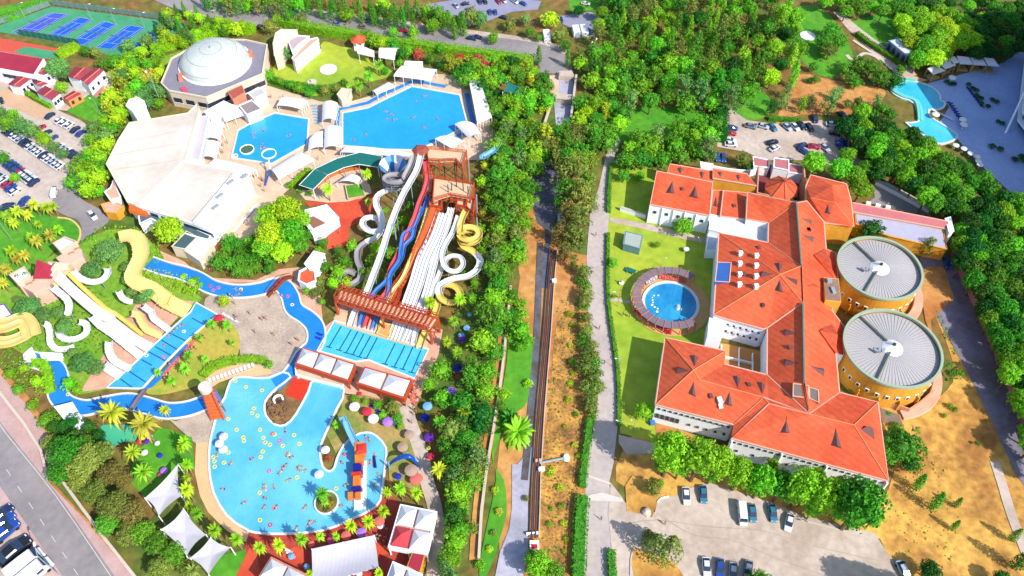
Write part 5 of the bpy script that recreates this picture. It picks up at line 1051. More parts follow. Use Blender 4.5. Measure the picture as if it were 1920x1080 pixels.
for x, y in ((405, 350), (400, 465), (398, 585), (395, 700), (585, 378), (583, 488), (582, 608), (582, 722)):
    c = RP(*V2([(x, y)])[0], 10.6); mb = MB(); mb.box((c.x, c.y, c.z-.6), (.9, .9, 1.7), .1, .92); o = mk('chimney_vent', mb, WHITE, big); mb = MB(); mb.box((c.x, c.y, c.z+1.1), (1.05, 1.05, .18), .1); mk('cap', mb, WHITE, o)
for v, x, y, z in ((V2, 615, 270, 10), (V2, 660, 915, 10), (V2, 455, 570, 9.9), (V3, 965, 370, 10.8), (V3, 503, 792, 10.4), (V4, 578, 845, 10.5), (V1, 475, 388, 8.2), (V1, 1060, 577, 6.9), (V3, 75, 915, 10.2), (V2, 1178, 65, 10.8)):
    c = RP(*v([(x, y)])[0], z); mb = MB(); mb.box((c.x, c.y, c.z-.35), (.9, 1.1, .8), .15, .9); mk('roof_hatch', mb, LOUV, big)
c = RP(*V3([(175, 975)])[0], 10.3); mb = MB(); mb.box((c.x, c.y, c.z-.4), (1, 1.6, 1.2), .2); mb.box((c.x+.1, c.y-1.2, c.z-.5), (.9, .9, .6), .2); mk('chimney_vent', mb, WHITE, big)
# spine parapets
for q in ([(1493, 380, 12.2), (1502, 499, 12.2)], [(1505, 570, 12.2), (1507.5, 718, 12.2)]):
    mb = MB(); mb.sweep(W(q), [(-.2, -.6), (.2, -.6), (.2, .55), (-.2, .55)], flat=True); mk('ridge_parapet', mb, M('green_metal', (130, 140, 120), .6), big)
# facade windows
def frow(a, b, n, z, w_, h_, za=8, rec=.36): 
    A, B = G(*a, za), G(*b, za); wins(big, A, B, n, z, w_, h_)
frow((1232, 760), (1373, 797), 13, 6.7, .6, .6); frow((1232, 760), (1280, 773), 5, 3.6, .8, 1.7); frow((1290, 775), (1373, 797), 5, 3.2, .6, .7)
frow((1373, 823), (1664, 902), 24, 6.7, .6, .6); frow((1373, 823), (1664, 902), 9, 3.4, .6, .7)
frow(*[V1([p])[0] for p in ((115, 560), (780, 685))], 5, 4.7, .9, .9, 7.4)
for t in (0, .22, .41, .6, .79, 1):
    a, b = V1([(115, 560), (780, 685)]); p = G(*a, 7.4).lerp(G(*b, 7.4), t); mb = MB(); mb.box((p.x, p.y-.0, 0), (.3, .5, 7), .1); mk('pilaster', mb, WALL, big)
for t in (0, .33, .62, 1):
    p = G(1373, 823, 8).lerp(G(1664, 902, 8), t); mb = MB(); mb.box((p.x, p.y, 0), (.35, .9, 7.7), .1); mk('pilaster', mb, WALL, big)
frow((1361, 600), (1431, 619), 6, 6.4, .6, .5); frow((1361, 600), (1431, 619), 6, 3.6, .6, .7)
sheet('courtyard_floor', [(1318, 640), (1362, 645), (1440, 660), (1442, 715), (1360, 705), (1350, 680), (1315, 668)], M('orange_tiles', (235, 165, 95), .85, .1, .3), 2, 'orange floored inner courtyard', 'courtyard')
for q in ([(1352, 650), (1350, 690)], [(1385, 655), (1384, 700)], [(1352, 670), (1412, 684)], [(1410, 665), (1410, 705)]):
    mb = MB(); mb.sweep(W(q, .2), [(-.12, 0), (.12, 0), (.12, .9), (-.12, .9)], flat=True); mk('courtyard_wall', mb, WHITE, big)
P = W(V3([(60, 30), (235, 90), (200, 260), (40, 230)]), 6.5); mb = MB(); mb.prism(P, 0, 6.5); mk('stair_tower', mb, WALL, big)
# turret
tc_ = G(1466, 352, 6); tu = thing('octagonal_turret', (tc_.x, tc_.y, 0), 'orange octagonal turret with a faceted red roof', 'turret')
mb = MB(); mb.cyl((tc_.x, tc_.y, 0), 4.6, 6, 8); mk('wall', mb, OCHRE, tu)
mb = MB(); mb.cyl((tc_.x, tc_.y, 5.9), 5.0, 2.9, 8, .05); mk('roof', mb, TILE, tu)
for i in range(8):
    a = i*.7854; mb = MB(); mb.bar((tc_.x+5*math.cos(a), tc_.y+5*math.sin(a), 5.95), (tc_.x, tc_.y, 8.85), .09); mk('hip', mb, VALLEY, tu)
for i in range(3):
    a = -1.9+i*.75; mb = MB(); mb.box((tc_.x+4.5*math.cos(a), tc_.y+4.5*math.sin(a), 3), (.9, .9, 1.3), a); mk('window', mb, WIN, tu)
mb = MB(); mb.sweep(W(V4([(15, 130), (0, 430), (440, 530), (500, 525), (550, 500), (525, 130)]), 5.5), [(-.2, -5.5), (.2, -5.5), (.2, .2), (-.2, .2)], flat=True); mk('yard_wall', mb, M('salmon_wall', (240, 165, 130), .85), None, 'salmon parapet wall round the octagonal turret yard', 'wall')
sheet('turret_yard', V4([(15, 100), (0, 520), (500, 590), (560, 560), (520, 150)]), M('maroon_paving', (135, 70, 75), .85, .1), 3, 'maroon paved yard round the turret', 'yard')
for q, h, lb in (([(190, 40), (350, 60), (350, 180), (185, 145)], 5, 'taller pink flat roofed block above the turret'), ([(352, 105), (520, 130), (515, 225), (352, 200)], 4, 'pink flat roofed block right of the turret'), ([(-50, 25), (130, 65), (130, 150), (-40, 130)], 3.5, 'pink flat roofed block left above the turret')):
    block('pink_block', V4(q), h, PINKR, WALL, lb, par=.25)
block('white_service_block', V1([(680, 85), (820, 110), (815, 185), (690, 160)]), 4, MEMB, WALL, 'white roofed service block behind the red roofs', par=.2)
mb = MB(); mb.sweep(crom(W(V1([(820, 120), (970, 150), (1150, 170)]), 2.5)+W(V1([(1280, 170), (1320, 130)]), 2.5), 3), [(-.12, -2.5), (.12, -2.5), (.12, 0), (-.12, 0)], flat=True); mk('garden_wall', mb, WALL, None, 'white garden wall behind the red roofs', 'wall')
# pink service wing
sw = thing('service_wing', G(1700, 430), 'long service wing with pink tiled and lilac roof strips', 'building')
R31 = lambda a: T4(3, 1, a)
roofed('p', [(*p, z) for p, z in zip(R31([(635, 440), (1345, 580), (1360, 640), (640, 510)]), (6.5, 6.5, 5.4, 5.4))], [(0, 3, 2, 1)], '', parent=sw, eave=(0, 3, 2, 1), roofm=PINKR, wallm=CREAM)
block('x', R31([(650, 514), (1312, 642), (1342, 790), (905, 690), (660, 600)]), 4.8, M('lilac_roof', (196, 194, 216), .8, .05, .1, stripe=('X', 1.5, .06)), OCHRE, '', parent=sw, par=.15)
block('x', R31([(1330, 560), (1365, 545), (1392, 655), (1362, 665)]), 6, M('light_roof', (228, 232, 238)), WALL, '', parent=sw, par=.1)
# drums
DR = M('drum_roof', (200, 193, 192), .6, .04, .2)
def drum(px, py, Rr, h, label, rot):
    c = G(px, py, h); c.z = 0; root = thing('drum_building', c, label, 'building'); n = 64
    mb = MB(); V = []
    for z in (0, h):
        V += [(c.x+Rr*math.cos(i*6.2832/n), c.y+Rr*math.sin(i*6.2832/n), z) for i in range(n)]
    mb.add(V, [(i, (i+1) % n, n+(i+1) % n, n+i) for i in range(n)]); mk('wall', mb, OCHRE, root)
    mb = MB(); mb.sweep([Vector((c.x+Rr*math.cos(i*6.2832/n), c.y+Rr*math.sin(i*6.2832/n), h)) for i in range(n)], [(-.3, -.5), (.3, -.5), (.3, .15), (-.3, .15)], True, flat=True); mk('rim', mb, M('sage_rim', (175, 195, 165), .6, .06), root)
    mb = MB(); mb.cyl((c.x, c.y, h-1.2), Rr-.25, .1, n); mb2 = MB()
    V = [(c.x, c.y, h-.2)]+[(c.x+(Rr-.3)*math.cos(i*6.2832/n), c.y+(Rr-.3)*math.sin(i*6.2832/n), h-.9) for i in range(n)]
    mb2.add(V, [(0, 1+i, 1+(i+1) % n) for i in range(n)]); ro = mk('roof', mb2, DR, root, fix=False)
    for i in range(72):
        a = i*6.2832/72; mb = MB(); mb.bar((c.x+2.6*math.cos(a), c.y+2.6*math.sin(a), h-.36), (c.x+(Rr-.5)*math.cos(a), c.y+(Rr-.5)*math.sin(a), h-.83), .04); mk('roof_rib', mb, STEEL, ro)
    mb = MB(); mb.cyl((c.x, c.y, h-.3), 2.5, 1.3, 28, .5); mk('cone', mb, WHITE, root)
    mb = MB(); mb.cyl((c.x, c.y, h+.95), .45, .5, 12); mk('vent_pipe', mb, M('dark_metal', (70, 75, 75), .5), root)
    for a, r1 in ((R(rot), Rr-.4), (R(rot+118), Rr-.4)):
        mb = MB(); mb.bar((c.x+2*math.cos(a), c.y+2*math.sin(a), h+.2), (c.x+r1*math.cos(a), c.y+r1*math.sin(a), h-.45), .28, 6); mk('duct', mb, M('green_metal', (130, 140, 120)), root)
    for k in range(3):
        a = R(rot+80); mb = MB(); mb.box((c.x+(2.8+k)*math.cos(a), c.y+(2.8+k)*math.sin(a)+.2*k, h-.3), (1.0, .6, .8), a+k); mk('roof_unit', mb, STEEL, root)
    for i in range(13):
        a = R(196+i*12); x, y = c.x+Rr*math.cos(a), c.y+Rr*math.sin(a); mb = MB(); mb.box((x, y, h*.42), (.35, 1.0, 1.1), a); o = mk('window', mb, WHITE, root)
        mb = MB(); mb.box((x+.12*math.cos(a), y+.12*math.sin(a), h*.42+.15), (.3, .62, .8), a); mk('pane', mb, WIN, o)
    for i in range(4):
        a = R(225+i*24); x, y = c.x+(Rr+.25)*math.cos(a), c.y+(Rr+.25)*math.sin(a); mb = MB(); mb.box((x, y, 0), (.9, .35, h*.38), a); mk('buttress', mb, OCHRE, root)
    return c
d1 = drum(1650, 501, 10.7, 9.5, 'upper of two ochre drum buildings with ribbed grey roofs', 115)
d2 = drum(1674, 651, 11.5, 9.5, 'lower and larger of two ochre drum buildings', 118)
for k, (d, Rr) in enumerate(((d1, 10.7), (d2, 11.5))):
    mb = MB(); mb.sweep([Vector((d.x+(Rr+2.2)*math.cos(R(a)), d.y+(Rr+2.2)*math.sin(R(a)), .2)) for a in range(-84, 2, 6)], [(-1.3, 0), (1.3, 0), (1.1, .6), (-1.1, .6)], flat=True)
    mk('stone_terrace', mb, PINKP, None, f'curved pinkish stone terrace at the foot of the {"upper" if k == 0 else "lower"} drum', 'terrace')
mb = MB(); mb.sweep(W([(1640, 755), (1700, 775), (1722, 760), (1745, 740)], 0), [(-.15, 0), (.15, 0), (.15, 2.2), (-.15, 2.2)], flat=True); mk('garden_wall', mb, M('salmon_wall', (240, 165, 130)), None, 'low salmon wall in front of the lower drum', 'wall')
block('timber_deck', T4(3, 2, [(830, 890), (990, 950), (1020, 1040), (860, 1000)]), .5, M('grey_timber', (150, 130, 115), .9, .15, .5, stripe=('X', 3, .3)), SOIL, 'grey timber deck right of the lower red roof', 'deck', par=0)
# boundary walls, fences
def wall(pts, h, t, mat, label, name='boundary_wall', cat='wall', cap=None):
    r = thing(name, W([pts[0]])[0], label, cat); P = W(pts, 0); mb = MB(); mb.sweep(P, [(-t/2, 0), (t/2, 0), (t/2, h), (-t/2, h)], flat=True); mk('wall', mb, mat, r)
    mb = MB(); mb.sweep([p+Vector((0, 0, h)) for p in P], [(-t/2-.06, 0), (t/2+.06, 0), (t/2+.06, .1), (-t/2-.06, .1)], flat=True); mk('cap', mb, cap or KERB, r); return r
wall([(1783, 478), (1810, 540), (1845, 620), (1880, 700), (1912, 790), (1950, 880)], 2.4, .3, M('pinkish_wall', (200, 150, 145), .9, .1, .3), 'long pinkish wall between the pine belt and the track')
wall([(-20, 710), (20, 762), (50, 800), (80, 848), (95, 905)], 1.2, .5, BRICK, 'pink brick boundary wall along the boulevard, upper stretch')
wall([(120, 905), (160, 960), (205, 1020), (262, 1092)], 1.2, .5, BRICK, 'pink brick boundary wall along the boulevard, lower stretch')
wall([(958, 540), (952, 600), (945, 670), (936, 740), (925, 810), (913, 880), (903, 960), (898, 1050)], 1.0, .5, M('tan_retaining', (235, 205, 160), .9, .1, .4), 'thin tan retaining wall running down the green belt')
wall(T4(2, 0, [(320, 730), (290, 800), (230, 980), (200, 1080)]), 1, .6, M('tan_retaining', (235, 205, 160)), 'pale retaining wall beside the upper canal')
wall(T4(2, 0, [(440, 920), (460, 760), (480, 600)]), 2.2, .6, CONC, 'concrete side wall of the upper canal')
wall(T4(3, 1, [(800, 305), (960, 385), (1200, 520)]), 1.4, .4, WALL, 'white wall beside the service yard, nearer one')
wall(T4(3, 1, [(800, 290), (900, 320), (1080, 420), (1220, 500)]), 1.2, .3, WALL, 'white wall under the pines, farther one')
wall(T4(0, 0, [(190, 665), (300, 730), (440, 805)]), 2.4, .3, M('dark_slate', (90, 90, 105), .8), 'dark slate wall beside the clipped hedge and cottages')
wall([(1207, 395), (1240, 403)] if 0 else T4(2, 1, [(810, 500), (1000, 560)]), 1.6, .5, WALL, 'short white wall on the lawn left of the white wing')
block('lawn_shed', T4(2, 1, [(850, 655), (980, 685), (960, 785), (835, 750)]), 2.8, M('pale_shed_roof', (185, 195, 185), .8, .08, .4, stripe=('X', .5, .1)), M('shed_wall', (120, 160, 165), .8), 'grey flat roofed shed on the yellow green lawn', 'shed', par=.1)
block('foot_bridge_roof', T4(2, 1, [(175, 70), (370, 75), (365, 135), (185, 130)]), 1.6, M('green_bridge', (25, 85, 85), .5, .1, .5, stripe=('Y', 1.5, .3)), STEEL, 'dark green pipe bridge over the shaded stream', 'bridge', par=.25)
block('weir', T4(2, 0, [(325, 700), (450, 715), (445, 750), (330, 738)]), 1.8, CONC, CONC, 'concrete weir across the upper canal', 'weir', par=.15)
block('weir', T4(2, 0, [(360, 530), (450, 528), (470, 575), (350, 572)]), 1.8, CONC, CONC, 'concrete slab where the canal starts', 'weir', par=0)
block('white_container', T4(2, 1, [(345, 522), (398, 520), (392, 580), (343, 580)]), 2, MEMB, STEEL, 'small white hut between trees and the middle road', 'hut', par=.05)
# pipes in the canal
pt = [(1037, 470), (1033, 510), (1030, 545), (1025, 620), (1018, 700), (1012, 770), (1008, 830), (1004, 900), (1002, 960), (1000, 1008)]
PD = M('black_pipe', (98, 74, 78), .5, .15, 1)
for k, off in enumerate((-.42, .42)):
    P = W(pt, .9); mb = MB()
    for a, b in zip(P, P[1:]): mb.bar(a+Vector((off, 0, 0)), b+Vector((off, 0, 0)), .27, 10)
    mk('canal_pipe', mb, PD, None, f'long black pipe beside the canal, {"left" if k == 0 else "right"} of two', 'pipe', 'twin canal pipes')
P = W(pt, 0); mb = MB(); mb.sweep([p+Vector((0, 0, 0)) for p in P], [(-1.3, 0), (-1.1, 0), (-1.1, .6), (-1.3, .6)], flat=True); mk('channel_wall', mb, KERB, None, 'pale concrete kerb wall left of the black pipes', 'wall')
P = W(pt, 0); mb = MB(); mb.sweep(P, [(.85, 0), (1.0, 0), (1.0, .5), (.85, .5)], flat=True); mk('channel_wall', mb, KERB, None, 'pale concrete kerb wall right of the black pipes', 'wall')
for i, p in enumerate(((1038, 527), (1009, 865), (998, 1001), (1015, 880))):
    c = G(*p, .5); mb = MB(); mb.box((c.x, c.y, 0), (2.6 if i == 2 else 1.5, .8 if i != 2 else .4, 1.1), .1); mk('pipe_clamp', mb, PINKP if i == 1 else WHITE, None, ['pale concrete clamp at the top of the black pipes', 'pink concrete clamp on the pipes at the elbow', 'white cross beam over the lower pipe ends', 'small white valve box by the pipes'][i], 'clamp')
pe = thing('pipe_elbow', G(1060, 857), 'white dome headed pipe elbow on the orange verge', 'pipe'); c = G(1062, 858, .5); a = G(1012, 868, .6)
mb = MB(); mb.bar(a, c, .3, 10); mk('pipe', mb, STEEL, pe); mb = MB(); mb.cyl((c.x, c.y, 0), .9, 1.1, 14, .65); mk('dome_cap', mb, WHITE, pe)
sg = thing('red_sign_hut', G(1002, 1030), 'little white booth with a red sign panel at the pipe end', 'booth'); c = G(1002, 1025, 1); mb = MB(); mb.box((c.x, c.y, 0), (2.0, 2.2, 1.8)); mk('wall', mb, WHITE, sg); mb = MB(); mb.box((c.x, c.y-.3, 1.8), (1.3, 1.0, .12)); mk('sign_panel', mb, M('red_sign', (225, 40, 45), .6), sg)
# hotel tower at the right edge (mostly outside the frame; it shades the terrace)
ht = thing('hotel_tower', G(1990, 200), 'white balconied hotel tower cut by the right edge', 'building')
HP = [G(1925, 90), G(1888, 225), G(2010, 560), G(2330, 560), G(2330, 60)]; HP = [Vector((p.x, p.y, 0)) for p in HP]
B0, B1, B2 = G(1912, 112), G(1890, 236), G(1980, 300)
for i in range(9):
    z = i*3.3; mb = MB(); mb.prism([(B0.x+3, B0.y), (B1.x+3, B1.y), (B1.x+9, B1.y-50), (B1.x+60, B1.y-50), (B0.x+60, B0.y)], z, z+2.9); mk('storey', mb, M('storey_glass', (110, 125, 160), .3, .2, .4), ht)
    mb = MB(); mb.prism([(B0.x+1.2, B0.y+1.5), (B1.x+1.2, B1.y-1), (B1.x+7.5, B1.y-51.5), (B1.x+62, B1.y-51.5), (B0.x+62, B0.y+1.5)], z+2.9, z+3.3); mk('floor_slab', mb, WALL, ht)
mb = MB(); mb.bar(G(1885, 250, 0), G(1925, 165, 9), .35, 6); mk('brace', mb, WALL, ht)
# cabanas and pavilion
for i, q in enumerate(([(1415, 420), (1505, 430), (1540, 485), (1440, 480)], [(1515, 430), (1605, 435), (1640, 492), (1545, 487)], [(1615, 432), (1690, 440), (1735, 500), (1650, 492)], [(1340, 425), (1400, 425), (1440, 470), (1380, 480)], [(1250, 450), (1330, 430), (1410, 490), (1330, 520)], [(1195, 515), (1250, 485), (1330, 530), (1240, 560)])):
    P = W(T4(3, 0, q), 3.2); c = sum(P, Vector())/4; r = thing('cabana', (c.x, c.y, 0), f'flat canvas roofed hotel cabana, {ORDW[[3, 4, 5, 2, 1, 0][i]]} from the left of six', 'cabana', 'hotel cabanas')
    mb = MB(); mb.prism(P, 3.1, 3.3); mk('roof', mb, MEMB, r)
    for p in P: mb = MB(); mb.box((p.x*.97+c.x*.03, p.y*.97+c.y*.03, 0), (.25, .25, 3.1)); mk('post', mb, M('sand_post', (215, 180, 120), .8), r)
    mb = MB(); q2 = [c+(p-c)*.8 for p in P]; mb.prism([(p.x, p.y) for p in q2[:2]]+[(p.x, p.y-.1) for p in reversed([q2[0], q2[1]])] if 0 else q2, .0, .5); mk('daybed', mb, M('sand_post', (215, 180, 120)), r)
block('glass_pavilion', T4(3, 0, [(905, 305), (970, 292), (1080, 380), (1045, 420)]), 4.2, M('light_roof', (228, 232, 238)), M('pavilion_glass', (120, 145, 190), .2, .1, .5, spec=.6), 'glass walled pavilion in the park', 'pavilion', par=.15, windows=((3, 4, 2.2, 1.2, 2.6),))
for i, p in enumerate(((616, 131, 3.2), (1514, 68, 2.6))):
    c = G(p[0], p[1]); mb = MB(); mb.cyl((c.x, c.y, 0), p[2]*1.05 if i else 2.9, .35, 36); mk('round_stage', mb, MEMB, None, ('white' if i == 0 else 'pale')+' round stage on the '+('rounded garden lawn' if i == 0 else 'shaded park lawn'), 'stage')
c = G(585, 155); r = thing('stone_fountain', c, 'small tiered stone fountain at the lawn edge', 'fountain'); mb = MB(); mb.cyl((c.x, c.y, 0), 1.6, .4, 16); mk('basin', mb, KERB, r); mb = MB(); mb.cyl((c.x, c.y, .4), .5, .9, 10, .3); mk('pedestal', mb, KERB, r)
for i, p in enumerate(T4(2, 0, [(260, 290), (480, 255), (540, 250)])):
    c = G(*p); mb = MB(); mb.box((c.x, c.y, 0), (2.4, 5, 2.2), .1, .96); r = mk('site_container', mb, WALL, None, ['leftmost of three white site cabins near the top road', 'middle of three white site cabins near the top road', 'rightmost of three white site cabins near the top road'][i], 'cabin', 'white site cabins')
bo = G(1212, 962); mb = MB(); rg = random.Random(4); V = []; F = []
for i in range(7):
    for j in range(12):
        th, ph = i/6*1.6, j*.5236; q = 1.1*(1+.15*math.sin(3*ph+i)); V.append((bo.x+q*math.sin(th)*math.cos(ph), bo.y+q*math.sin(th)*math.sin(ph), 1.3*math.cos(th)+.1))
for i in range(6):
    for j in range(12): F.append((i*12+j, i*12+(j+1) % 12, (i+1)*12+(j+1) % 12, (i+1)*12+j))
mb.add(V, F); mk('boulder', mb, KERB, None, 'whitish boulder on the dry traffic island', 'boulder')
# ================================================================ WATER SLIDES
def U(r, th=.1, n=8, deep=1.0):
    a = [(-r*math.cos(math.pi*i/n), -r*deep*math.sin(math.pi*i/n)+r*deep) for i in range(n+1)]
    b = [(x*(1+th/r), y-th) for x, y in reversed(a)]; b[0] = (r+th, r*deep); b[-1] = (-r-th, r*deep); return a+b
SW = M('slide_white', (245, 246, 250), .3, .03, .3, spec=.5); SY = M('slide_yellow', (248, 218, 110), .35, .04, .3, spec=.5); SG = M('slide_grey', (165, 160, 165), .4, .06, .4)
SR = M('slide_red', (225, 85, 95), .4, .05, .3); SB = M('slide_blue', (75, 135, 220), .35, .05, .3); SLB = M('slide_light_blue', (130, 195, 235), .35, .04, .3); SPY = M('slide_pale_yellow', (252, 226, 140), .4, .04, .3, spec=.4); SCY = M('slide_cream', (238, 205, 125), .4, .05, .3)
def slide(pts, r, mat, label, parts=None, n=6, step=9, deep=.9, supports=True, lanes=1, name='water_slide', zmin=.8, tube=False):
    """pts: (px,py,z). parts: list of (start fraction, material) where the colour changes"""
    P = crom(W(pts), n); c = P[len(P)//2]; root = thing(name, (c.x, c.y, 0), label, 'water slide', None); N = len(P)
    if lanes > 1:
        pr_ = []
        for k in range(lanes):
            for i in range(5):
                a = math.pi*i/4; pr_.append((-r+2*r*(k+.5)/lanes-(r/lanes)*math.cos(a)*.96, .45-.42*math.sin(a)))
        prof = pr_+[(r+.1, .45), (r+.1, -.15), (-r-.1, -.15), (-r-.1, .45)]
    elif tube: prof = [(r*math.cos(i*.7854), r*math.sin(i*.7854)) for i in range(8)]
    else: prof = U(r, deep=deep)
    cuts = [(int(f*(N-1)), m) for f, m in (parts or [(0, mat)])]
    for i, (s, m) in enumerate(cuts):
        e = cuts[i+1][0] if i+1 < len(cuts) else N-1
        mb = MB(); mb.sweep(P[s:e+1], prof)
        if lanes == 1:
            for k in range(s+2, e-1, 4): mb.sweep([P[k], P[k]+(P[k+1]-P[k]).normalized()*.16], [(x*1.1, y*1.1-.03) for x, y in prof])
        mk('chute', mb, m, root, smooth=False)
    if supports:
        acc = 0
        for a, b in zip(P, P[1:]):
            acc += (b-a).length
            if acc > step and b.z > zmin+.6: acc = 0; mb = MB(); mb.cyl((b.x, b.y, 0), .13, b.z-.1, 7); mk('support_post', mb, STEEL, root)
    return root
SX = lambda a: T4(1, 1, a); SZ = lambda a: T4(1, 2, a)
slide(SX([(1240, 85, 15), (1210, 200, 13.8), (1150, 310, 12.5), (1100, 400, 11.5), (1040, 540, 9.5), (990, 680, 8), (940, 840, 6.2), (880, 1000, 4.8)])+SZ([(830, 50, 3.8), (790, 120, 2.4), (745, 190, 1.2), (710, 290, .2)]), .8, SW, 'long straight white slide, the leftmost big run to the landing pool')
co = [(1185, 90, 15), (1160, 170, 13.5), (1120, 250, 12)]
for k in range(20):
    a = R(-20-k*54); co.append((1050+78*math.cos(a), 262+k*2.2-34*math.sin(a), 11.5-k*.22))
co += [(1085, 335, 6.5), (990, 355, 6), (915, 400, 5.6), (905, 470, 5.2), (945, 560, 4.8), (935, 650, 4.4), (860, 665, 4), (805, 620, 3.7), (815, 575, 3.4), (870, 560, 3.1), (930, 590, 2.8), (940, 650, 2.4), (900, 710, 2), (830, 745, 1.8), (770, 800, 1.6), (765, 880, 1.4), (790, 950, 1.3), (780, 1020, 1.2), (710, 1060, 1.1), (640, 1030, 1), (645, 985, .9), (700, 965, .8), (745, 985, .7)]
slide(SX(co), .8, SG, 'winding slide that coils grey at the top, runs white and ends in a grey curl', [(0, SG), (.47, SW), (.8, SG)], step=12)
fn = thing('funnel_slide', G(738, 330), 'blue and white striped funnel bowl beside the grey coil', 'water slide'); c = G(738, 318, 6.5); n = 24
for k in range(8):
    V = []
    for j in range(4):
        a = (k*3+j)*6.2832/n
        for q, z in ((4.0, 8.6), (2.9, 7.3), (1.9, 5.8), (1.2, 4.3)): V.append((c.x+q*math.cos(a), c.y+q*math.sin(a), z))
    F = [(j*4+i, (j+1)*4+i, (j+1)*4+i+1, j*4+i+1) for j in range(3) for i in range(3)]; mb = MB(); mb.add(V, F); mk('funnel_panel', mb, SW if k % 2 else M('slide_bright_blue', (40, 140, 225), .3), fn, fix=False)
for k in range(4): a = k*1.57+.4; mb = MB(); mb.cyl((c.x+3.8*math.cos(a), c.y+3.8*math.sin(a), 0), .14, 8.4, 7); mk('support_post', mb, STEEL, fn)
slide(SX([(1265, 130, 13.5), (1285, 260, 11.5), (1265, 350, 10), (1225, 450, 8.5), (1190, 560, 7), (1130, 700, 5), (1090, 790, 4), (1010, 950, 3)])+SZ([(990, 20, 2.6), (900, 130, 1.8), (850, 210, 1), (815, 310, .2)]), .6, SR, 'straight red slide between the white and blue runs')
slide(SX([(1290, 390, 8.5), (1265, 480, 7.6), (1200, 590, 6.4), (1175, 700, 5.4), (1115, 770, 4.6), (1095, 860, 4), (1030, 960, 3.4), (970, 1040, 3)])+SZ([(905, 20, 2.6), (860, 90, 2), (810, 180, 1.2), (775, 300, .2)]), .48, SB, 'wavy light blue slide, left of a twisting pair', step=11)
slide(SX([(1250, 470, 7.8), (1190, 620, 6.2), (1110, 680, 5.4), (1090, 780, 4.6), (1075, 880, 4), (1010, 980, 3.4)])+SZ([(1000, 20, 2.8), (975, 90, 2), (925, 180, 1.2), (870, 325, .2)]), .48, SB, 'wavy light blue slide, right of a twisting pair', step=11)
slide(SX([(1295, 470, 8), (1240, 660, 6.4), (1170, 850, 4.8), (1100, 1010, 3.4)])+SZ([(1020, 40, 2.6), (960, 200, 1.2), (925, 345, .2)]), .45, SPY, 'thin straight yellow slide beside the orange stairs')
slide(SX([(1400, 520, 8.5), (1340, 690, 7), (1260, 860, 5.4), (1205, 1040, 4)])+SZ([(1170, 60, 3), (1130, 170, 1.8), (1085, 260, 1), (1035, 395, .2)]), 1.85, SW, 'widest white slide with four parallel lanes', lanes=4)
slide(SX([(1465, 480, 8.5), (1430, 620, 7), (1350, 850, 5), (1300, 1040, 3.6)])+SZ([(1270, 60, 2.8), (1215, 190, 1.6), (1160, 310, .8), (1120, 410, .2)]), .85, SW, 'white twin lane slide right of the four lane one', lanes=2)
slide(SX([(1520, 540, 8.4), (1480, 660, 7), (1410, 790, 5.6), (1400, 880, 5), (1440, 950, 4.5), (1510, 960, 4.1), (1555, 910, 3.7), (1530, 855, 3.4), (1460, 850, 3.1), (1410, 900, 2.9), (1370, 1000, 2.6)])+SZ([(1320, 40, 2.3), (1260, 180, 1.6), (1205, 320, .8), (1180, 430, .2)]), .62, SW, 'white slide making one loop above the long run')
ys = [(1580, 500, 8.6), (1540, 590, 7.8)]
for k in range(15):
    a = R(190-k*52); ys.append((1603+72*math.cos(a), 668+k*3.6-42*math.sin(a), 7.6-k*.2))
ys += [(1560, 780, 4.4), (1630, 820, 4), (1680, 880, 3.6), (1660, 950, 3.2), (1590, 1000, 2.9), (1480, 1020, 2.6), (1395, 1060, 2.4)]
yt = [(1370, 20, 2.2), (1385, 80, 2), (1440, 118, 1.8), (1510, 105, 1.6), (1530, 45, 1.5), (1480, -5, 1.4), (1400, -10, 1.3), (1375, 60, 1.1), (1360, 150, .9), (1330, 230, .7), (1270, 340, .5), (1225, 460, .2)]
slide(SX(ys)+SZ(yt), .82, SY, 'fat yellow slide coiled like a spring, white in the middle', [(0, SY), (.52, SW), (.7, SY)], step=10)
slide(SX([(1840, -40, 5), (1790, 50, 4.6), (1700, 110, 4.2), (1720, 90, 4), (1790, 60, 3.8), (1855, 90, 3.4), (1850, 150, 3), (1790, 200, 2.4), (1745, 250, 1.6), (1725, 300, .8)]), .8, SLB, 'pale blue winding slide at the edge of the green belt')
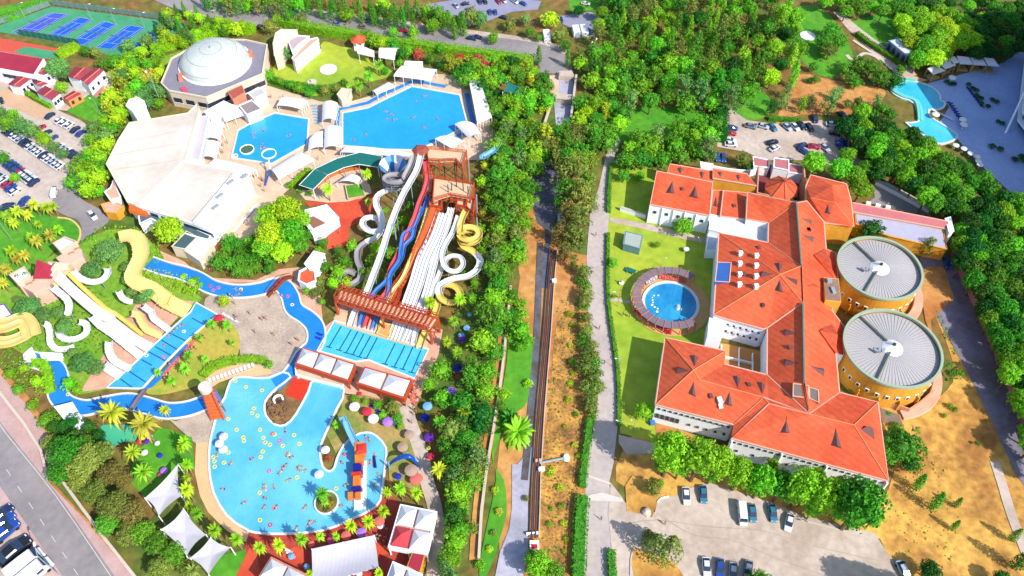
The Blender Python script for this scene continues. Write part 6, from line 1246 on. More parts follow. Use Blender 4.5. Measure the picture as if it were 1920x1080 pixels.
# orange stair flight
ST_ = 1; st = thing('slide_stairs', G(790, 480), 'steep terracotta stairway climbing to the slide tower', 'stairs')
P = crom(W(SX([(1345, 480, 9), (1290, 640, 7.4), (1215, 800, 5.4), (1140, 960, 3.6), (1060, 1075, 2.6)])+SZ([(1050, 60, 2), (1020, 110, 1.4)])), 8)
mb = MB(); mb.sweep(P, [(-1.3, -.3), (1.3, -.3), (1.3, 0), (-1.3, 0)], flat=True); mk('stringer', mb, TERRA, st)
for i in range(0, len(P)-1):
    a, b = P[i], P[i+1]
    for k in range(3):
        q = a.lerp(b, k/3); t = (b-a); an = math.atan2(t.y, t.x); mb = MB(); mb.box((q.x, q.y, q.z+.02), (.5, 2.5, .16), an); mk('tread', mb, M('orange_tread', (238, 120, 60), .7, .12, 1), st) if len(st.name) and i*3+k < 96 else None
for s in (-1, 1):
    mb = MB(); mb.sweep([p+Vector((0, 0, 1.0)) for p in P], [(s*1.1-.06, 0), (s*1.1+.06, 0), (s*1.1+.06, .1), (s*1.1-.06, .1)], flat=True)
    for p in P[::4]:
        mb.bar(p+Vector((s*1.1, 0, 0)), p+Vector((s*1.1, 0, 1)), .05)
    for p, q in zip(P[::2], P[2::2]): a, b = p+Vector((s*1.35, 0, 1.1)), q+Vector((s*1.35, 0, -1.2)); mb.bar(a, b, .08); mb.bar(p+Vector((s*1.35, 0, -1.2)), q+Vector((s*1.35, 0, -1.2)), .12); mb.bar(b, q+Vector((s*1.35, 0, 1.1)), .08)
    mk('handrail', mb, TERRA, st)
# towers
def tower(name, pts, z, label, rail=1.1, roofm=BEIGE, floors=(), cab=()):
    P = W(pts, z); c = sum(P, Vector())/len(P); r = thing(name, (c.x, c.y, 0), label, 'tower'); mb = MB(); mb.prism(P, z-.3, z); mk('deck', mb, roofm, r)
    for k, p in enumerate(P):
        mb = MB(); mb.bar((p.x, p.y, 0), (p.x, p.y, z+rail), .16, 6); mk('column', mb, TERRA, r)
        q = P[(k+1) % len(P)]; mb = MB(); n = max(3, int((q-p).length/1.3))
        for zz in (z+rail, z+.15, z+.6, z-1.2): mb.bar((p.x, p.y, zz), (q.x, q.y, zz), .1 if zz != z-1.2 else .14)
        for i in range(n+1): a = p.lerp(q, i/n); b = p.lerp(q, min(1, (i+1)/n)); mb.bar((a.x, a.y, z), (a.x, a.y, z+rail), .06); mb.bar((a.x, a.y, z-1.2), (b.x, b.y, z), .06)
        mk('railing', mb, TERRA, r)
        mb = MB(); mb.bar((p.x, p.y, .2), (q.x, q.y, z-1.2), .08); mb.bar((q.x, q.y, .2), (p.x, p.y, z-1.2), .08); mk('brace', mb, TERRA, r)
    return r
VT = lambda a: T6(700, 270, a)
t1 = tower('slide_tower', VT([(600, 55), (1050, 100), (1000, 265), (930, 190), (740, 200), (620, 190)]), 14, 'upper terracotta steel slide tower with a beige deck')
t2 = tower('slide_tower', VT([(690, 390), (1135, 460), (1090, 620), (870, 580), (670, 640)]), 10.5, 'lower terracotta steel slide tower with launch boxes')
hq = G(*VT([(530, 60)])[0], 15.5); mb = MB(); mb.cyl((hq.x, hq.y, 15.2), 2.6, .9, 6, 1.3); mk('hut_roof', mb, M('brown_canopy', (165, 85, 65), .8), t1); mb = MB(); mb.cyl((hq.x, hq.y, 12.8), 2.0, .3, 6); mk('hut_deck', mb, BEIGE, t1)
for k in range(6): a = k*1.047; mb = MB(); mb.bar((hq.x+2*math.cos(a), hq.y+2*math.sin(a), 0), (hq.x+2*math.cos(a), hq.y+2*math.sin(a), 15.3), .12); mk('column', mb, TERRA, t1)
for q in ([(640, 600), (770, 620), (760, 730), (630, 710)], [(880, 570), (940, 580), (930, 650), (870, 640)], [(950, 600), (1050, 610), (1040, 720), (940, 700)], [(1060, 620), (1150, 630), (1120, 790), (1050, 720)]):
    P = W(VT(q), 9); mb = MB(); mb.prism(P, 8.6, 8.9); o = mk('launch_deck', mb, BEIGE, t2); mb = MB(); mb.sweep([Vector((p.x, p.y, 8.9)) for p in P], [(-.12, 0), (.12, 0), (.12, 1), (-.12, 1)], True, flat=True); mk('launch_box', mb, TERRA, o)
    for p in P[::2]: mb = MB(); mb.bar((p.x, p.y, 0), (p.x, p.y, 8.7), .15); mk('column', mb, TERRA, t2)
for p in VT([(790, 180), (840, 500), (880, 480), (935, 440), (1010, 480), (1065, 520), (910, 200), (1000, 330)]):
    c = G(p[0], p[1], 12); mb = MB(); mb.cyl((c.x, c.y, 0), .14, 13.5, 6); mk('mast', mb, M('dark_metal', (70, 75, 75)), t2)
for p in VT([(1070, 200), (1160, 600), (235, 930), (1165, 860)]):
    c = G(p[0], p[1], 9); mb = MB(); mb.cyl((c.x, c.y, 0), .2, 10, 8); mk('mast', mb, STEEL, None, f'tall pale steel mast near the slides, '+{0: 'beside the upper tower', 1: 'right of the lower tower', 2: 'under the long white slide', 3: 'beside the yellow coil'}[VT([(1070, 200), (1160, 600), (235, 930), (1165, 860)]).index(p)], 'mast')
for q in ([(640, 600), (770, 620), (760, 730), (630, 710)], [(930, 590), (1150, 630), (1120, 790), (930, 720)], [(600, 300), (680, 310), (660, 560), (590, 560)]): tower('launch_frame', VT(q), 8.5, 'terracotta lattice frame '+{640: 'under the left launch box', 930: 'under the right launch boxes', 600: 'beside the red slide below the upper tower'}[q[0][0]], roofm=BEIGE)
br = tower('stair_gantry', VT([(560, 180), (620, 190), (625, 330), (565, 350)]), 12, 'slim terracotta stair frame linking both slide towers', roofm=TERRA)
# gantry over the landing pool
gn = thing('steel_gantry', G(722, 600), 'long terracotta steel footbridge of trusses above the landing pool', 'bridge'); GL = lambda a, z: [G(*p, z) for p in T6(600, 540, a)]
A0, B0_ = GL([(170, 150), (1240, 480)], 6); A1_, B1_ = GL([(235, 20), (1330, 345)], 6)
mb = MB(); mb.prism([A0, B0_, B1_, A1_], 5.7, 5.9); mk('deck', mb, BEIGE, gn); n = 22
for (a, b) in ((A0, B0_), (A1_, B1_)):
    mb = MB()
    for z in (5.9, 7.4, 8.3): mb.bar((a.x, a.y, z), (b.x, b.y, z), .34 if z < 6 else .17 if z < 8 else .12)
    for i in range(n):
        p, q = a.lerp(b, i/n), a.lerp(b, (i+1)/n); mb.bar((p.x, p.y, 5.9), (p.x, p.y, 8.3), .09); mb.bar((p.x, p.y, 5.9 if i % 2 else 7.4), (q.x, q.y, 7.4 if i % 2 else 5.9), .09)
    mk('truss', mb, TERRA, gn)
for i in range(n+1):
    p, q = A0.lerp(B0_, i/n), A1_.lerp(B1_, i/n); mb = MB(); mb.bar((p.x, p.y, 8.3), (q.x, q.y, 8.3), .1); mb.bar((p.x, p.y, 5.95), (q.x, q.y, 5.95), .2)
    if i < n: q2 = A1_.lerp(B1_, (i+1)/n); mb.bar((p.x, p.y, 8.3), (q2.x, q2.y, 8.3), .06)
    mk('cross_beam', mb, TERRA, gn)
for p in (A0, A1_, B0_, B1_, A0.lerp(B0_, .5), A1_.lerp(B1_, .5)):
    mb = MB(); mb.box((p.x, p.y, 0), (.5, .5, 5.8), .3); mk('leg', mb, TERRA, gn)
for (p, q) in ((A0, A1_), (B0_, B1_)):
    mb = MB(); mb.bar((p.x, p.y, 0), (q.x, q.y, 5.7), .12); mb.bar((q.x, q.y, 0), (p.x, p.y, 5.7), .12); mb.bar((p.x, p.y, 3), (q.x, q.y, 3), .12); mk('brace', mb, TERRA, gn)
block('slide_outlet_deck', T6(600, 540, [(150, 330), (250, 260), (1240, 545), (1190, 690), (900, 620), (620, 540), (180, 400)]), .35, BEIGE, BEIGE, 'beige platform where the slides end under the gantry', 'deck', par=0)
block('orange_platform', T6(600, 540, [(705, 395), (830, 420), (770, 560), (640, 510)]), .8, M('orange_deck', (240, 180, 110)), SPY, 'orange platform beside the yellow outlet', 'deck', par=.2)
# four pyramid canvas roofs, canopy houses
def pyramids(name, pts, z, n, label, cols=None, rise=1.5, beam=TERRA, rows=1, fr=True):
    A, B, Cc, D = W(pts, z); r = thing(name, ((A.x+Cc.x)/2, (A.y+Cc.y)/2, 0), label, 'canopy'); k = 0
    for j in range(rows):
        for i in range(n):
            f = lambda u, v: A.lerp(B, u).lerp(D.lerp(Cc, u), v)
            u0, u1, v0, v1 = (i+.06)/n, (i+.94)/n, (j+.05)/rows, (j+.95)/rows; q = [f(u0, v0), f(u1, v0), f(u1, v1), f(u0, v1)]; m = sum(q, Vector())/4+Vector((0, 0, rise))
            mb = MB(); mb.v = q+[m]+[p-Vector((0, 0, .45)) for p in q]; mb.f = [(0, 1, 4), (1, 2, 4), (2, 3, 4), (3, 0, 4)]+[(a, (a+1) % 4, 5+(a+1) % 4, 5+a) for a in range(4)]; mk('canvas', mb, (cols or {}).get(k, MEMB), r, fix=False); k += 1
    if fr:
        mb = MB(); mb.sweep([p+Vector((0, 0, -.45)) for p in (A, B, Cc, D)], [(-.3, -.25), (.3, -.25), (.3, .2), (-.3, .2)], True, flat=True); mk('frame', mb, beam, r)
        mb = MB(); c = (A+B+Cc+D)/4; mb.prism([c+(p-c)*.98 for p in (A, B, Cc, D)], z-.75, z-.62); mk('ceiling', mb, PINKP, r)
        for p, q in ((B, Cc), (Cc, D)): mb = MB(); o_ = Vector((0, 0, -z)); mb.sweep([p+o_, q+o_], [(-.12, z-2.3), (.12, z-2.3), (.12, z-.7), (-.12, z-.7)], flat=True); mk('side_panel', mb, beam, r)
    for (p, q) in ((A, B), (B, Cc), (Cc, D), (D, A)):
        for t in (0, .5): s = p.lerp(q, t); mb = MB(); mb.box((s.x, s.y, 0), (.3, .3, z-.5)); mk('post', mb, beam, r)
    return r
Z12 = lambda a: T4(1, 2, a)
pyramids('canopy_house', Z12([(345, 445), (740, 570), (690, 690), (295, 560)]), 4.2, 3, 'row of three white pyramid canopies on terracotta frame, left of the landing pool edge')
pyramids('canopy_house', Z12([(810, 590), (1165, 690), (1110, 820), (755, 705)]), 4.2, 2.0 and 2, 'pair of white pyramid canopies on terracotta frame, right of the three')
block('lower_shop', Z12([(290, 590), (660, 690), (650, 740), (440, 690), (300, 650)]), 1.2, PAVE, WALL, 'low white counter wall beneath the three canopies', 'counter', par=.2)
ck = M('red_canvas', (215, 70, 80), .8, .05, .3)
pyramids('canopy_house', T6(560, 900, [(1150, 275), (1545, 355), (1440, 820), (1015, 740)]), 5, 2, 'four panel canopy house with one red panel', {2: ck}, 1.4, WALL, 2)
pyramids('canopy_house', T6(560, 900, [(1060, 920), (1380, 1060), (1300, 1300), (960, 1200)]), 5, 2, 'white pyramid canopy house cut by the bottom edge, beside the red roof strip', None, 1.4, WALL, 1)
pyramids('canopy_house', T4(1, 3, [(110, 940), (370, 1070), (330, 1200), (20, 1080)]), 5, 2, 'white pyramid canopy house at the bottom edge, left of the grey awning', None, 1.4, BRICK, 1)
block('red_roof_strip', T6(560, 900, [(1280, 810), (1425, 835), (1360, 1060), (1215, 975)]), 4, M('crimson_roof', (185, 50, 75)), OCHRE, 'crimson flat roof strip below the four panel canopy house', par=0)
# grey awning and shade sails
aw = thing('grey_awning', G(645, 1040), 'large pale grey awning sagging over the restaurant tables', 'awning')
q = T6(560, 900, [(145, 775, 4), (850, 620, 4), (900, 980, 4), (520, 1090, 4), (150, 1190, 4)]); P = W(q); mb = MB(); nn = 10
TL, TR, BR, BL = P[0], P[1], P[2], P[4]
V = []
for i in range(nn+1):
    for j in range(nn+1):
        u, v = i/nn, j/nn; V.append(TL.lerp(TR, u).lerp(BL.lerp(BR, u), v)+Vector((0, 0, -.9*math.sin(math.pi*v)*(.6+.4*math.sin(math.pi*u)))))
mb.add(V, [(i*(nn+1)+j, (i+1)*(nn+1)+j, (i+1)*(nn+1)+j+1, i*(nn+1)+j+1) for i in range(nn) for j in range(nn)]); mk('canvas', mb, M('grey_canvas', (214, 210, 222), .75, .04, .3, stripe=('X', .35, .06)), aw, fix=False, smooth=True)
for p in (TL, TR, BR, BL, TL.lerp(TR, .5), BL.lerp(BR, .5)): mb = MB(); mb.cyl((p.x, p.y, 0), .1, 4, 6); mk('post', mb, WHITE, aw)
def sail(pts, z, label, mat, name='shade_sail', sag=.8, cur=.12):
    P = W(pts, z); c = sum(P, Vector())/len(P); r = thing(name, (c.x, c.y, 0), label, 'shade sail', None); n = len(P); E = []
    for i in range(n):
        a, b = P[i], P[(i+1) % n]
        for k in range(7):
            t = k/7; p = a.lerp(b, t); E.append(p+(c-p)*cur*4*t*(1-t))
    m = len(E); V = [c-Vector((0, 0, sag))]+[c+(e-c)*.5-Vector((0, 0, sag*.6)) for e in E]+E
    F = [(0, 1+i, 1+(i+1) % m) for i in range(m)]+[(1+i, 1+m+i, 1+m+(i+1) % m, 1+(i+1) % m) for i in range(m)]
    mb = MB(); mb.add(V, F); mk('canvas', mb, mat, r, fix=False, smooth=True)
    for p in P: mb = MB(); mb.cyl((p.x, p.y, 0), .12, p.z, 6); mk('post', mb, WHITE, r)
GS = M('sail_grey', (212, 208, 214), .8, .04, .3)
sail(T4(0, 3, [(1335, 240, 5), (1360, 480, 4.2), (1190, 630, 4.6), (1085, 495, 5)]), 4.6, 'pale grey shade sail, topmost of three by the boulevard trees', GS)
sail(T4(0, 3, [(1375, 575, 4.8), (1545, 770, 4.4), (1400, 930, 4.2), (1205, 730, 4.8)]), 4.6, 'pale grey shade sail, middle one of three', GS)
sail(T4(0, 3, [(1580, 790, 4.6), (1730, 865, 4.4), (1565, 1070, 4.4), (1425, 945, 4.6)]), 4.6, 'pale grey shade sail, lowest of three', GS)
sail(T4(2, 0, [(-35, 610, 5), (130, 675, 4.5), (85, 720, 4.5), (-70, 690, 5)]), 4.8, 'teal shade sail above the green belt', gt)
# brown wooden water tower
wt = thing('wooden_tower', G(400, 765), 'leaning brown plank water tower with a white tank on top', 'tower'); a = G(413, 772); b = G(372+13, 722, 7)
mb = MB(); 
for dx in (-1.6, 1.6):
    for dy in (-1.2, 1.2): mb.bar((a.x+dx, a.y+dy-1.5, 0), (a.x+dx*.7-2, a.y+dy*.7+2.5, 6), .16)
mk('frame', mb, M('brown_planks', (165, 75, 50)), wt)
for i in range(9):
    t = i/8; mb = MB(); mb.box((a.x-2*t, a.y-2.0+4.2*t, .5+5*t), (3.4-.8*t, .7, .35), .15); mk('plank', mb, M('orange_tread', (238, 120, 60)), wt)
mb = MB(); mb.cyl((a.x-2.4, a.y+2.6, 5.8), 1.5, 1.6, 14); mk('tank', mb, M('pinkish_tank', (245, 225, 220), .6), wt)
# play tower in the pool
pw = thing('play_tower', G(672, 890), 'orange and dark blue cartoonless play figure slide standing in the pool', 'play structure')
pw['label'] = 'orange and dark blue play tower with slide standing in the children pool'
OR = M('toy_orange', (245, 150, 60), .4, .08, .6, (235, 125, 50)); DB = M('toy_blue', (35, 40, 150), .4); RD = M('toy_red', (225, 60, 50), .4)
def toy(nm, x, y, z0, sz, mt, an=.12, tp=.85): c = G(x, y, z0); mb = MB(); mb.box((c.x, c.y, z0), sz, an, tp); return mk(nm, mb, mt, pw)
toy('deck', 676, 910, .3, (2.8, 12, .4), SW, .1, 1); toy('upper_platform', 677, 850, 1, (2.4, 2.6, 3.6), OR); toy('platform_roof', 677, 841, 4.4, (2.6, 2.6, .6), RD, .12, .5); toy('middle_block', 675, 868, .8, (1.9, 1.8, 2.8), OR)
toy('blue_block', 672, 884, .8, (2.2, 1.9, 2.2), DB); toy('red_band', 670, 895, .8, (2.5, .7, 2.3), RD); toy('orange_leg', 670, 906, .8, (1.8, 2.5, 1.7), OR); toy('blue_band', 669, 920, .8, (2.6, .8, 1.4), DB)
for dx in (658, 672): toy('orange_foot', dx, 932, .4, (1.3, 1.8, 1.1), OR)
for s in (-1.4, 1.4):
    c = G(684+s*2, 845, 3); mb = MB(); mb.bar((c.x+s, c.y, .2), (c.x+s*1.5, c.y-3, .6), .35, 8); mk('side_slide', mb, DB, pw)
P = crom(W([(648, 790, 5.5), (656, 812, 4.8), (668, 836, 4.2)]), 5); mb = MB(); mb.sweep(P, U(.6)); mk('entry_slide', mb, SLB, pw)
slide([(641, 782, 3.5), (650, 800, 3), (660, 818, 2.4), (672, 838, 1.8)], .7, SLB, 'short light blue slide from the garden into the play tower', step=5)
# dolphin-like blue arch, white pool balls
da = thing('blue_arch', G(755, 865), 'glossy blue arching play sculpture above the parasols', 'sculpture'); P = crom(W([(722, 880, .4), (735, 866, 2.6), (755, 856, 4.2), (772, 858, 3.8), (786, 876, .6)]), 6); rr = len(P)
mb = MB(); V = []
for i, p in enumerate(P):
    q = .12+.55*math.sin(math.pi*min(1, i/(rr-1)))**.8
    for k in range(8): V.append(p+Vector((q*math.cos(k*.785)*.6, q*math.sin(k*.785), q*math.cos(k*.785)*.6)))
mb.add(V, [(i*8+k, i*8+(k+1) % 8, (i+1)*8+(k+1) % 8, (i+1)*8+k) for i in range(rr-1) for k in range(8)]); mk('arch', mb, M('deep_blue_plastic', (25, 90, 200), .2, .1, .5), da, smooth=True)
for x, y in ((764, 850), (780, 862), (728, 868)): c = G(x, y, 3); mb = MB(); mb.cyl((c.x, c.y, 0), .2, 3.2, 7); mk('support', mb, SLB, da)
for i, (x, y) in enumerate(((419, 818), (411, 831), (418, 842), (610, 843), (598, 889))):
    c = G(x, y, 2.2); r = thing('white_pool_parasol', (c.x, c.y, 0), ['white round pool parasol, top of three at the left rim', 'white round pool parasol, middle of three at the left rim', 'white round pool parasol, bottom of three at the left rim', 'white round parasol on the little peninsula tip', 'white round parasol standing in the pool centre'][i], 'parasol')
    mb = MB(); mb.cyl((c.x, c.y, 2.1), 1.05, .35, 16, .1); mk('canopy', mb, MEMB, r); mb = MB(); mb.cyl((c.x, c.y, 0), .06, 2.2, 6); mk('pole', mb, WHITE, r)
# basketball-like white ring stand of the hexagonal pool
hp = thing('hoop_crane', G(500, 345), 'blue and white leaning pole at the corner of the hexagonal pool', 'pole'); mb = MB(); mb.bar(G(497, 348, .3), G(506, 318, 2.5), .28, 8); mk('blue_pole', mb, M('blue_paint', (40, 90, 190), .4), hp)
mb = MB(); mb.bar(G(506, 318, 2.5), G(504, 300, 3.5), .2, 8); mb.bar(G(506, 316, 2.6), G(490, 306, 1), .12, 6); mk('white_arm', mb, WHITE, hp)
mb = MB(); mb.sweep(W([(504, 300, 3), (490, 306, 1), (500, 303, 2)]), U(.2)); mk('spout', mb, SLB, hp)
# ================================================================ CHILDREN HILL
KZ = lambda a: T4(0, 2, a); KC = lambda a: T6(0, 420, a)
slide(KC([(620, 560, 6.5), (760, 700, 5.4), (930, 850, 4.4), (1100, 990, 3.4), (1250, 1080, 2.8)])+KZ([(830, 250, 2.4), (980, 370, 1.4), (1120, 450, .3)]), 1.25, SW, 'straight wide white slide from the castle gate down the middle', lanes=2)
slide(KC([(770, 560, 6), (900, 690, 5), (1050, 830, 4), (1210, 970, 3.2)])+KZ([(870, 200, 2.2), (990, 290, 1.2), (1070, 355, .5)]), .45, SY, 'thin yellow slide beside the wide white one')
slide(KC([(1340, 170, 4), (1450, 145, 4.2), (1550, 180, 4.2), (1590, 280, 4), (1590, 380, 3.8), (1540, 490, 3.5), (1500, 600, 3.2), (1560, 680, 3), (1700, 740, 2.6), (1850, 850, 2.1)])+KZ([(1240, 100, 1.8), (1330, 150, 1), (1405, 185, .3)]), 2.1, SPY, 'very broad pale yellow slide sweeping over the hill', deep=.35, step=60)
slide(KC([(1610, 930, 3.2), (1700, 1000, 2.8)])+KZ([(1140, 190, 2.2), (1160, 240, 1.8), (1210, 280, 1.2), (1265, 320, .3)]), .75, SW, 'short curved white slide next to the broad yellow one')
slide(KZ([(985, 205, 2.6), (1040, 215, 2.4), (1070, 270, 2), (1110, 325, 1.4), (1160, 350, .9), (1205, 370, .3)]), .85, SPY, 'short curved yellow slide between two white ones')
slide(KZ([(690, 215, 3.4), (760, 290, 2.8), (860, 360, 2.2), (970, 450, 1.2), (1055, 520, .3)]), .95, SW, 'white slide ending in the middle of the children pool')
slide(KZ([(825, 405, 2.4), (825, 480, 2), (860, 550, 1.4), (920, 590, .8), (975, 615, .3)]), .85, SW, 'white S shaped slide, second from the bottom of the hill')
slide(KZ([(780, 580, 1.6), (850, 630, 1), (905, 665, .3)]), 1.1, SW, 'stubby white twin lane slide at the bottom corner', lanes=2)
slide(KC([(590, 720, 5.6), (680, 790, 5), (760, 860, 4.4), (790, 940, 3.9), (770, 1030, 3.4)]), .8, SW, 'curving white slide left of the castle gate')
slide(KZ([(590, 265, 3), (650, 280, 2.8), (655, 340, 2.5), (590, 385, 2.2), (510, 395, 2), (460, 370, 1.8), (445, 330, 1.6)]), .75, SW, 'white U shaped slide section among the olives')
slide(KZ([(330, 275, 2.4), (365, 290, 2.2), (380, 350, 1.9), (385, 420, 1.6), (430, 465, 1.3), (500, 465, 1), (560, 450, .8)]), .7, SW, 'white slide section curving left of the olives')
slide(KC([(820, 530, 5), (880, 600, 4.4), (960, 650, 4), (1060, 670, 3.6), (1160, 640, 3.3), (1220, 570, 3), (1215, 500, 2.8)]), .8, SW, 'white curved slide under the round olive tree')
slide(KC([(1340, 760, 3.6), (1380, 840, 3.2), (1440, 880, 3), (1490, 890, 2.8)]), .7, SW, 'little white slide piece below the grey green trees')
slide([(-30, 612, 5), (10, 610, 4.6), (40, 600, 4), (55, 612, 3.6), (60, 630, 3.2)], 2.2, SCY, 'broad mustard slide entering from the left edge, upper', lanes=2)
slide([(-30, 640, 4), (10, 642, 3.6), (40, 632, 3), (62, 618, 2.6)], 1.6, SCY, 'broad mustard slide entering from the left edge, lower', lanes=2)
barrel('slide_mouth', T4(0, 2, [(470, 490), (475, 545), (320, 550), (290, 480)]), .9, .2, 1, 'white ramp where the slides enter the lazy river', cat='ramp')
barrel('slide_mouth', T4(0, 2, [(240, 440), (290, 560), (180, 560), (170, 500)]), .9, .2, 1, 'white fan shaped ramp left of the lazy river end', cat='ramp')
# castle
CP = M('castle_pink', (242, 200, 178), .85, .07, .3); CW = M('castle_window', (205, 130, 90), .8)
cs = thing('toy_castle', G(90, 520), 'pink toy castle with a steep maroon roof and two terrace towers', 'castle')
def cblock(pts, h, nm='castle_wing', par=.8, z0=0):
    P = W(pts, h); mb = MB(); mb.prism(P, z0, h); o = mk(nm, mb, CP, cs)
    if par: mb = MB(); mb.sweep([Vector((p.x, p.y, h)) for p in P], [(-.2, 0), (.2, 0), (.2, par), (-.2, par)], True, flat=True); mk('battlement', mb, CP, o); mb = MB(); c = sum(P, Vector())/len(P); mb.prism([c+(p-c)*.9 for p in P], h, h+.05); mk('terrace_floor', mb, WALL, o)
    return P
a_ = cblock(KC([(120, 590), (285, 500), (345, 590), (215, 690)]), 7, 'castle_tower'); b_ = cblock(KC([(610, 235), (740, 165), (870, 215), (690, 320)]), 7, 'castle_tower')
cblock(KC([(220, 690), (450, 520), (560, 570), (560, 700), (370, 770)]), 6, par=0); cblock(KC([(630, 380), (860, 230), (920, 290), (930, 360), (800, 440), (700, 460)]), 6, par=0)
for q, z in (([(300, 690), (360, 650), (400, 720), (345, 760)], 5), ([(375, 645), (430, 610), (470, 680), (415, 710)], 5), ([(780, 340), (830, 315), (860, 380), (820, 410)], 5), ([(855, 295), (890, 270), (925, 330), (885, 355)], 5), ([(360, 800), (400, 765), (450, 830), (430, 850)], 2.5), ([(440, 740), (490, 700), (520, 760), (480, 790)], 2.5)):
    P = W(KC(q), z); c = sum(P, Vector())/4; mb = MB(); mb.box((c.x, c.y, z-.4), (1.5, .3, 1.9), .55); o = mk('window', mb, CW, cs); mb = MB(); mb.box((c.x+.05, c.y-.1, z-.2), (1.0, .25, 1.4), .55); mk('pane', mb, CP, o)
cblock(KC([(555, 430), (640, 440), (720, 470), (640, 540), (600, 600), (540, 560)]), 7.5, 'gate_tower', .3)
P = W(KC([(420, 340, 12), (560, 420, 9), (550, 560, 7), (470, 590, 7), (445, 470, 8)])); mb = MB(); c = G(85, 512, 7)
mb.v = [c+Vector(v) for v in ((-2.4, -2, 0), (2.4, -2, 0), (2.4, 2, 0), (-2.4, 2, 0), (-.2, .4, 5.2))]; mb.f = [(0, 1, 4), (1, 2, 4), (2, 3, 4), (3, 0, 4), (3, 2, 1, 0)]; mk('steep_roof', mb, M('crimson_roof', (185, 50, 75)), cs, fix=False)
mb = MB(); mb.box((c.x, c.y, 0), (4.6, 3.8, 7)); mk('keep', mb, CP, cs)
cc = G(108, 500, 7.6); mb = MB(); mb.v = [cc+Vector(v) for v in ((-1.8, -2, 0), (3, -1.2, 0), (2.6, 1.4, 0), (-1.8, 1.4, 0), (.3, 0, 1.8))]; mb.f = [(0, 1, 4), (1, 2, 4), (2, 3, 4), (3, 0, 4)]; mk('gate_roof', mb, CP, cs, fix=False)
for q in ([(570, 650), (640, 600), (690, 680), (620, 710)], [(670, 520), (790, 480), (790, 560), (720, 580)]):
    P = W(KC(q), 5.2); mb = MB(); mb.prism(P, 4.9, 5.2); mk('launch_deck', mb, SPY, cs)
for i, p in enumerate(((52, 520), (70, 510), (37, 524), (167, 455), (176, 452))):
    c = G(p[0]-4, p[1]-4, 7); mb = MB(); clump(mb, Vector((c.x, c.y, 7.6)), .6, 40, random.Random(i), .18)
    o = mk('potted_shrub', mb, LEAF, None, ['potted shrub at the right on the left castle terrace', 'potted shrub beside the maroon castle roof', 'potted shrub at the left on the left castle terrace', 'left potted shrub on the right castle terrace', 'right potted shrub on the right castle terrace'][i], 'potted plant', fix=False); o.color = (*C(*GREENS['mid green']), 1)
wsh = block('white_ramp_hut', T4(0, 2, [(410, 890), (540, 860), (640, 1030), (590, 1060), (500, 1000)]), 2.6, MEMB, WALL, 'white sloping hut roof under the lazy river arm', par=.1)
block('blue_shed', [(-30, 580), (8, 570), (22, 590), (-10, 605)], 3, MEMB, M('violet_wall', (120, 90, 190), .8), 'white roofed shed with violet front at the left edge', par=.1)
wb = thing('plank_bridge', G(262, 747), 'thin plank bridge across the lazy river arm', 'bridge'); mb = MB(); mb.sweep(W([(272, 730, .8), (258, 750, 1.3), (246, 768, .8)]), [(-.6, 0), (.6, 0), (.6, .12), (-.6, .12)], flat=True); mk('deck', mb, GP, wb)
mb = MB()
for s in (-.6, .6):
    P = W([(272, 730, 1.7), (258, 750, 2.2), (246, 768, 1.7)])
    for a, b in zip(P, P[1:]): mb.bar(a+Vector((s, 0, 0)), b+Vector((s, 0, 0)), .05)
mk('railing', mb, GP, wb)
rockg = MB(); rg = random.Random(9)
# rocks on the peninsula
for i in range(46):
    x, y = rg.uniform(502, 560), rg.uniform(740, 795)
    if not inside(x, y, [(500, 750), (515, 738), (560, 752), (552, 775), (535, 795), (515, 793), (502, 780)]): continue
    c = G(x, y); mb = MB(); s = rg.uniform(.3, .9); mb.box((c.x, c.y, .2), (s*1.6, s*1.2, s), rg.uniform(0, 3), rg.uniform(.4, .7)); o = mk('rock', mb, RK, None, None, 'rock'); later(o, 'brown rock on the peninsula', 'rock', 'rocks on the peninsula', x, y)
rw = thing('rock_waterfall', G(520, 755), 'white rimmed dark rock hollow on the peninsula', 'rock'); c = G(523, 752); mb = MB(); mb.sweep([Vector((c.x+1.1*math.cos(i*.5), c.y+1.1*math.sin(i*.5), .3)) for i in range(9)], [(-.2, 0), (.2, 0), (.2, .8), (-.2, .8)], flat=True); mk('rim', mb, WHITE, rw); mb = MB(); mb.cyl((c.x, c.y, .2), 1.0, .3, 10); mk('hollow', mb, M('dark_rock', (80, 55, 55), .9), rw)
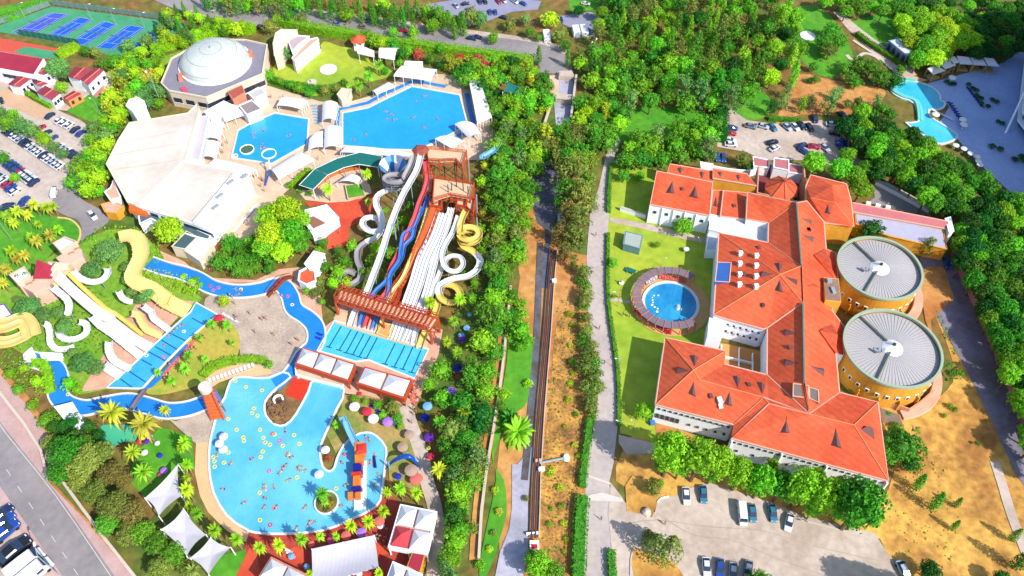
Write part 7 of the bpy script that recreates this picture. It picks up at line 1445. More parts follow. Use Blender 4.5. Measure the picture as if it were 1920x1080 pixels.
# tennis courts
for i, (q, nt_) in enumerate((([(22, 61), (60, 66), (130, 27), (96, 24)], 0), ([(78, 72), (108, 76), (174, 37), (147, 32)], 0), ([(130, 80), (160, 85), (220, 46), (194, 40)], 0), ([(180, 89), (212, 93), (272, 52), (240, 47)], 0), ([(247, 86), (262, 95), (322, 64), (298, 51)], 0))):
    P = W(q, zl(4)); c = sum(P, Vector())/4; r = thing('tennis_court', (c.x, c.y, 0), f'blue tennis court, {ORDW[i]} from the left of five', 'tennis court', 'blue tennis courts')
    mb = MB(); mb.add(P, [(0, 1, 2, 3)]); mk('surface', mb, M('court_blue' if i else 'court_violet_blue', (25, 105, 220) if i else (75, 100, 215), .7, .06, .1), r)
    f = lambda u, v: P[0].lerp(P[1], u).lerp(P[3].lerp(P[2], u), v)+Vector((0, 0, .03))
    for a, b in (((0, 0), (1, 0)), ((0, 1), (1, 1)), ((0, 0), (0, 1)), ((1, 0), (1, 1)), ((.14, 0), (.14, 1)), ((.86, 0), (.86, 1)), ((.14, .23), (.86, .23)), ((.14, .77), (.86, .77)), ((.5, .23), (.5, .77))):
        mb = MB(); mb.sweep([f(*a), f(*b)], [(-.04, 0), (.04, 0), (.04, .02), (-.04, .02)], flat=True); mk('court_line', mb, LINE, r)
    mb = MB(); a, b = f(-.08, .5), f(1.08, .5); mb.sweep([a, b], [(-.04, 0), (.04, 0), (.04, .6), (-.04, .6)], flat=True); mk('net', mb, M('net', (110, 150, 190), .9), r)
def fence(pts, h, label, mat=None, n=10, name='court_fence'):
    P = W(pts); r = thing(name, P[0], label, 'fence'); mb = MB(); mb.sweep(P, [(-.06, .4), (.06, .4), (.06, h-.2), (-.06, h-.2)], flat=True); mk('screen', mb, mat or M('green_windscreen', (40, 125, 105), .9, .1, .4), r)
    for a, b in zip(P, P[1:]):
        for i in range(n): q = a.lerp(b, i/n); mb = MB(); mb.cyl((q.x, q.y, 0), .08, h+.2, 5); mk('post', mb, STEEL, r)
fence(T4(0, 0, [(155, 270), (600, 345)]), 3, 'dark green screened fence at the near end of the tennis courts')
fence(T4(0, 0, [(400, 45), (800, 95), (1290, 160)]), 2.6, 'grey green fence at the far end of the tennis courts', M('grey_mesh', (120, 150, 140), .9), 8)
fence(T4(0, 0, [(-20, 195), (380, 50)]), 2.6, 'pale mesh fence along the left tennis court', M('grey_mesh', (120, 150, 140)), 8)
for i, p in enumerate(T4(0, 0, [(690, 150), (870, 185), (1090, 215), (300, 60), (190, 140)])): lamp(p[0], p[1], (8, 0), .9, f'thin floodlight mast at the tennis courts, {["third", "fourth", "fifth", "second", "first"][i]} from the left')
# ================================================================ PLANTING
def trees(kind, tint, lst, **k):
    for t in lst: tree(kind, t[0], t[1], t[2], t[3] if len(t) > 3 else tint, **k)
# big individual trees
trees('pine', 'lime', [(535, 392, 34), (508, 438, 33), (545, 435, 30, 'bright green'), (496, 462, 24, 'bright green'), (528, 470, 26), (562, 410, 24, 'bright green'), (560, 458, 20, 'mid green'), (505, 405, 26), (575, 440, 14, 'mid green'), (315, 428, 32), (332, 412, 16)])
trees('pine', 'bright green', [(1258, 845, 42), (1312, 855, 42), (1352, 865, 35), (1388, 886, 30), (1430, 898, 33), (1467, 908, 29, 'mid green'), (1507, 911, 37), (1553, 928, 38), (1612, 945, 47, 'mid green'), (1585, 918, 29), (1448, 873, 15), (1525, 953, 20), (1240, 873, 15), (1640, 968, 22), (1275, 873, 22), (1335, 883, 22), (1410, 908, 20), (1490, 928, 22), (1530, 893, 20), (1575, 958, 22), (1600, 973, 20)], hgt=1.6)
trees('pine', 'bright green', [ (1440, 1135, 30), (1385, 1140, 26), (1320, 1150, 26)])
trees('pine', 'mid green', [(1705, 1112, 34), (1745, 1120, 30), (1780, 1125, 28)], hgt=1.8)
trees('pine', 'bright green', [(1527, 303, 27), (1578, 315, 26), (1603, 330, 24), (1615, 352, 25), (1590, 290, 18), (1625, 312, 18, 'mid green'), (1645, 325, 17, 'dark green')])
trees('broad', 'mid green', [(1697, 840, 34), (1668, 850, 26), (1706, 868, 22, 'dark green'), (1682, 815, 18)])
trees('broad', 'bright green', [(1283, 424, 21), (1210, 770, 19), (1635, 432, 22, 'dark green'), (1612, 428, 14), (1655, 440, 14)])
trees('loose', 'olive green', [(1741, 462, 16)])
trees('broad', 'bright green', [(1268, 420, 8), (1232, 458, 7), (1149, 493, 10), (1225, 915, 16, 'olive green'), (1150, 555, 5), (1238, 905, 8)])
trees('conifer', 'olive green', [(1230, 1025, 24), (1258, 1028, 22), (1215, 1008, 14)])
trees('cypress', 'mid green', [(1725, 905, 9), (1758, 940, 10), (1797, 942, 6), (1792, 985, 6), (1905, 1003, 8), (1918, 1050, 12, 'dark green')])
trees('pine', 'dark green', [(1745, 1070, 22), (1010, 1058, 30, 'bright green'), (1035, 1075, 26, 'mid green'), (1000, 1045, 18, 'bright green'), (1425, 1090, 26, 'mid green'), (1880, 1085, 20)])
tree('giant', 971, 808, 40, 'bright green'); tree('giant', 958, 785, 26, 'mid green')
# service belt of pines at the right (shades the track)
BELT = [(1580, 230), (1620, 210), (1660, 225), (1700, 245), (1760, 285), (1830, 330), (1900, 370), (1940, 400), (1960, 900), (1925, 800), (1895, 720), (1860, 620), (1830, 545), (1800, 490), (1790, 440), (1790, 405), (1740, 385), (1690, 350), (1650, 310), (1610, 270)]
fill(BELT, 13.5, [('pine', 'mid green', 4), ('pine', 'bright green', 3), ('pine', 'dark green', 3)], 15, 20, 3, hgt=1.25)
# top right park
fill([(1690, 40), (1760, 20), (1830, 40), (1840, 80), (1790, 95), (1750, 115), (1715, 110), (1700, 80)], 17, [('pine', 'bright green', 3), ('pine', 'lime', 2)], 17, 22, 4)
fill([(1840, 40), (1925, 0), (1925, 80), (1870, 105), (1830, 100)], 17, [('pine', 'dark green', 3), ('pine', 'mid green', 1)], 15, 20, 5)
fill([(1540, 0), (1860, -10), (1920, 10), (1840, 40), (1760, 25), (1700, 20), (1600, 25)], 17, [('pine', 'mid green', 3), ('broad', 'dark green', 2), ('pine', 'bright green', 2)], 13, 18, 6)
trees('pine', 'bright green', [(1735, 85, 22), (1720, 115, 18), (1745, 105, 18), (1760, 60, 20), (1780, 80, 18), (1735, 40, 20)])
trees('broad', 'mid green', [(1560, 55, 17), (1548, 80, 16), (1575, 75, 18), (1555, 95, 15, 'olive green'), (1610, 120, 18), (1635, 125, 17), (1655, 145, 18), (1680, 150, 17, 'dark green'), (1595, 145, 13), (1605, 155, 12), (1585, 130, 12), (1690, 130, 10), (1505, 90, 12, 'bright green'), (1525, 125, 10), (1530, 148, 9), (1518, 150, 6)])
trees('cypress', 'bright green', [(1487, 105, 9), (1490, 140, 9)])
trees('loose', 'grey green', [(1560, 190, 20), (1505, 195, 14, 'bright green'), (1520, 188, 12), (1477, 170, 12), (1450, 200, 14, 'dark green'), (1575, 175, 12), (1470, 190, 12, 'grey green'), (1645, 190, 12), (1625, 200, 10)])
trees('broad', 'mid green', [(1656, 205, 12), (1670, 215, 12), (1600, 235, 13, 'bright green'), (1645, 200, 10, 'grey green'), (1590, 195, 9, 'olive green'), (1610, 190, 10, 'olive green')])
# hilltop grove and woods at top centre
fill([(1130, -10), (1480, -10), (1500, 60), (1480, 130), (1440, 150), (1380, 130), (1300, 150), (1200, 140), (1110, 130), (1120, 60)], 18, [('conifer', 'mid green', 2.5), ('conifer', 'bright green', 1.5), ('broad', 'bright green', 2.5), ('broad', 'lime', .8), ('broad', 'mid green', 2), ('pine', 'bright green', 1.5), ('cypress', 'bright green', 1.5), ('loose', 'olive green', 1.6), ('pine', 'dark green', 1.2)], 13, 20, 11, hgt=1.15)
fill([(1110, 130), (1200, 140), (1300, 150), (1380, 130), (1410, 170), (1360, 190), (1300, 195), (1230, 195), (1150, 205), (1100, 200)], 20, [('broad', 'bright green', 3), ('broad', 'mid green', 2), ('pine', 'mid green', 2), ('loose', 'grey green', 1), ('cypress', 'bright green', .6)], 14, 21, 12, hgt=1.1)
fill([(1090, 190), (1150, 205), (1180, 215), (1150, 250), (1140, 268), (1100, 262), (1085, 230)], 17, [('broad', 'mid green', 2), ('loose', 'yellow green', 1), ('broad', 'lime', 1)], 13, 19, 13)
fill([(1165, 262), (1250, 245), (1340, 225), (1350, 250), (1330, 280), (1260, 300), (1170, 300)], 19, [('broad', 'bright green', 3), ('broad', 'mid green', 2), ('loose', 'grey green', 1)], 14, 20, 14)
trees('broad', 'mid green', [(1215, 265, 20, 'bright green'), (1262, 262, 16, 'mid green'), (1190, 300, 17, 'olive green'), (1168, 300, 16, 'grey green'), (1170, 330, 11), (1200, 330, 10, 'bright green'), (1310, 285, 14, 'bright green'), (1330, 290, 12), (1395, 300, 14, 'olive green'), (1405, 312, 10), (1220, 295, 14), (1240, 300, 12, 'bright green')])
hedge('tall_hedge', [(1352, 268), (1350, 235), (1352, 215)], 4, 4.5, 'dark green', 'tall dark clipped hedge left of the upper car park', dens=18)
hedge('hedge', [(1440, 225), (1480, 228), (1500, 230)], 1.5, 1.5, 'mid green', 'low hedge behind the row of parked cars in the upper car park')
hedge('hedge', T4(3, 0, [(660, 260), (760, 340), (900, 430), (1010, 510)]), 1.8, 1.6, 'mid green', 'long clipped hedge along the hotel park path')
# top band along the road
fill([(370, -5), (480, -5), (600, 0), (700, 5), (780, 20), (880, 45), (780, 48), (700, 35), (600, 22), (480, 15), (390, 8)], 14, [('conifer', 'mid green', 3), ('broad', 'bright green', 2), ('cypress', 'mid green', 2), ('loose', 'olive green', 1), ('broad', 'lime', 1)], 11, 16, 21, hgt=1.2)
fill([(300, 20), (345, 15), (400, 30), (470, 42), (440, 60), (380, 62), (340, 85), (300, 75), (310, 50)], 13, [('cypress', 'mid green', 2), ('broad', 'lime', 2), ('loose', 'grey green', 1), ('broad', 'mid green', 1)], 9, 13, 22)
trees('broad', 'mid green', [(505, 48, 15, 'olive green'), (545, 28, 10), (565, 35, 12, 'olive green'), (800, 20, 16, 'bright green'), (820, 25, 16, 'mid green'), (835, 30, 12, 'lime'), (885, 30, 18, 'olive green'), (900, 35, 16, 'grey green'), (925, 70, 12, 'bright green'), (955, 45, 13, 'olive green'), (985, 35, 13, 'grey green'), (1032, 35, 16, 'lime'), (993, 60, 11), (1010, 70, 8), (1050, 65, 15, 'olive green'), (1060, 85, 12), (1085, 20, 12, 'dark green'), (1090, 120, 13, 'lime'), (738, 60, 9, 'bright green'), (775, 60, 10, 'bright green'), (645, 30, 10, 'lime'), (715, 15, 12, 'dark green')])
trees('cypress', 'mid green', [(700, 28, 7), (540, 35, 6), (775, 65, 7, 'bright green'), (852, 55, 7), (868, 45, 8), (1118, 140, 6, 'bright green'), (1065, 110, 6), (1010, 105, 6)])
hedge('tall_hedge', [(515, 45), (560, 55), (610, 65), (660, 72), (720, 85), (780, 92), (850, 102), (930, 112), (1000, 122)], 3.5, 3.5, 'bright green', 'long bright hedge below the top road', dens=14)
hedge('tall_hedge', [(285, 100), (320, 90), (370, 75), (420, 62), (480, 60)], 4, 3, 'lime', 'bright green hedge beside the tennis courts and domed hall', dens=14)
trees('broad', 'mid green', [(700, 75, 14, 'bright green'), (715, 80, 14, 'lime'), (740, 85, 13), (755, 100, 12), (690, 65, 10), (765, 95, 10, 'bright green'), (810, 110, 11), (825, 92, 10), (830, 120, 11), (785, 105, 9, 'red leaved'), (895, 112, 11, 'red leaved'), (908, 118, 10, 'red leaved'), (925, 118, 9, 'red leaved'), (862, 108, 8, 'red leaved'), (782, 98, 10, 'red leaved'), (880, 118, 8, 'red leaved'), (870, 122, 10, 'dark green')])
fill([(840, 105), (960, 112), (1010, 130), (1035, 165), (1030, 200), (1000, 230), (975, 260), (950, 250), (925, 240), (920, 200), (900, 160), (870, 150), (840, 135)], 14, [('broad', 'bright green', 3), ('broad', 'mid green', 3), ('shrub', 'lime', 1.5), ('loose', 'yellow green', .8), ('broad', 'dark green', 1)], 10, 15, 23, skip=([(925, 150), (975, 155), (975, 185), (935, 185)],))
# left side greenery
fill([(225, 110), (265, 95), (310, 100), (300, 150), (305, 200), (245, 195), (215, 230), (200, 290), (190, 340), (165, 360), (130, 350), (125, 330), (160, 285), (170, 240), (190, 225), (205, 170)], 14, [('broad', 'lime', 3), ('broad', 'bright green', 3), ('broad', 'grey green', 2), ('loose', 'yellow green', .6)], 11, 16, 24)
trees('broad', 'golden', [(280, 145, 16), (290, 165, 13, 'brownish green'), (300, 172, 12, 'brownish green'), (232, 55, 0.1)][:3])
trees('pine', 'grey green', [(107, 125, 22), (118, 135, 16)]); trees('broad', 'mid green', [(115, 162, 13, 'bright green'), (160, 95, 11), (178, 98, 11, 'olive green'), (195, 118, 15), (215, 115, 14), (275, 75, 14, 'grey green'), (240, 85, 13, 'grey green'), (300, 55, 12, 'grey green'), (325, 45, 11, 'grey green')])
trees('cypress', 'dark green', [(293, 60, 5), (305, 40, 6)]); trees('date', 'bright green', [(275, 120, 13)])
trees('broad', 'grey green', [(15, 228, 20, 'mid green'), (40, 235, 18), (60, 245, 15), (85, 262, 12, 'lime'), (78, 255, 10, 'bright green'), (100, 275, 11), (118, 288, 10), (28, 333, 9, 'bright green'), (5, 295, 14, 'mid green'), (0, 210, 14), (25, 215, 12, 'bright green')])
trees('broad', 'bright green', [(180, 315, 16), (165, 300, 15, 'mid green'), (190, 330, 14), (150, 330, 14, 'grey green'), (145, 345, 13, 'grey green'), (188, 360, 12), (170, 365, 9, 'mid green'), (225, 212, 15, 'lime'), (200, 240, 14, 'bright green'), (180, 255, 13, 'olive green')])
hedge('clipped_hedge', T4(0, 0, [(130, 665), (250, 740), (390, 815)]), 1.6, 1.8, 'bright green', 'clipped hedge running beside the dark slate wall')
hedge('clipped_hedge', T4(0, 0, [(440, 440), (520, 400), (590, 360)]), 3, 2.5, 'lime', 'fat round hedge beside the red hard court')
hedge('clipped_hedge', T4(0, 0, [(-40, 170), (100, 140), (320, 40)]), 3, 2.5, 'bright green', 'hedge between sports lawn and the courts')
# palms on the left oval
trees('fan', 'yellow green', [(62, 382, 15), (85, 388, 14), (98, 385, 12), (30, 395, 14), (12, 405, 14), (50, 402, 13), (25, 418, 12), (92, 440, 15, 'golden'), (108, 430, 12, 'lime'), (68, 452, 14, 'golden'), (58, 445, 13, 'lime'), (20, 470, 14, 'lime'), (45, 478, 14, 'golden'), (30, 485, 13, 'golden'), (10, 505, 15, 'golden'), (5, 530, 14, 'golden'), (70, 420, 10, 'lime')])
lamp(22, 450, (-20, -10), 1, 'white headed lamp post on the palm lawn')
# around club garden
trees('fan', 'bright green', [(672, 158, 13), (690, 140, 14), (710, 120, 13), (655, 165, 8), (762, 97, 8)]); trees('loose', 'grey green', [(535, 100, 12), (690, 102, 6, 'olive green')])
trees('broad', 'mid green', [(505, 140, 11, 'bright green'), (525, 152, 8), (545, 158, 9), (560, 165, 10, 'bright green'), (580, 175, 9), (610, 168, 10, 'olive green'), (630, 165, 9, 'olive green'), (645, 155, 8), (750, 118, 9, 'bright green'), (722, 132, 8)])
hedge('hedge', T4(1, 0, [(100, 600), (200, 640), (330, 660), (480, 680), (600, 670)]), 2.5, 1.6, 'mid green', 'curved hedge under the rounded garden lawn')
# slide garden
trees('fan', 'lime', [(687, 325, 13), (614, 355, 14), (805, 565, 15), (862, 560, 16), (850, 600, 13, 'bright green'), (838, 640, 12), (858, 660, 14, 'bright green'), (690, 378, 9, 'bright green')])
trees('broad', 'bright green', [(735, 430, 12), (760, 415, 12), (770, 385, 9), (695, 440, 9, 'mid green'), (705, 465, 13, 'lime'), (700, 490, 13), (730, 475, 14, 'mid green'), (660, 460, 11), (645, 490, 13, 'mid green'), (635, 510, 13), (650, 530, 10, 'lime'), (625, 530, 12, 'lime'), (680, 510, 9), (610, 500, 12, 'mid green'), (720, 395, 8), (605, 455, 12, 'mid green'), (598, 470, 10, 'bright green'), (635, 470, 10, 'mid green')])
trees('broad', 'bright green', [(905, 340, 12, 'lime'), (910, 310, 10, 'yellow green'), (915, 370, 12), (905, 400, 11, 'golden'), (900, 430, 12), (915, 455, 11), (905, 490, 9), (890, 530, 10), (870, 515, 9), (900, 470, 10, 'lime'), (918, 325, 8, 'lime'), (930, 345, 10, 'grey green'), (885, 560, 11), (860, 380, 7), (885, 470, 7, 'lime')])
trees('broad', 'olive green', [(600, 545, 9), (590, 550, 9), (575, 545, 8, 'bright green'), (605, 565, 8, 'bright green'), (600, 530, 10, 'olive green')])
cover('funnel_garden', T4(1, 1, [(860, 220), (940, 180), (960, 330), (880, 340)]), 1.6, 'mid green', 'dark garden corner beside the funnel slide', dens=2)
hedge('clipped_hedge', T4(1, 1, [(260, 340), (330, 260), (410, 200)]), 1.4, 1.4, 'bright green', 'bright hedge in front of the green canopy')
trees('shrub', 'bright green', [(542, 348, 8), (563, 360, 6, 'mid green'), (580, 364, 7, 'mid green')])
# restaurant garden & river garden
fill(T4(0, 1, [(1660, 760), (1750, 700), (1860, 720), (2080, 780), (2090, 900), (1960, 960), (1700, 950), (1620, 890)]), 11, [('broad', 'mid green', 3), ('shrub', 'bright green', 1)], 9, 13, 31)
trees('shrub', 'lime', [(345, 520, 8), (360, 530, 9), (335, 535, 9), (365, 545, 8), (350, 545, 9), (375, 535, 7, 'bright green'), (368, 525, 8, 'bright green')])
trees('broad', 'bright green', [(420, 563, 11, 'lime'), (418, 570, 7, 'yellow green')])
# children hill: olives in grey green
trees('pine', 'grey green', [(205, 470, 28), (172, 505, 22), (238, 500, 15), (240, 525, 14), (248, 545, 13), (262, 560, 14), (275, 555, 16), (52, 575, 26), (80, 590, 20), (110, 585, 15), (122, 610, 20), (155, 680, 26), (180, 690, 18), (135, 660, 12), (225, 460, 12), (30, 560, 10)], hgt=.7)
trees('broad', 'lime', [(70, 715, 11), (130, 720, 14, 'bright green'), (145, 730, 10, 'bright green'), (120, 575, 8, 'bright green'), (20, 700, 12, 'bright green'), (45, 690, 11), (60, 760, 12, 'bright green'), (85, 790, 14, 'bright green'), (35, 730, 12, 'mid green')])
hedge('river_hedge', T4(0, 2, [(250, 575), (310, 570), (350, 600), (375, 680), (390, 790)]), 2.6, 1.4, 'lime', 'lime hedge inside the lazy river bend', dens=20)
trees('fan', 'bright green', [(395, 605, 11), (425, 608, 12), (372, 632, 10), (295, 697, 10), (320, 713, 12), (350, 670, 11), (345, 690, 13), (352, 665, 9), (435, 642, 8), (384, 673, 9), (308, 768, 9), (365, 805, 0.1)][:11])
hedge('curved_hedge', [(382, 708), (392, 695), (410, 685), (440, 678), (470, 676), (500, 680)], 2.2, 1.4, 'bright green', 'long curved bright hedge along the plaza terrace', dens=20)
trees('shrub', 'bright green', [(504, 684, 11)])
sheet('sun_terrace', T4(0, 2, [(1540, 680), (1620, 620), (1740, 580), (1900, 570), (2020, 600), (2040, 640), (1920, 660), (1780, 660), (1640, 710), (1570, 760)]), M('peach_paving', (250, 200, 150)), 4.2, 'pinkish sun terrace between the curved hedge and the big pool', 'terrace')
# big date palms left bottom
trees('date', 'golden', [(208, 772, 30, 'yellow green'), (268, 795, 30), (248, 848, 20, 'yellow green'), (268, 885, 22, 'bright green'), (308, 768, 13, 'yellow green'), (360, 1068, 18, 'olive green')])
trees('date', 'yellow green', [(340, 838, 13, 'lime'), (822, 880, 18, 'yellow green'), (603, 925, 17, 'bright green'), (608, 940, 10, 'bright green')])
trees('pine', 'olive green', [(125, 848, 38, 'mid green'), (160, 868, 34), (190, 845, 26, 'olive green'), (112, 885, 28, 'mid green'), (205, 888, 27, 'brownish green'), (232, 900, 20, 'brownish green'), (178, 922, 28, 'olive green'), (215, 948, 32), (248, 962, 30, 'brownish green'), (200, 980, 28, 'mid green'), (240, 1000, 26, 'olive green'), (268, 1000, 26, 'mid green'), (292, 1018, 28, 'mid green'), (150, 900, 26), (155, 835, 26, 'mid green'), (325, 1040, 26, 'mid green'), (300, 1065, 26), (350, 1065, 20), (95, 830, 20, 'olive green'), (120, 800, 16, 'dark green'), (140, 820, 16), (165, 800, 12, 'mid green'), (100, 800, 14, 'dark green'), (320, 985, 12, 'grey green')], hgt=.9)
fill([(80, 775), (120, 780), (190, 810), (180, 840), (120, 830)], 12, [('broad', 'dark green', 2), ('shrub', 'mid green', 1)], 8, 12, 33)
trees('fan', 'lime', [(345, 830, 14), (350, 872, 13), (350, 918, 16), (368, 962, 15, 'bright green'), (402, 994, 15), (442, 1010, 15), (485, 1025, 15, 'lime'), (522, 1022, 16), (565, 1010, 15), (600, 1005, 11), (657, 985, 15), (690, 978, 15), (718, 957, 15), (725, 922, 13), (750, 915, 16), (780, 925, 15), (630, 1005, 10), (580, 1075, 10), (710, 1075, 11), (445, 1010, 10), (355, 950, 12), (350, 895, 10), (490, 1030, 8)], hgt=1.5)
trees('fan', 'lime', [(825, 792, 17, 'bright green'), (830, 790, 12), (870, 770, 18, 'yellow green')])
trees('broad', 'bright green', [(827, 694, 20), (830, 748, 20), (805, 722, 14), (665, 748, 9), (685, 752, 7), (708, 758, 11, 'mid green'), (718, 778, 9), (737, 765, 13, 'olive green'), (745, 785, 12, 'mid green'), (732, 750, 9, 'dark green'), (750, 800, 7, 'bright green'), (395, 830, .1)][:11])
trees('fan', 'bright green', [(630, 795, 11), (640, 790, 8)])
trees('shrub', 'yellow green', [(570, 700, 8)]); trees('shrub', 'red leaved', [(616, 860, 9)])
trees('shrub', 'golden', [(620, 945, 8), (612, 955, 9, 'olive green'), (620, 938, 7, 'brownish green')])
# green belt between park and canal
fill([(925, 250), (960, 240), (1000, 230), (1010, 300), (1000, 340), (990, 400), (985, 450), (970, 500), (948, 540), (938, 600), (928, 680), (918, 720), (908, 760), (903, 800), (888, 900), (880, 960), (866, 1010), (848, 1080), (825, 1090), (840, 980), (850, 900), (830, 830), (860, 780), (880, 700), (905, 620), (920, 500), (925, 420), (930, 330)], 15.5, [('broad', 'bright green', 3), ('broad', 'mid green', 3), ('loose', 'grey green', 2), ('broad', 'dark green', 1), ('loose', 'mid green', 1.5), ('broad', 'olive green', 1), ('pine', 'mid green', .6)], 13, 19, 41)
trees('broad', 'olive green', [(865, 855, 30, 'mid green'), (880, 880, 28, 'olive green'), (850, 880, 24, 'mid green'), (885, 840, 24), (870, 910, 22, 'mid green'), (860, 950, 20, 'bright green'), (850, 1000, 18, 'bright green'), (840, 1050, 18, 'bright green'), (885, 990, 14, 'olive green')])
# eucalyptus belt right of the stream
trees('loose', 'olive green', [(1075, 325, 32), (1090, 370, 30), (1060, 360, 26, 'mid green'), (1085, 410, 27), (1100, 340, 22, 'mid green'), (1065, 400, 22, 'brownish green'), (1050, 440, 20, 'brownish green'), (1075, 445, 22, 'olive green'), (1060, 470, 18, 'brownish green'), (1090, 450, 16), (1065, 300, 22, 'mid green'), (1045, 300, 18), (1095, 300, 20, 'bright green'), (1075, 490, 14), (1110, 380, 16), (1085, 280, 18, 'mid green')], hgt=1.0)
fill([(1015, 255), (1060, 235), (1120, 250), (1110, 310), (1060, 300), (1020, 280)], 14, [('broad', 'olive green', 2), ('loose', 'yellow green', 1), ('loose', 'mid green', 2)], 12, 17, 42)
fill([(1000, 250), (1020, 240), (1030, 290), (1010, 330), (1000, 300)], 13, [('broad', 'mid green', 2), ('broad', 'yellow green', 1)], 11, 15, 43)
fill([(1088, 500), (1098, 500), (1100, 560), (1110, 640), (1122, 690), (1120, 760), (1108, 790), (1100, 720), (1095, 640)], 9, [('broad', 'olive green', 2), ('shrub', 'mid green', 1.5)], 8, 12, 44)
hedge('road_hedge', [(1092, 935), (1088, 980), (1086, 1030), (1084, 1085)], 3.2, 2.2, 'mid green', 'leafy hedge left of the middle road, bottom stretch', dens=14)
hedge('road_hedge', [(1106, 790), (1100, 840), (1094, 890), (1092, 915)], 2.0, 1.8, 'mid green', 'leafy hedge left of the middle road, middle stretch', dens=14)
hedge('road_hedge', [(1140, 440), (1139, 500), (1140, 560), (1147, 620), (1156, 680), (1160, 740), (1160, 800)], 1.1, 1.2, 'mid green', 'clipped yellow green hedge right of the middle road', dens=14)
hedge('road_hedge', [(1146, 310), (1142, 360), (1141, 400)], 1.2, 1.4, 'mid green', 'hedge right of the middle road, top stretch', dens=14)
hedge('road_hedge', [(1145, 1035), (1146, 1060), (1148, 1090)], 1.8, 1.6, 'mid green', 'short hedge between road and bottom island')
for i, (x, y, r) in enumerate(((1068, 590, 9), (1072, 610, 5), (1070, 648, 6), (1073, 680, 9), (1075, 700, 7), (1070, 720, 7), (1066, 750, 8), (1080, 778, 7), (1060, 800, 6), (1050, 915, 8), (1053, 950, 8), (1030, 983, 7), (1057, 982, 8), (1061, 1012, 7), (1058, 1035, 6), (1034, 955, 5), (1078, 835, 7), (1085, 855, 7), (1035, 882, 9), (1030, 890, 8), (972, 572, 6), (990, 720, 10))):
    tree('shrub', x, y, r, ['yellow green', 'lime', 'yellow green', 'bright green'][i % 4])
trees('broad', 'olive green', [(945, 900, 0.1)][:0]); trees('shrub', 'yellow green', [(928, 920, 9), (935, 960, 9, 'golden'), (925, 1000, 8, 'olive green'), (918, 1030, 8), (985, 935, 8, 'olive green'), (900, 1060, 12, 'bright green'), (895, 905, 8, 'bright green')])
fill([(958, 540), (975, 560), (985, 620), (965, 640), (950, 620)], 10, [('shrub', 'bright green', 1), ('broad', 'mid green', 1)], 8, 11, 45)
trees('broad', 'bright green', [(978, 620, 18), (990, 640, 14), (975, 650, 12), (945, 740, 13), (940, 760, 10, 'mid green')])
trees('shrub', 'dark green', [(1700, 320, .1)][:0]); trees('shrub', 'mid green', [(1598, 732, 8), (1665, 776, 6), (1780, 762, 8, 'bright green'), (1790, 768, 7), (1678, 800, 10), (1680, 808, 7), (1770, 780, 6), (1785, 700, 8), (1640, 470, 7), (1700, 460, 8, 'golden'), (1690, 465, 7, 'olive green'), (1755, 690, 5), (1800, 700, 9), (1835, 832, 5), (1822, 830, 4), (1745, 600, .1)][:15])
# terrace planters of the hotel
for i, q in enumerate(T6(1660, 90, [(1150, 510), (1210, 560), (1260, 590), (1260, 660), (1320, 700), (1330, 770), (1420, 810), (1480, 720), (1540, 750), (850, 470), (900, 500), (950, 500), (1560, 1020), (1620, 1050)], 7.385)): tree('shrub', q[0], q[1], 6, 'dark green')
for i, q in enumerate(T4(3, 1, [(1680, 20), (1740, 40), (1850, 120), (1900, 100), (1920, 130)])): tree('shrub', q[0], q[1], 8, 'dark green')
# ================================================================ CARS
G1 = 'cars parked in the left car park'
W_, S_, D_, B_, R_, K_, Y_ = 'white', 'silver', 'dark blue', 'blue', 'red', 'black', 'grey'
h1 = (17, -12)
carrow((14, 246), (112, 313), [D_, D_, W_, W_, S_, D_, K_, W_, S_, W_, W_, D_, W_, W_, S_, W_, W_], h1, G1, 'the long middle row, left lot', .82)
carrow((78, 241), (100, 260), [R_, D_, B_], h1, G1, 'the upper trio, left lot', .82)
carrow((112, 276), (138, 292), [W_, S_, W_, D_, D_], h1, G1, 'the short hedge row, left lot', .82)
carrow((17, 308), (64, 343), [B_, B_, D_, B_, R_, W_, W_, S_, W_, D_], (17, -12), G1, 'the lower row, left lot', .9)
carrow((0, 332), (28, 360), [S_, W_, R_, B_, W_], (17, -11), G1, 'the lowest row, left lot', .9)
carrow((94, 218), (130, 236), [D_, None, W_, W_, W_], (17, -12), G1, 'the top row, left lot', .85)
carrow((142, 244), (152, 251), [D_, B_], (17, -12), G1, 'the pair by the lone lawn', .85)
car(103, 363, W_, (3, -14), G1, 'white van driving out of the left car park', VAN, .8); car(174, 405, W_, (8, 10), G1, 'white car alone on the grey turning road'); car(46, 378, B_, (12, -14), G1, 'blue car beside the palms at the lot corner')
car(15, 388, D_, (14, -4), G1, 'dark blue car nearly under the palms'); car(3, 190, K_, (4, 10), G1, 'black car at the left edge on the tan yard', s=.8); car(10, 232, S_, (17, -12), G1, 'silver car half under a tree at the left edge', s=.8)
G2 = 'large cars in the bottom left car park'
for p, c, l, E, s in (((3, 968), D_, 'dark blue car at the left edge, topmost of the corner lot', CAR, 1.35), ((6, 982), B_, 'blue car, second from the top of the corner lot', CAR, 1.35), ((12, 998), B_, 'bright blue car, third from the top of the corner lot', CAR, 1.45), ((28, 1034), K_, 'big black car in the bottom left corner lot', CAR, 1.75), ((50, 1060), 'teal blue', 'teal blue windowed white van in the bottom left corner', VAN, 1.5), ((66, 1078), W_, 'white van cut by the bottom edge', VAN, 1.5)):
    car(p[0], p[1], W_ if 'teal' in l else c, (22, -18), G2, l.replace('teal blue windowed ', 'larger '), E, s)
G3 = 'cars in the upper car park'
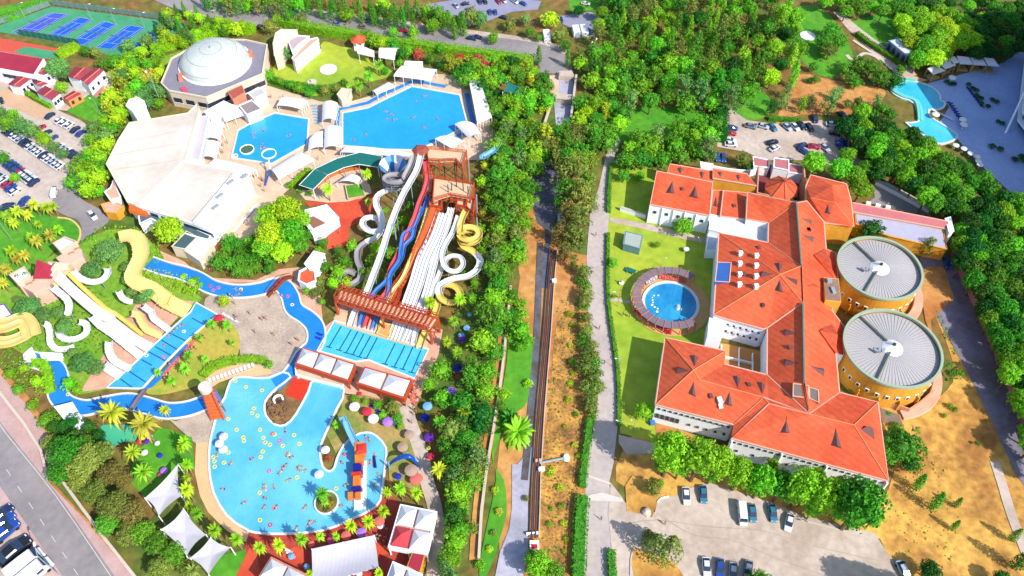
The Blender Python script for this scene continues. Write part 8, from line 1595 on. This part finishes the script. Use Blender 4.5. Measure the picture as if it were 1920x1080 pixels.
for x, y, c, h in ((1407, 238, 'grey', (14, 3)), (1430, 238, S_, (14, 4)), (1372, 241, B_, (14, 2)), (1369, 251, R_, (14, 1)), (1368, 264, W_, (14, 3)), (1448, 240, 'teal blue', (8, 8)), (1475, 239, S_, (9, 8)), (1490, 239, W_, (8, 8)), (1503, 237, K_, (7, 8)), (1518, 240, K_, (7, 9)), (1528, 224, D_, (3, 10)), (1559, 234, W_, (14, 1)), (1566, 251, 'maroon', (14, 3)), (1578, 266, B_, (14, 3)), (1448, 268, K_, (12, -3)), (1452, 279, W_, (10, -6)), (1503, 274, D_, (10, -4)), (1526, 276, R_, (13, 2)), (1546, 278, S_, (9, 8)), (1508, 286, B_, (10, 6)), (1578, 274, B_, (13, 5)), (1584, 281, B_, (13, 5)), (1345, 296, B_, (2, 12)), (1356, 297, B_, (2, 12)), (1370, 272, W_, (14, 1)), (1615, 209, B_, (12, 0)), (1580, 217, K_, (8, 6)), (1608, 222, W_, (12, 4))):
    car(x, y, c, h, G3, s=.92)
G4 = 'cars in the lower right car park'
for x, y, c, E, l, h in ((1286, 931, W_, CAR, 'white car by the orange verge, leftmost under the pines', (2, 20)), (1318, 928, 'teal blue', CAR, 'dark teal car half shaded by the pine row', (1, 18)), (1391, 966, W_, VAN, 'long white van parked before the pines', (2, 20)), (1410, 963, 'teal blue', CAR, 'teal grey car right next to the long white van', (2, 18)), (1448, 963, 'teal blue', CAR, 'pale teal car, second from the right under the pines', (3, 18)), (1479, 981, W_, CAR, 'white car, rightmost under the pines', (-4, 18)),
    (1324, 1064, W_, CAR, 'white car, leftmost at the bottom edge of the lower lot', (1, 18)), (1349, 1067, B_, CAR, 'blue roofed car, second from the left at the bottom edge', (0, 18)), (1374, 1074, S_, CAR, 'silver car, third from the left at the bottom edge', (-1, 18)), (1402, 1070, Y_, CAR, 'grey car in tree shade, rightmost at the bottom edge', (-2, 18))):
    car(x, y, c, h, G4, l, E, 1.0)
car(1694, 1072, S_, (6, 12), G4, 'silver car in the tree shade at the lower right', s=1.1)
G5 = 'cars on the top road and lots'
for x, y, c, h in ((873, 8, K_, (12, -2)), (900, 4, D_, (3, 6)), (910, 4, K_, (3, 6)), (919, 24, B_, (2, 7)), (929, 24, B_, (2, 7)), (778, 25, D_, (6, 4)), (965, 4, W_, (6, 4)), (981, 8, B_, (6, 3)), (1052, 38, D_, (2, 7)), (1098, 8, W_, (6, 1)), (880, 20, Y_, (6, 4)), (945, 2, W_, (4, 5)), (855, 12, S_, (5, 5)), (935, 4, R_, (4, 5)), (480, 6, R_, (8, 1)), (945, 34, K_, (7, 2))): car(x, y, c, h, G5, s=.75)
for x, y, c in ((632, 46, Y_), (756, 58, R_), (525, 24, R_), (885, 73, D_), (895, 71, K_), (680, 52, 'bronze'), (395, 20, S_), (490, 52, D_)): car(x, y, c, (14, 2), G5, s=.85)
car(687, 37, Y_, (2, 8), G5, 'grey box van on the verge of the top road', VAN, .7)
# dark roof vehicles in the service yard
for i, (x, y) in enumerate(((1627, 384), (1645, 388), (1664, 391))): c = G(x, y); mb = MB(); mb.box((c.x, c.y, .1), (1.6, 1.0, .9), -.3, .8); mk('white_cart', mb, WHITE, None, f'small white cart behind the pink wing, {ORDW[i]} from the left of three', 'cart', 'white carts behind the pink wing')
car(1775, 495, 'blue', (2, 12), 'service vehicles', 'blue car in the shade at the end of the pink wing', s=.9)
# ================================================================ PEOPLE AND POOL THINGS
rnd.seed(5)
for x, y in ((905, 500), ): pass
RINGS = [(493, 1057-252, 0)] if 0 else []
for x, y in T4(1, 3, [(55, 45), (70, 80), (105, 97), (200, 105), (285, 25), (325, 90), (50, 148), (308, 342), (28, 457), (30, 662), (240, 170), (600, 425), (140, 20)])+T4(0, 3, [(1825, 42), (1830, 68), (1712, 155), (1680, 232), (1600, 190), (1608, 222), (1610, 262)])+T4(0, 2, [(1765, 700), (1845, 745), (1905, 905), (1890, 940), (1712, 985), (1775, 1065)])+T4(1, 2, [(45, 770), (10, 960), (30, 1065)]): ring(x, y)
for x, y, c in [(*T4(1, 3, [p])[0], c) for p, c in (((180, 70), 'pink'), ((100, 295), 'pink'), ((108, 700), 'red'), ((140, 568), 'orange'), ((665, 172), 'pink'), ((125, 15), 'red'), ((35, 190), 'yellow'))]: ring(x, y, c)
for x, y, c in ((548, 572, 'white'), (400, 545, 'pink'), (452, 543, 'white'), (410, 540, 'pink'), (395, 537, 'red'), (128, 740, 'yellow'), (275, 667, 'white'), (345, 622, 'white'), (307, 670, 'pink'), (395, 505, 'pink'), (540, 556, 'pink')): ring(x, y, c)
r2 = random.Random(12)
def swim(poly, n, z=.36, grp='people swimming'):
    xs = [p[0] for p in poly]; ys = [p[1] for p in poly]; k = 0
    while k < n:
        x, y = r2.uniform(min(xs), max(xs)), r2.uniform(min(ys), max(ys))
        if inside(x, y, poly): person(x, y, 'float', z, None, grp, .95); k += 1
def walk(poly, n, grp='people walking about'):
    xs = [p[0] for p in poly]; ys = [p[1] for p in poly]; k = 0
    while k < n:
        x, y = r2.uniform(min(xs), max(xs)), r2.uniform(min(ys), max(ys))
        if inside(x, y, poly): person(x, y, 'stand', .3, None, grp, .95); k += 1
for p in T4(1, 3, [(235, 165), (260, 190), (200, 270), (185, 300), (215, 255), (315, 275), (335, 260), (355, 290), (70, 435), (62, 493), (55, 570), (145, 570), (362, 568), (630, 550), (395, 690), (425, 670), (640, 225), (825, 45), (700, 50), (300, 730), (800, 570), (850, 60)]): person(p[0], p[1], 'float', .36, s=1.0)
swim([(410, 780), (600, 780), (590, 960), (460, 980), (405, 900)], 9); swim([(650, 225), (780, 175), (860, 190), (860, 240), (780, 270), (660, 265)], 12); swim([(450, 245), (570, 235), (565, 265), (500, 290)], 7); swim([(360, 590), (300, 660), (270, 700), (320, 620)], 5)
swim([(640, 850), (700, 840), (715, 900), (690, 940), (650, 930)], 8); swim([(430, 540), (460, 543), (450, 552), (425, 550)], 3)
for p in T6(0, 0, [])+[(563, 546), (515, 553), (530, 558), (432, 556), (437, 560), (400, 610), (402, 602), (410, 600), (422, 598), (443, 602), (444, 596), (480, 625), (515, 630), (560, 640), (470, 590), (500, 600), (548, 648)]: person(p[0], p[1])
walk([(400, 560), (520, 560), (570, 630), (520, 690), (450, 690)], 3); walk([(770, 720), (790, 740), (780, 800), (765, 790)], 9); walk([(700, 1000), (730, 980), (740, 1030), (715, 1060)], 9); walk([(560, 400), (660, 410), (680, 450), (620, 460)], 5)
walk([(400, 250), (430, 250), (425, 290), (390, 300)], 5); walk([(470, 320), (500, 330), (500, 370), (470, 365)], 6); walk([(600, 250), (640, 270), (650, 300), (590, 310)], 5); walk([(480, 170), (560, 185), (540, 205), (480, 200)], 5); walk([(305, 700), (380, 630), (390, 640), (310, 720)], 10); walk([(1095, 600), (1130, 600), (1150, 900), (1110, 900)], 0)
for p in ((1117, 443), (1124, 618), (1133, 683), (1127, 975), (1246, 984), (1162, 559), (1143, 558), (1168, 592), (1181, 595), (1164, 532)): person(p[0], p[1], grp if 0 else 'stand')
# parasols
for x, y, r, c in [(*T6(640, 720, [(a, b)])[0], r/6, c) for a, b, r, c in ((148, 255, 60, 'white'), (290, 310, 55, 'red'), (360, 390, 62, 'white'), (525, 425, 62, 'lilac'), (1235, 80, 55, 'lilac'), (1370, 180, 50, 'red'), (970, 250, 55, 'sky blue'), (940, 380, 55, 'dark blue'), (985, 600, 55, 'purple'), (765, 570, 58, 'speckled brown'), (690, 710, 62, 'speckled brown'), (785, 970, 75, 'speckled brown'), (1005, 815, 42, 'red'), (860, 1060, 60, 'salmon'), (980, 722, 25, 'yellow'), (640, 1040, 40, 'blue'), (210, 110, 25, 'red'))]: parasol(x, y, r, c)
for x, y, r, c in [(*T4(1, 3, [(a, b)])[0], r/4, c) for a, b, r, c in ((560, 812, 28, 'pink'), (675, 778, 38, 'salmon'), (790, 755, 38, 'lilac'), (925, 670, 40, 'salmon'), (1195, 355, 42, 'salmon'), (415, 840, 26, 'salmon'), (935, 700, 30, 'white'), (1300, 45, 34, 'purple'))]: parasol(x, y, r, c)
for x, y, r, c in [(*T4(1, 2, [(a, b)])[0], r/4, c) for a, b, r, c in ((1580, 300, 25, 'sky blue'), (1540, 355, 25, 'sky blue'), (1510, 600, 36, 'dark blue'), (1545, 385, 28, 'purple'), (1510, 665, 18, 'red'), (1600, 200, 18, 'sky blue'))]: parasol(x, y, r, c)
for x, y, r, c in [(*T4(0, 3, [(a, b)])[0], r/4, c) for a, b, r, c in ((1070, 35, 30, 'yellow'), (1045, 68, 20, 'red'), (1125, 40, 22, 'white'), (1100, 72, 24, 'purple'), (1180, 85, 20, 'white'), (1085, 155, 25, 'white'), (1200, 178, 22, 'blue'), (1230, 290, 28, 'lilac'), (1200, 322, 18, 'pink'), (600, 60, 14, 'pink'))]: parasol(x, y, r, c)
parasol(410, 596, 8, 'red'); parasol(1287, 467, 5.5, 'white'); parasol(484, 208, 3, 'white')
for x, y in T6(1660, 90, [(930, 410), (1075, 990), (1090, 1060), (700, 920)], 7.385): parasol(x, y, 7, 'white')
for x, y in T4(3, 1, [(1410, 10), (1470, 35), (1520, 70), (1570, 95), (1580, 130), (1590, 155)]): parasol(x, y, 6, 'white')
for x, y in T4(1, 3, [(380, 1010), (650, 1060), (735, 1050), (775, 1065), (830, 1020), (880, 1005), (265, 935), (695, 1060), (810, 1010)]): parasol(x, y, 6, 'sky blue' if x < 600 else 'white')
# loungers
beds((560, 702), (720, 770), 0, (0, 1), 'white', ''); beds(*T4(0, 2, [(1580, 705), (1900, 590)]), 12, (2, 6), 'white', 'on the sun terrace by the curved hedge')
beds(*T4(1, 0, [(440, 800), (470, 930)]), 7, (8, 0), 'sky blue', 'between the two upper pools'); beds(*T4(0, 1, [(1620, 0), (1600, 90)]), 5, (6, 0), 'white', 'left of the hexagonal pool')
beds(*T4(0, 1, [(1700, 640), (1850, 450)]), 10, (5, -3), 'white', 'on the terrace beside the white roof'); beds(*T4(0, 1, [(1760, 660), (1910, 480)]), 10, (5, -3), 'white', 'in the second row beside the white roof')
beds(*T4(1, 0, [(1590, 990), (1660, 1050)]), 5, (4, 5), 'white', 'under the curved canopy by the largest pool'); beds((700, 765), (745, 800), 5, (5, 3), 'blue', 'among the striped parasols')
beds(*T6(1660, 90, [(660, 880), (900, 1000)], 7.385), 7, (4, 3), 'white', 'on the little peninsula of the hotel pool'); beds(*T4(3, 0, [(1360, 780), (1440, 900)]), 7, (5, 2), 'dark blue', 'along the shaded hotel terrace'); beds(*T6(1660, 90, [(1150, 580), (1330, 820)], 7.385), 7, (4, 3), 'dark blue', 'beside the planters of the hotel terrace')
beds(*T4(3, 0, [(990, 170), (1030, 185)]), 2, (5, -2), 'white', 'under the park pines'); beds(*T4(3, 0, [(1150, 180), (1230, 215)]), 3, (5, -2), 'white', 'in the shaded park right of the path')
beds(T4(1, 3, [(250, 900), (270, 940)])[0], T4(1, 3, [(250, 900), (270, 940)])[1], 3, (4, 2), 'white', 'on the orange patch'); beds(*T4(0, 2, [(1690, 210), (1780, 260)]), 4, (5, 4), 'white', 'at the plaza corner by the red parasol'); beds(*T4(0, 2, [(1240, 650), (1450, 420)]), 12, (4, -5), 'salmon', 'along the children landing pool')
beds(*T4(1, 2, [(480, 355), (470, 385)]), 2, (5, 2), 'blue', 'left of the landing pool'); beds(*T4(1, 2, [(1170, 700), (1190, 860)]), 6, (5, 3), 'salmon', 'right of the canopy roofs')
beds(*T4(2, 2, [(930, 175), (1180, 340)]), 14, (-4, 5), 'maroon' if 0 else 'red', 'outside the pergola, lower left side'); beds(*T4(2, 1, [(1010, 1050), (1080, 1015)]), 5, (3, 6), 'white', 'inside the pergola, upper left side'); beds(*T4(2, 1, [(1110, 1005), (1290, 1030)]), 10, (1, 7), 'salmon', 'inside the pergola, top side')
# lamps
lamp(110, 1078, (-5, -25), 1.5, 'tall dark lamp post leaning over the boulevard'); lamp(1161, 697, (-10, 0), .8); lamp(1163, 815, (-10, -3), .8); lamp(1158, 575, (-9, -2), .8); lamp(1306, 195, (4, -4), .8) if 0 else None
lamp(303, 197, (-6, -6), 1.6, 'tall slim floodlight mast beside the domed hall'); lamp(192, 221, (-5, -2), 1, 'small lamp post on the lone lawn'); lamp(1112, 112, (2, -3), 1.0); lamp(1104, 118, (2, -3), 1.0); lamp(1240, 500, (3, 0), .5); lamp(1308, 470, (-2, -3), .6); lamp(1187, 810, (-3, -2), .6)
for x, y in T6(1660, 90, [(1330, 530), (1400, 650)], 7.385): lamp(x, y, (2, -2), .5)
r = thing('round_table', G(1165, 533), 'white round table with benches on the yellow lawn', 'table')
c = G(1165, 533); mb = MB(); mb.cyl((c.x, c.y, .65), .7, .08, 14); mk('table_top', mb, WHITE, r); mb = MB(); mb.cyl((c.x, c.y, 0), .1, .65, 8); mk('leg', mb, STEEL, r)
tb = thing('table_tennis_table', G(1182, 510), 'green table tennis table on the lawn', 'table'); c = G(1182, 510); mb = MB(); mb.box((c.x, c.y, .72), (2.8, 1.5, .05), -.5); mk('table_top', mb, gt, tb)
for dx in (-.9, .9): mb = MB(); mb.box((c.x+dx, c.y, .0), (.1, .9, .72), -.5); mk('leg', mb, STEEL, tb)
bb = thing('blue_bin', G(1222, 795), 'blue bin at the corner of the white facade', 'bin'); c = G(1222, 795); mb = MB(); mb.box((c.x, c.y, 0), (1.1, .9, 1.1), .2, 1.1); mk('body', mb, SB, bb); mb = MB(); mb.box((c.x, c.y, 1.1), (1.3, 1.1, .15), .2, .8); mk('lid', mb, SB, bb)
# ================================================================ finish
finish_labels()
for kd, L in PR.items():
    for r, used in L:
        if not used:
            for ch in list(r.children): bpy.data.objects.remove(ch)
            bpy.data.objects.remove(r)
for E in (CAR, VAN, STAND, FLOAT, RING, PARA, BED, LAMP):
    if not E[1]:
        for ch in list(E[0].children): bpy.data.objects.remove(ch)
        bpy.data.objects.remove(E[0])
